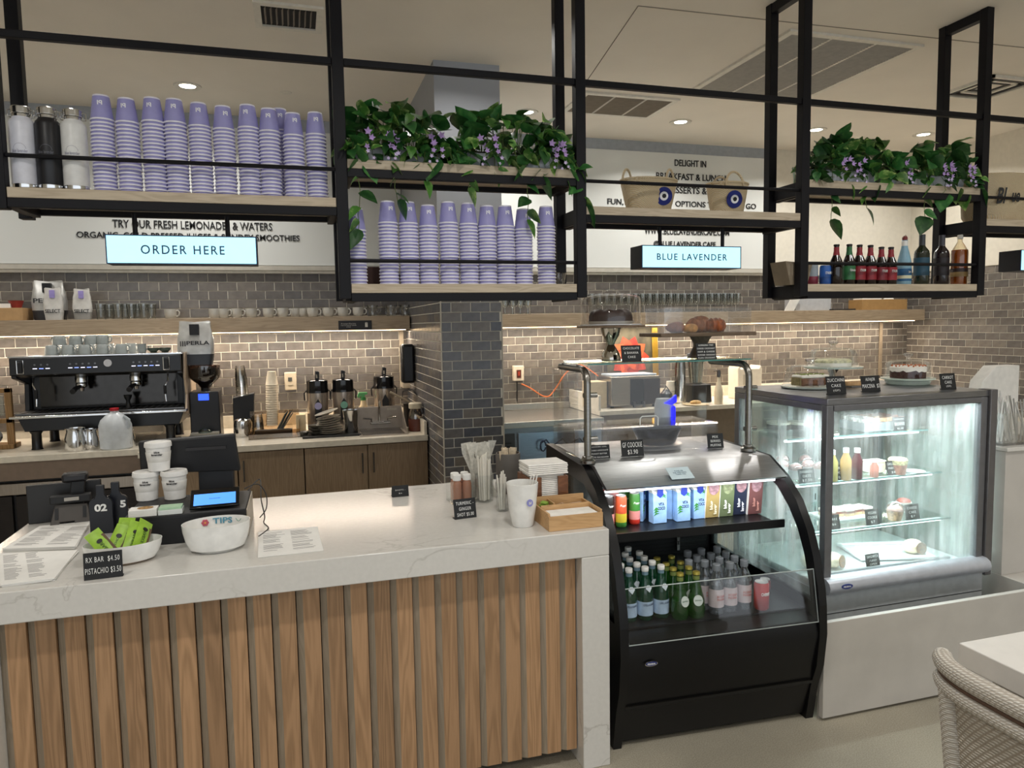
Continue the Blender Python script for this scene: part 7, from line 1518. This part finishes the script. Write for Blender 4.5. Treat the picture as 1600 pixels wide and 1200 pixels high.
t = thing('syrup_bottle', 'slim cream bottle with grey pump beside the display case rear', 'bottle', (Rr(1123, 5.30), 5.30, ZR)); MB().lathe([(.035, 0), (.036, .1), (.03, .14), (.014, .19), (.012, .23)], 20).obj('bottle_body', M('#ddd0b6', .4), t); MB().lathe([(.016, .23), (.018, .27), (.012, .29)], 14).obj('pump_head', STEELD, t); MB().tube([(0, 0, .285), (-.045, 0, .28)], .005, 8).obj('nozzle', STEELD, t)
t = thing('pastry_plate', 'wooden plate with a pale folded wrap on the corner worktop', 'plate', (Rr(1088, 5.33), 5.34, ZR)); MB().lathe([(.09, 0), (.11, .008), (.0005, .01)], 32, cap1=False).obj('plate_body', M('#c9b591', .6), t); MB().ball((0, 0, .022), .03, 14, 8, sx=1.8, sy=.8, sz=.6).obj('wrap', M('#d9b072', .6, var=.25, scale=40), t)
for k in range(3): tag(MB().prism([(-.03, 0), (.03, 0), (.0, .05)], 0, .004, 'y').obj('dark_clip', BLACK, loc=(Rr(1187+7*k, 5.36), 5.36+.03*k, ZR), rot=(0, .4*(k-1), 0)), 'small dark pointed clip on the corner worktop, %s of three' % ['left', 'middle', 'right'][k], 'clip', 'dark clips')
t = thing('paper_carton', 'patterned paper carton at the left end of the corner worktop', 'carton', (2.36, 5.5, ZR)); MB().box(0, .15, 0, .12, 0, .12).obj('carton_body', M('#c9a896', .7, var=.4, scale=30), t, bevel=.003)
t = thing('paper_carton', 'plain cream carton beside the patterned one on the corner worktop', 'carton', (2.53, 5.66, ZR)); MB().box(0, .1, 0, .12, 0, .2).obj('carton_body', CREAM, t, bevel=.003)
t = thing('round_bread', 'round light bread loaf on the corner worktop behind the display case', 'bread', (Rr(1200, 5.6), 5.62, ZR)); MB().ball((0, 0, .04), .07, 16, 10, sz=.6).obj('loaf', M('#cfa56c', .7, var=.2), t)
# stemware on the right shelf
def stem(name, label, x, y, group, flute):
    t = thing(name, label, 'glass', (x, y, zsh), group=group)
    pr = [(.026, 0), (.027, .002), (.005, .006), (.004, .05), (.012, .06), (.028, .075), (.031, .105), (.026, .14), (.0245, .14), (.029, .105), (.010, .064), (.0005, .062)] if not flute else [(.025, 0), (.026, .002), (.005, .006), (.004, .055), (.014, .07), (.022, .10), (.024, .165), (.0225, .165), (.02, .1), (.0005, .07)]
    MB().lathe(pr, 16, cap1=False).obj('glass_body', glass('#f0f3f3', .2), t); MB().lathe([((.026 if not flute else .024), (.138 if not flute else .163)), ((.0262 if not flute else .0242), (.1405 if not flute else .1655))], 16, cap0=False, cap1=False).obj('rim', M('#c9cecf', .1, alpha=.7), t)
    return t
wg = None; n = 0; random.seed(6)
for r_ in range(2):
    for k in range(9):
        x = CX1+.06+.066*k+.03*r_; y = 5.71+.1*r_; lb = 'upright wine glass right of the column, %s in the %s row' % (ORD[k], ['front', 'back'][r_])
        if wg is None: wg = stem('wine_glass', lb, x, y, 'wine glasses right of the column', False)
        else: dup(wg, (x, y, zsh), 0, lb)
wf = None
for r_ in range(3):
    for k in range(22):
        x = 2.42+.068*k+.022*r_; y = 5.70+.08*r_; lb = 'tall narrow glass behind the cake domes, %s, %s row' % (ORD[k] if k < 22 else 'last', ['front', 'middle', 'back'][r_])
        if wf is None: wf = stem('tall_glass', lb, x, y, 'tall glasses behind the domes', True)
        else: dup(wf, (x, y, zsh), 0, lb)
x = ony(1262, 480, 5.75).x
t = thing('grey_folder_tray', 'pale grey tray with a tilted white card leaning at its left on the oak shelf', 'tray', (x, 5.72, zsh)); MB().box(-.16, .24, 0, .16, 0, .125).obj('tray_body', M('#b5b6b8', .5), t, bevel=.003); MB().prism([(-.30, .0), (-.20, .0), (-.12, .13), (-.22, .13)], -.03, -.02, 'y').obj('leaning_card', M('#dcd9d2', .6), t)
x = ony(1380, 480, 5.72).x
t = thing('cardboard_box', 'long flat brown cardboard box with white papers at the right end of the oak shelf', 'box', (x, 5.70, zsh)); MB().box(-.27, .27, 0, .18, 0, .1).obj('box_body', M('#a5804e', .8), t, bevel=.002); MB().box(-.25, -.02, .02, .14, .1005, .112).obj('white_paper', PAPER, t); MB().ball((.12, .08, .105), .03, 12, 6, sx=2, sz=.5).obj('white_paper', PAPER, t)
tag(MB().box(-.16, .1, 0, .12, 0, .012).obj('flat_black_tray', BLACK, loc=(ony(1320, 483, 5.7).x, 5.67, zsh), bevel=.002), 'thin flat black tray between the grey tray and the cardboard box', 'tray')
# ================================================ table and wicker chair, front right
t = thing('dining_table', 'thick white square dining table at the right edge', 'table', (1.785, .75, 0)); WT = M('#dcd8d2', .45, var=.02)
MB().box(0, .8, 0, .80, .685, .75).obj('tabletop', WT, t, bevel=.003); MB().box(.06, .74, .06, .74, .64, .6845).obj('apron', WT, t, smooth=False)
for x in (.06, .70):
    for y in (.06, .70): MB().box(x, x+.04, y, y+.04, 0, .6395).obj('leg', WT, t, bevel=.002)
WK = weave('#dad5cc', '#a59c90', 55, .9, key='white_wicker'); WKP = weave('#cfc8bd', '#968b7d', 38, 1.0, key='wicker_panel')
ch = thing('wicker_chair', 'white woven wicker armchair with rolled top rim and dark piping', 'chair', (1.86, 1.185, 0), 0)
# barrel back: an arc open to the +x side (towards the table); heights fall towards the arms
import math as _m
def arc(u, dr=0, z=None):      # u from -1 (far arm) to 1 (near arm)
    a = PI+u*R(98); rx, ry = .335+dr, .285+dr
    k = max(0, (abs(u)-.42)/.58); zz = .80-.19*(k*k*(3-2*k)) if z is None else z
    c_, s_ = math.cos(a), math.sin(a); e = .55
    return Vector((rx*abs(c_)**e*(1 if c_ > 0 else -1), ry*abs(s_)**e*(1 if s_ > 0 else -1), zz))
N = 40; us = [-1+2*i/N for i in range(N+1)]
MB().tube([arc(u)+Vector((0, 0, .0)) for u in us], .024, 12).obj('rolled_rim', WK, ch)
MB().tube([arc(u, .004)+Vector((0, 0, -.028)) for u in us], .007, 8).obj('dark_piping', M('#5b4437', .6), ch)
MB().tube([arc(u, .001)+Vector((0, 0, -.052)) for u in us], .020, 12).obj('lower_roll', WK, ch)
mb = MB(); rows = 14; vs = []
for j in range(rows+1):
    for u in us:
        top = arc(u).z-.06; z = top*(j/rows)+.30*(1-j/rows); s = .86+.14*(z-.30)/.5; p = arc(u, 0, z); vs.append((p.x*s, p.y*s, z))
n = len(us); fs = [(j*n+i, j*n+i+1, (j+1)*n+i+1, (j+1)*n+i) for j in range(rows) for i in range(n-1)]
pan = mb.add(vs, fs).obj('woven_back', WKP, ch); sm_ = pan.modifiers.new('thickness', 'SOLIDIFY'); sm_.thickness = .018
for u in (-1, -.28, .28, 1):
    p0 = arc(u); MB().tube([(p0.x, p0.y, p0.z-.05), (p0.x*.93, p0.y*.93, .5), (p0.x*.84, p0.y*.84, .28), (p0.x*.86, p0.y*.86, 0)], [.022, .024, .024, .018], 12).obj('leg' if True else '', WK, ch)
MB().lathe([(.24, .36), (.262, .375), (.262, .40), (.24, .415), (.0005, .42)], 40).obj('seat', WKP, ch)
MB().tube([(.235*math.cos(a*PI/12), .235*math.sin(a*PI/12), .30) for a in range(25)], .018, 10, caps=False).obj('seat_frame', WK, ch)
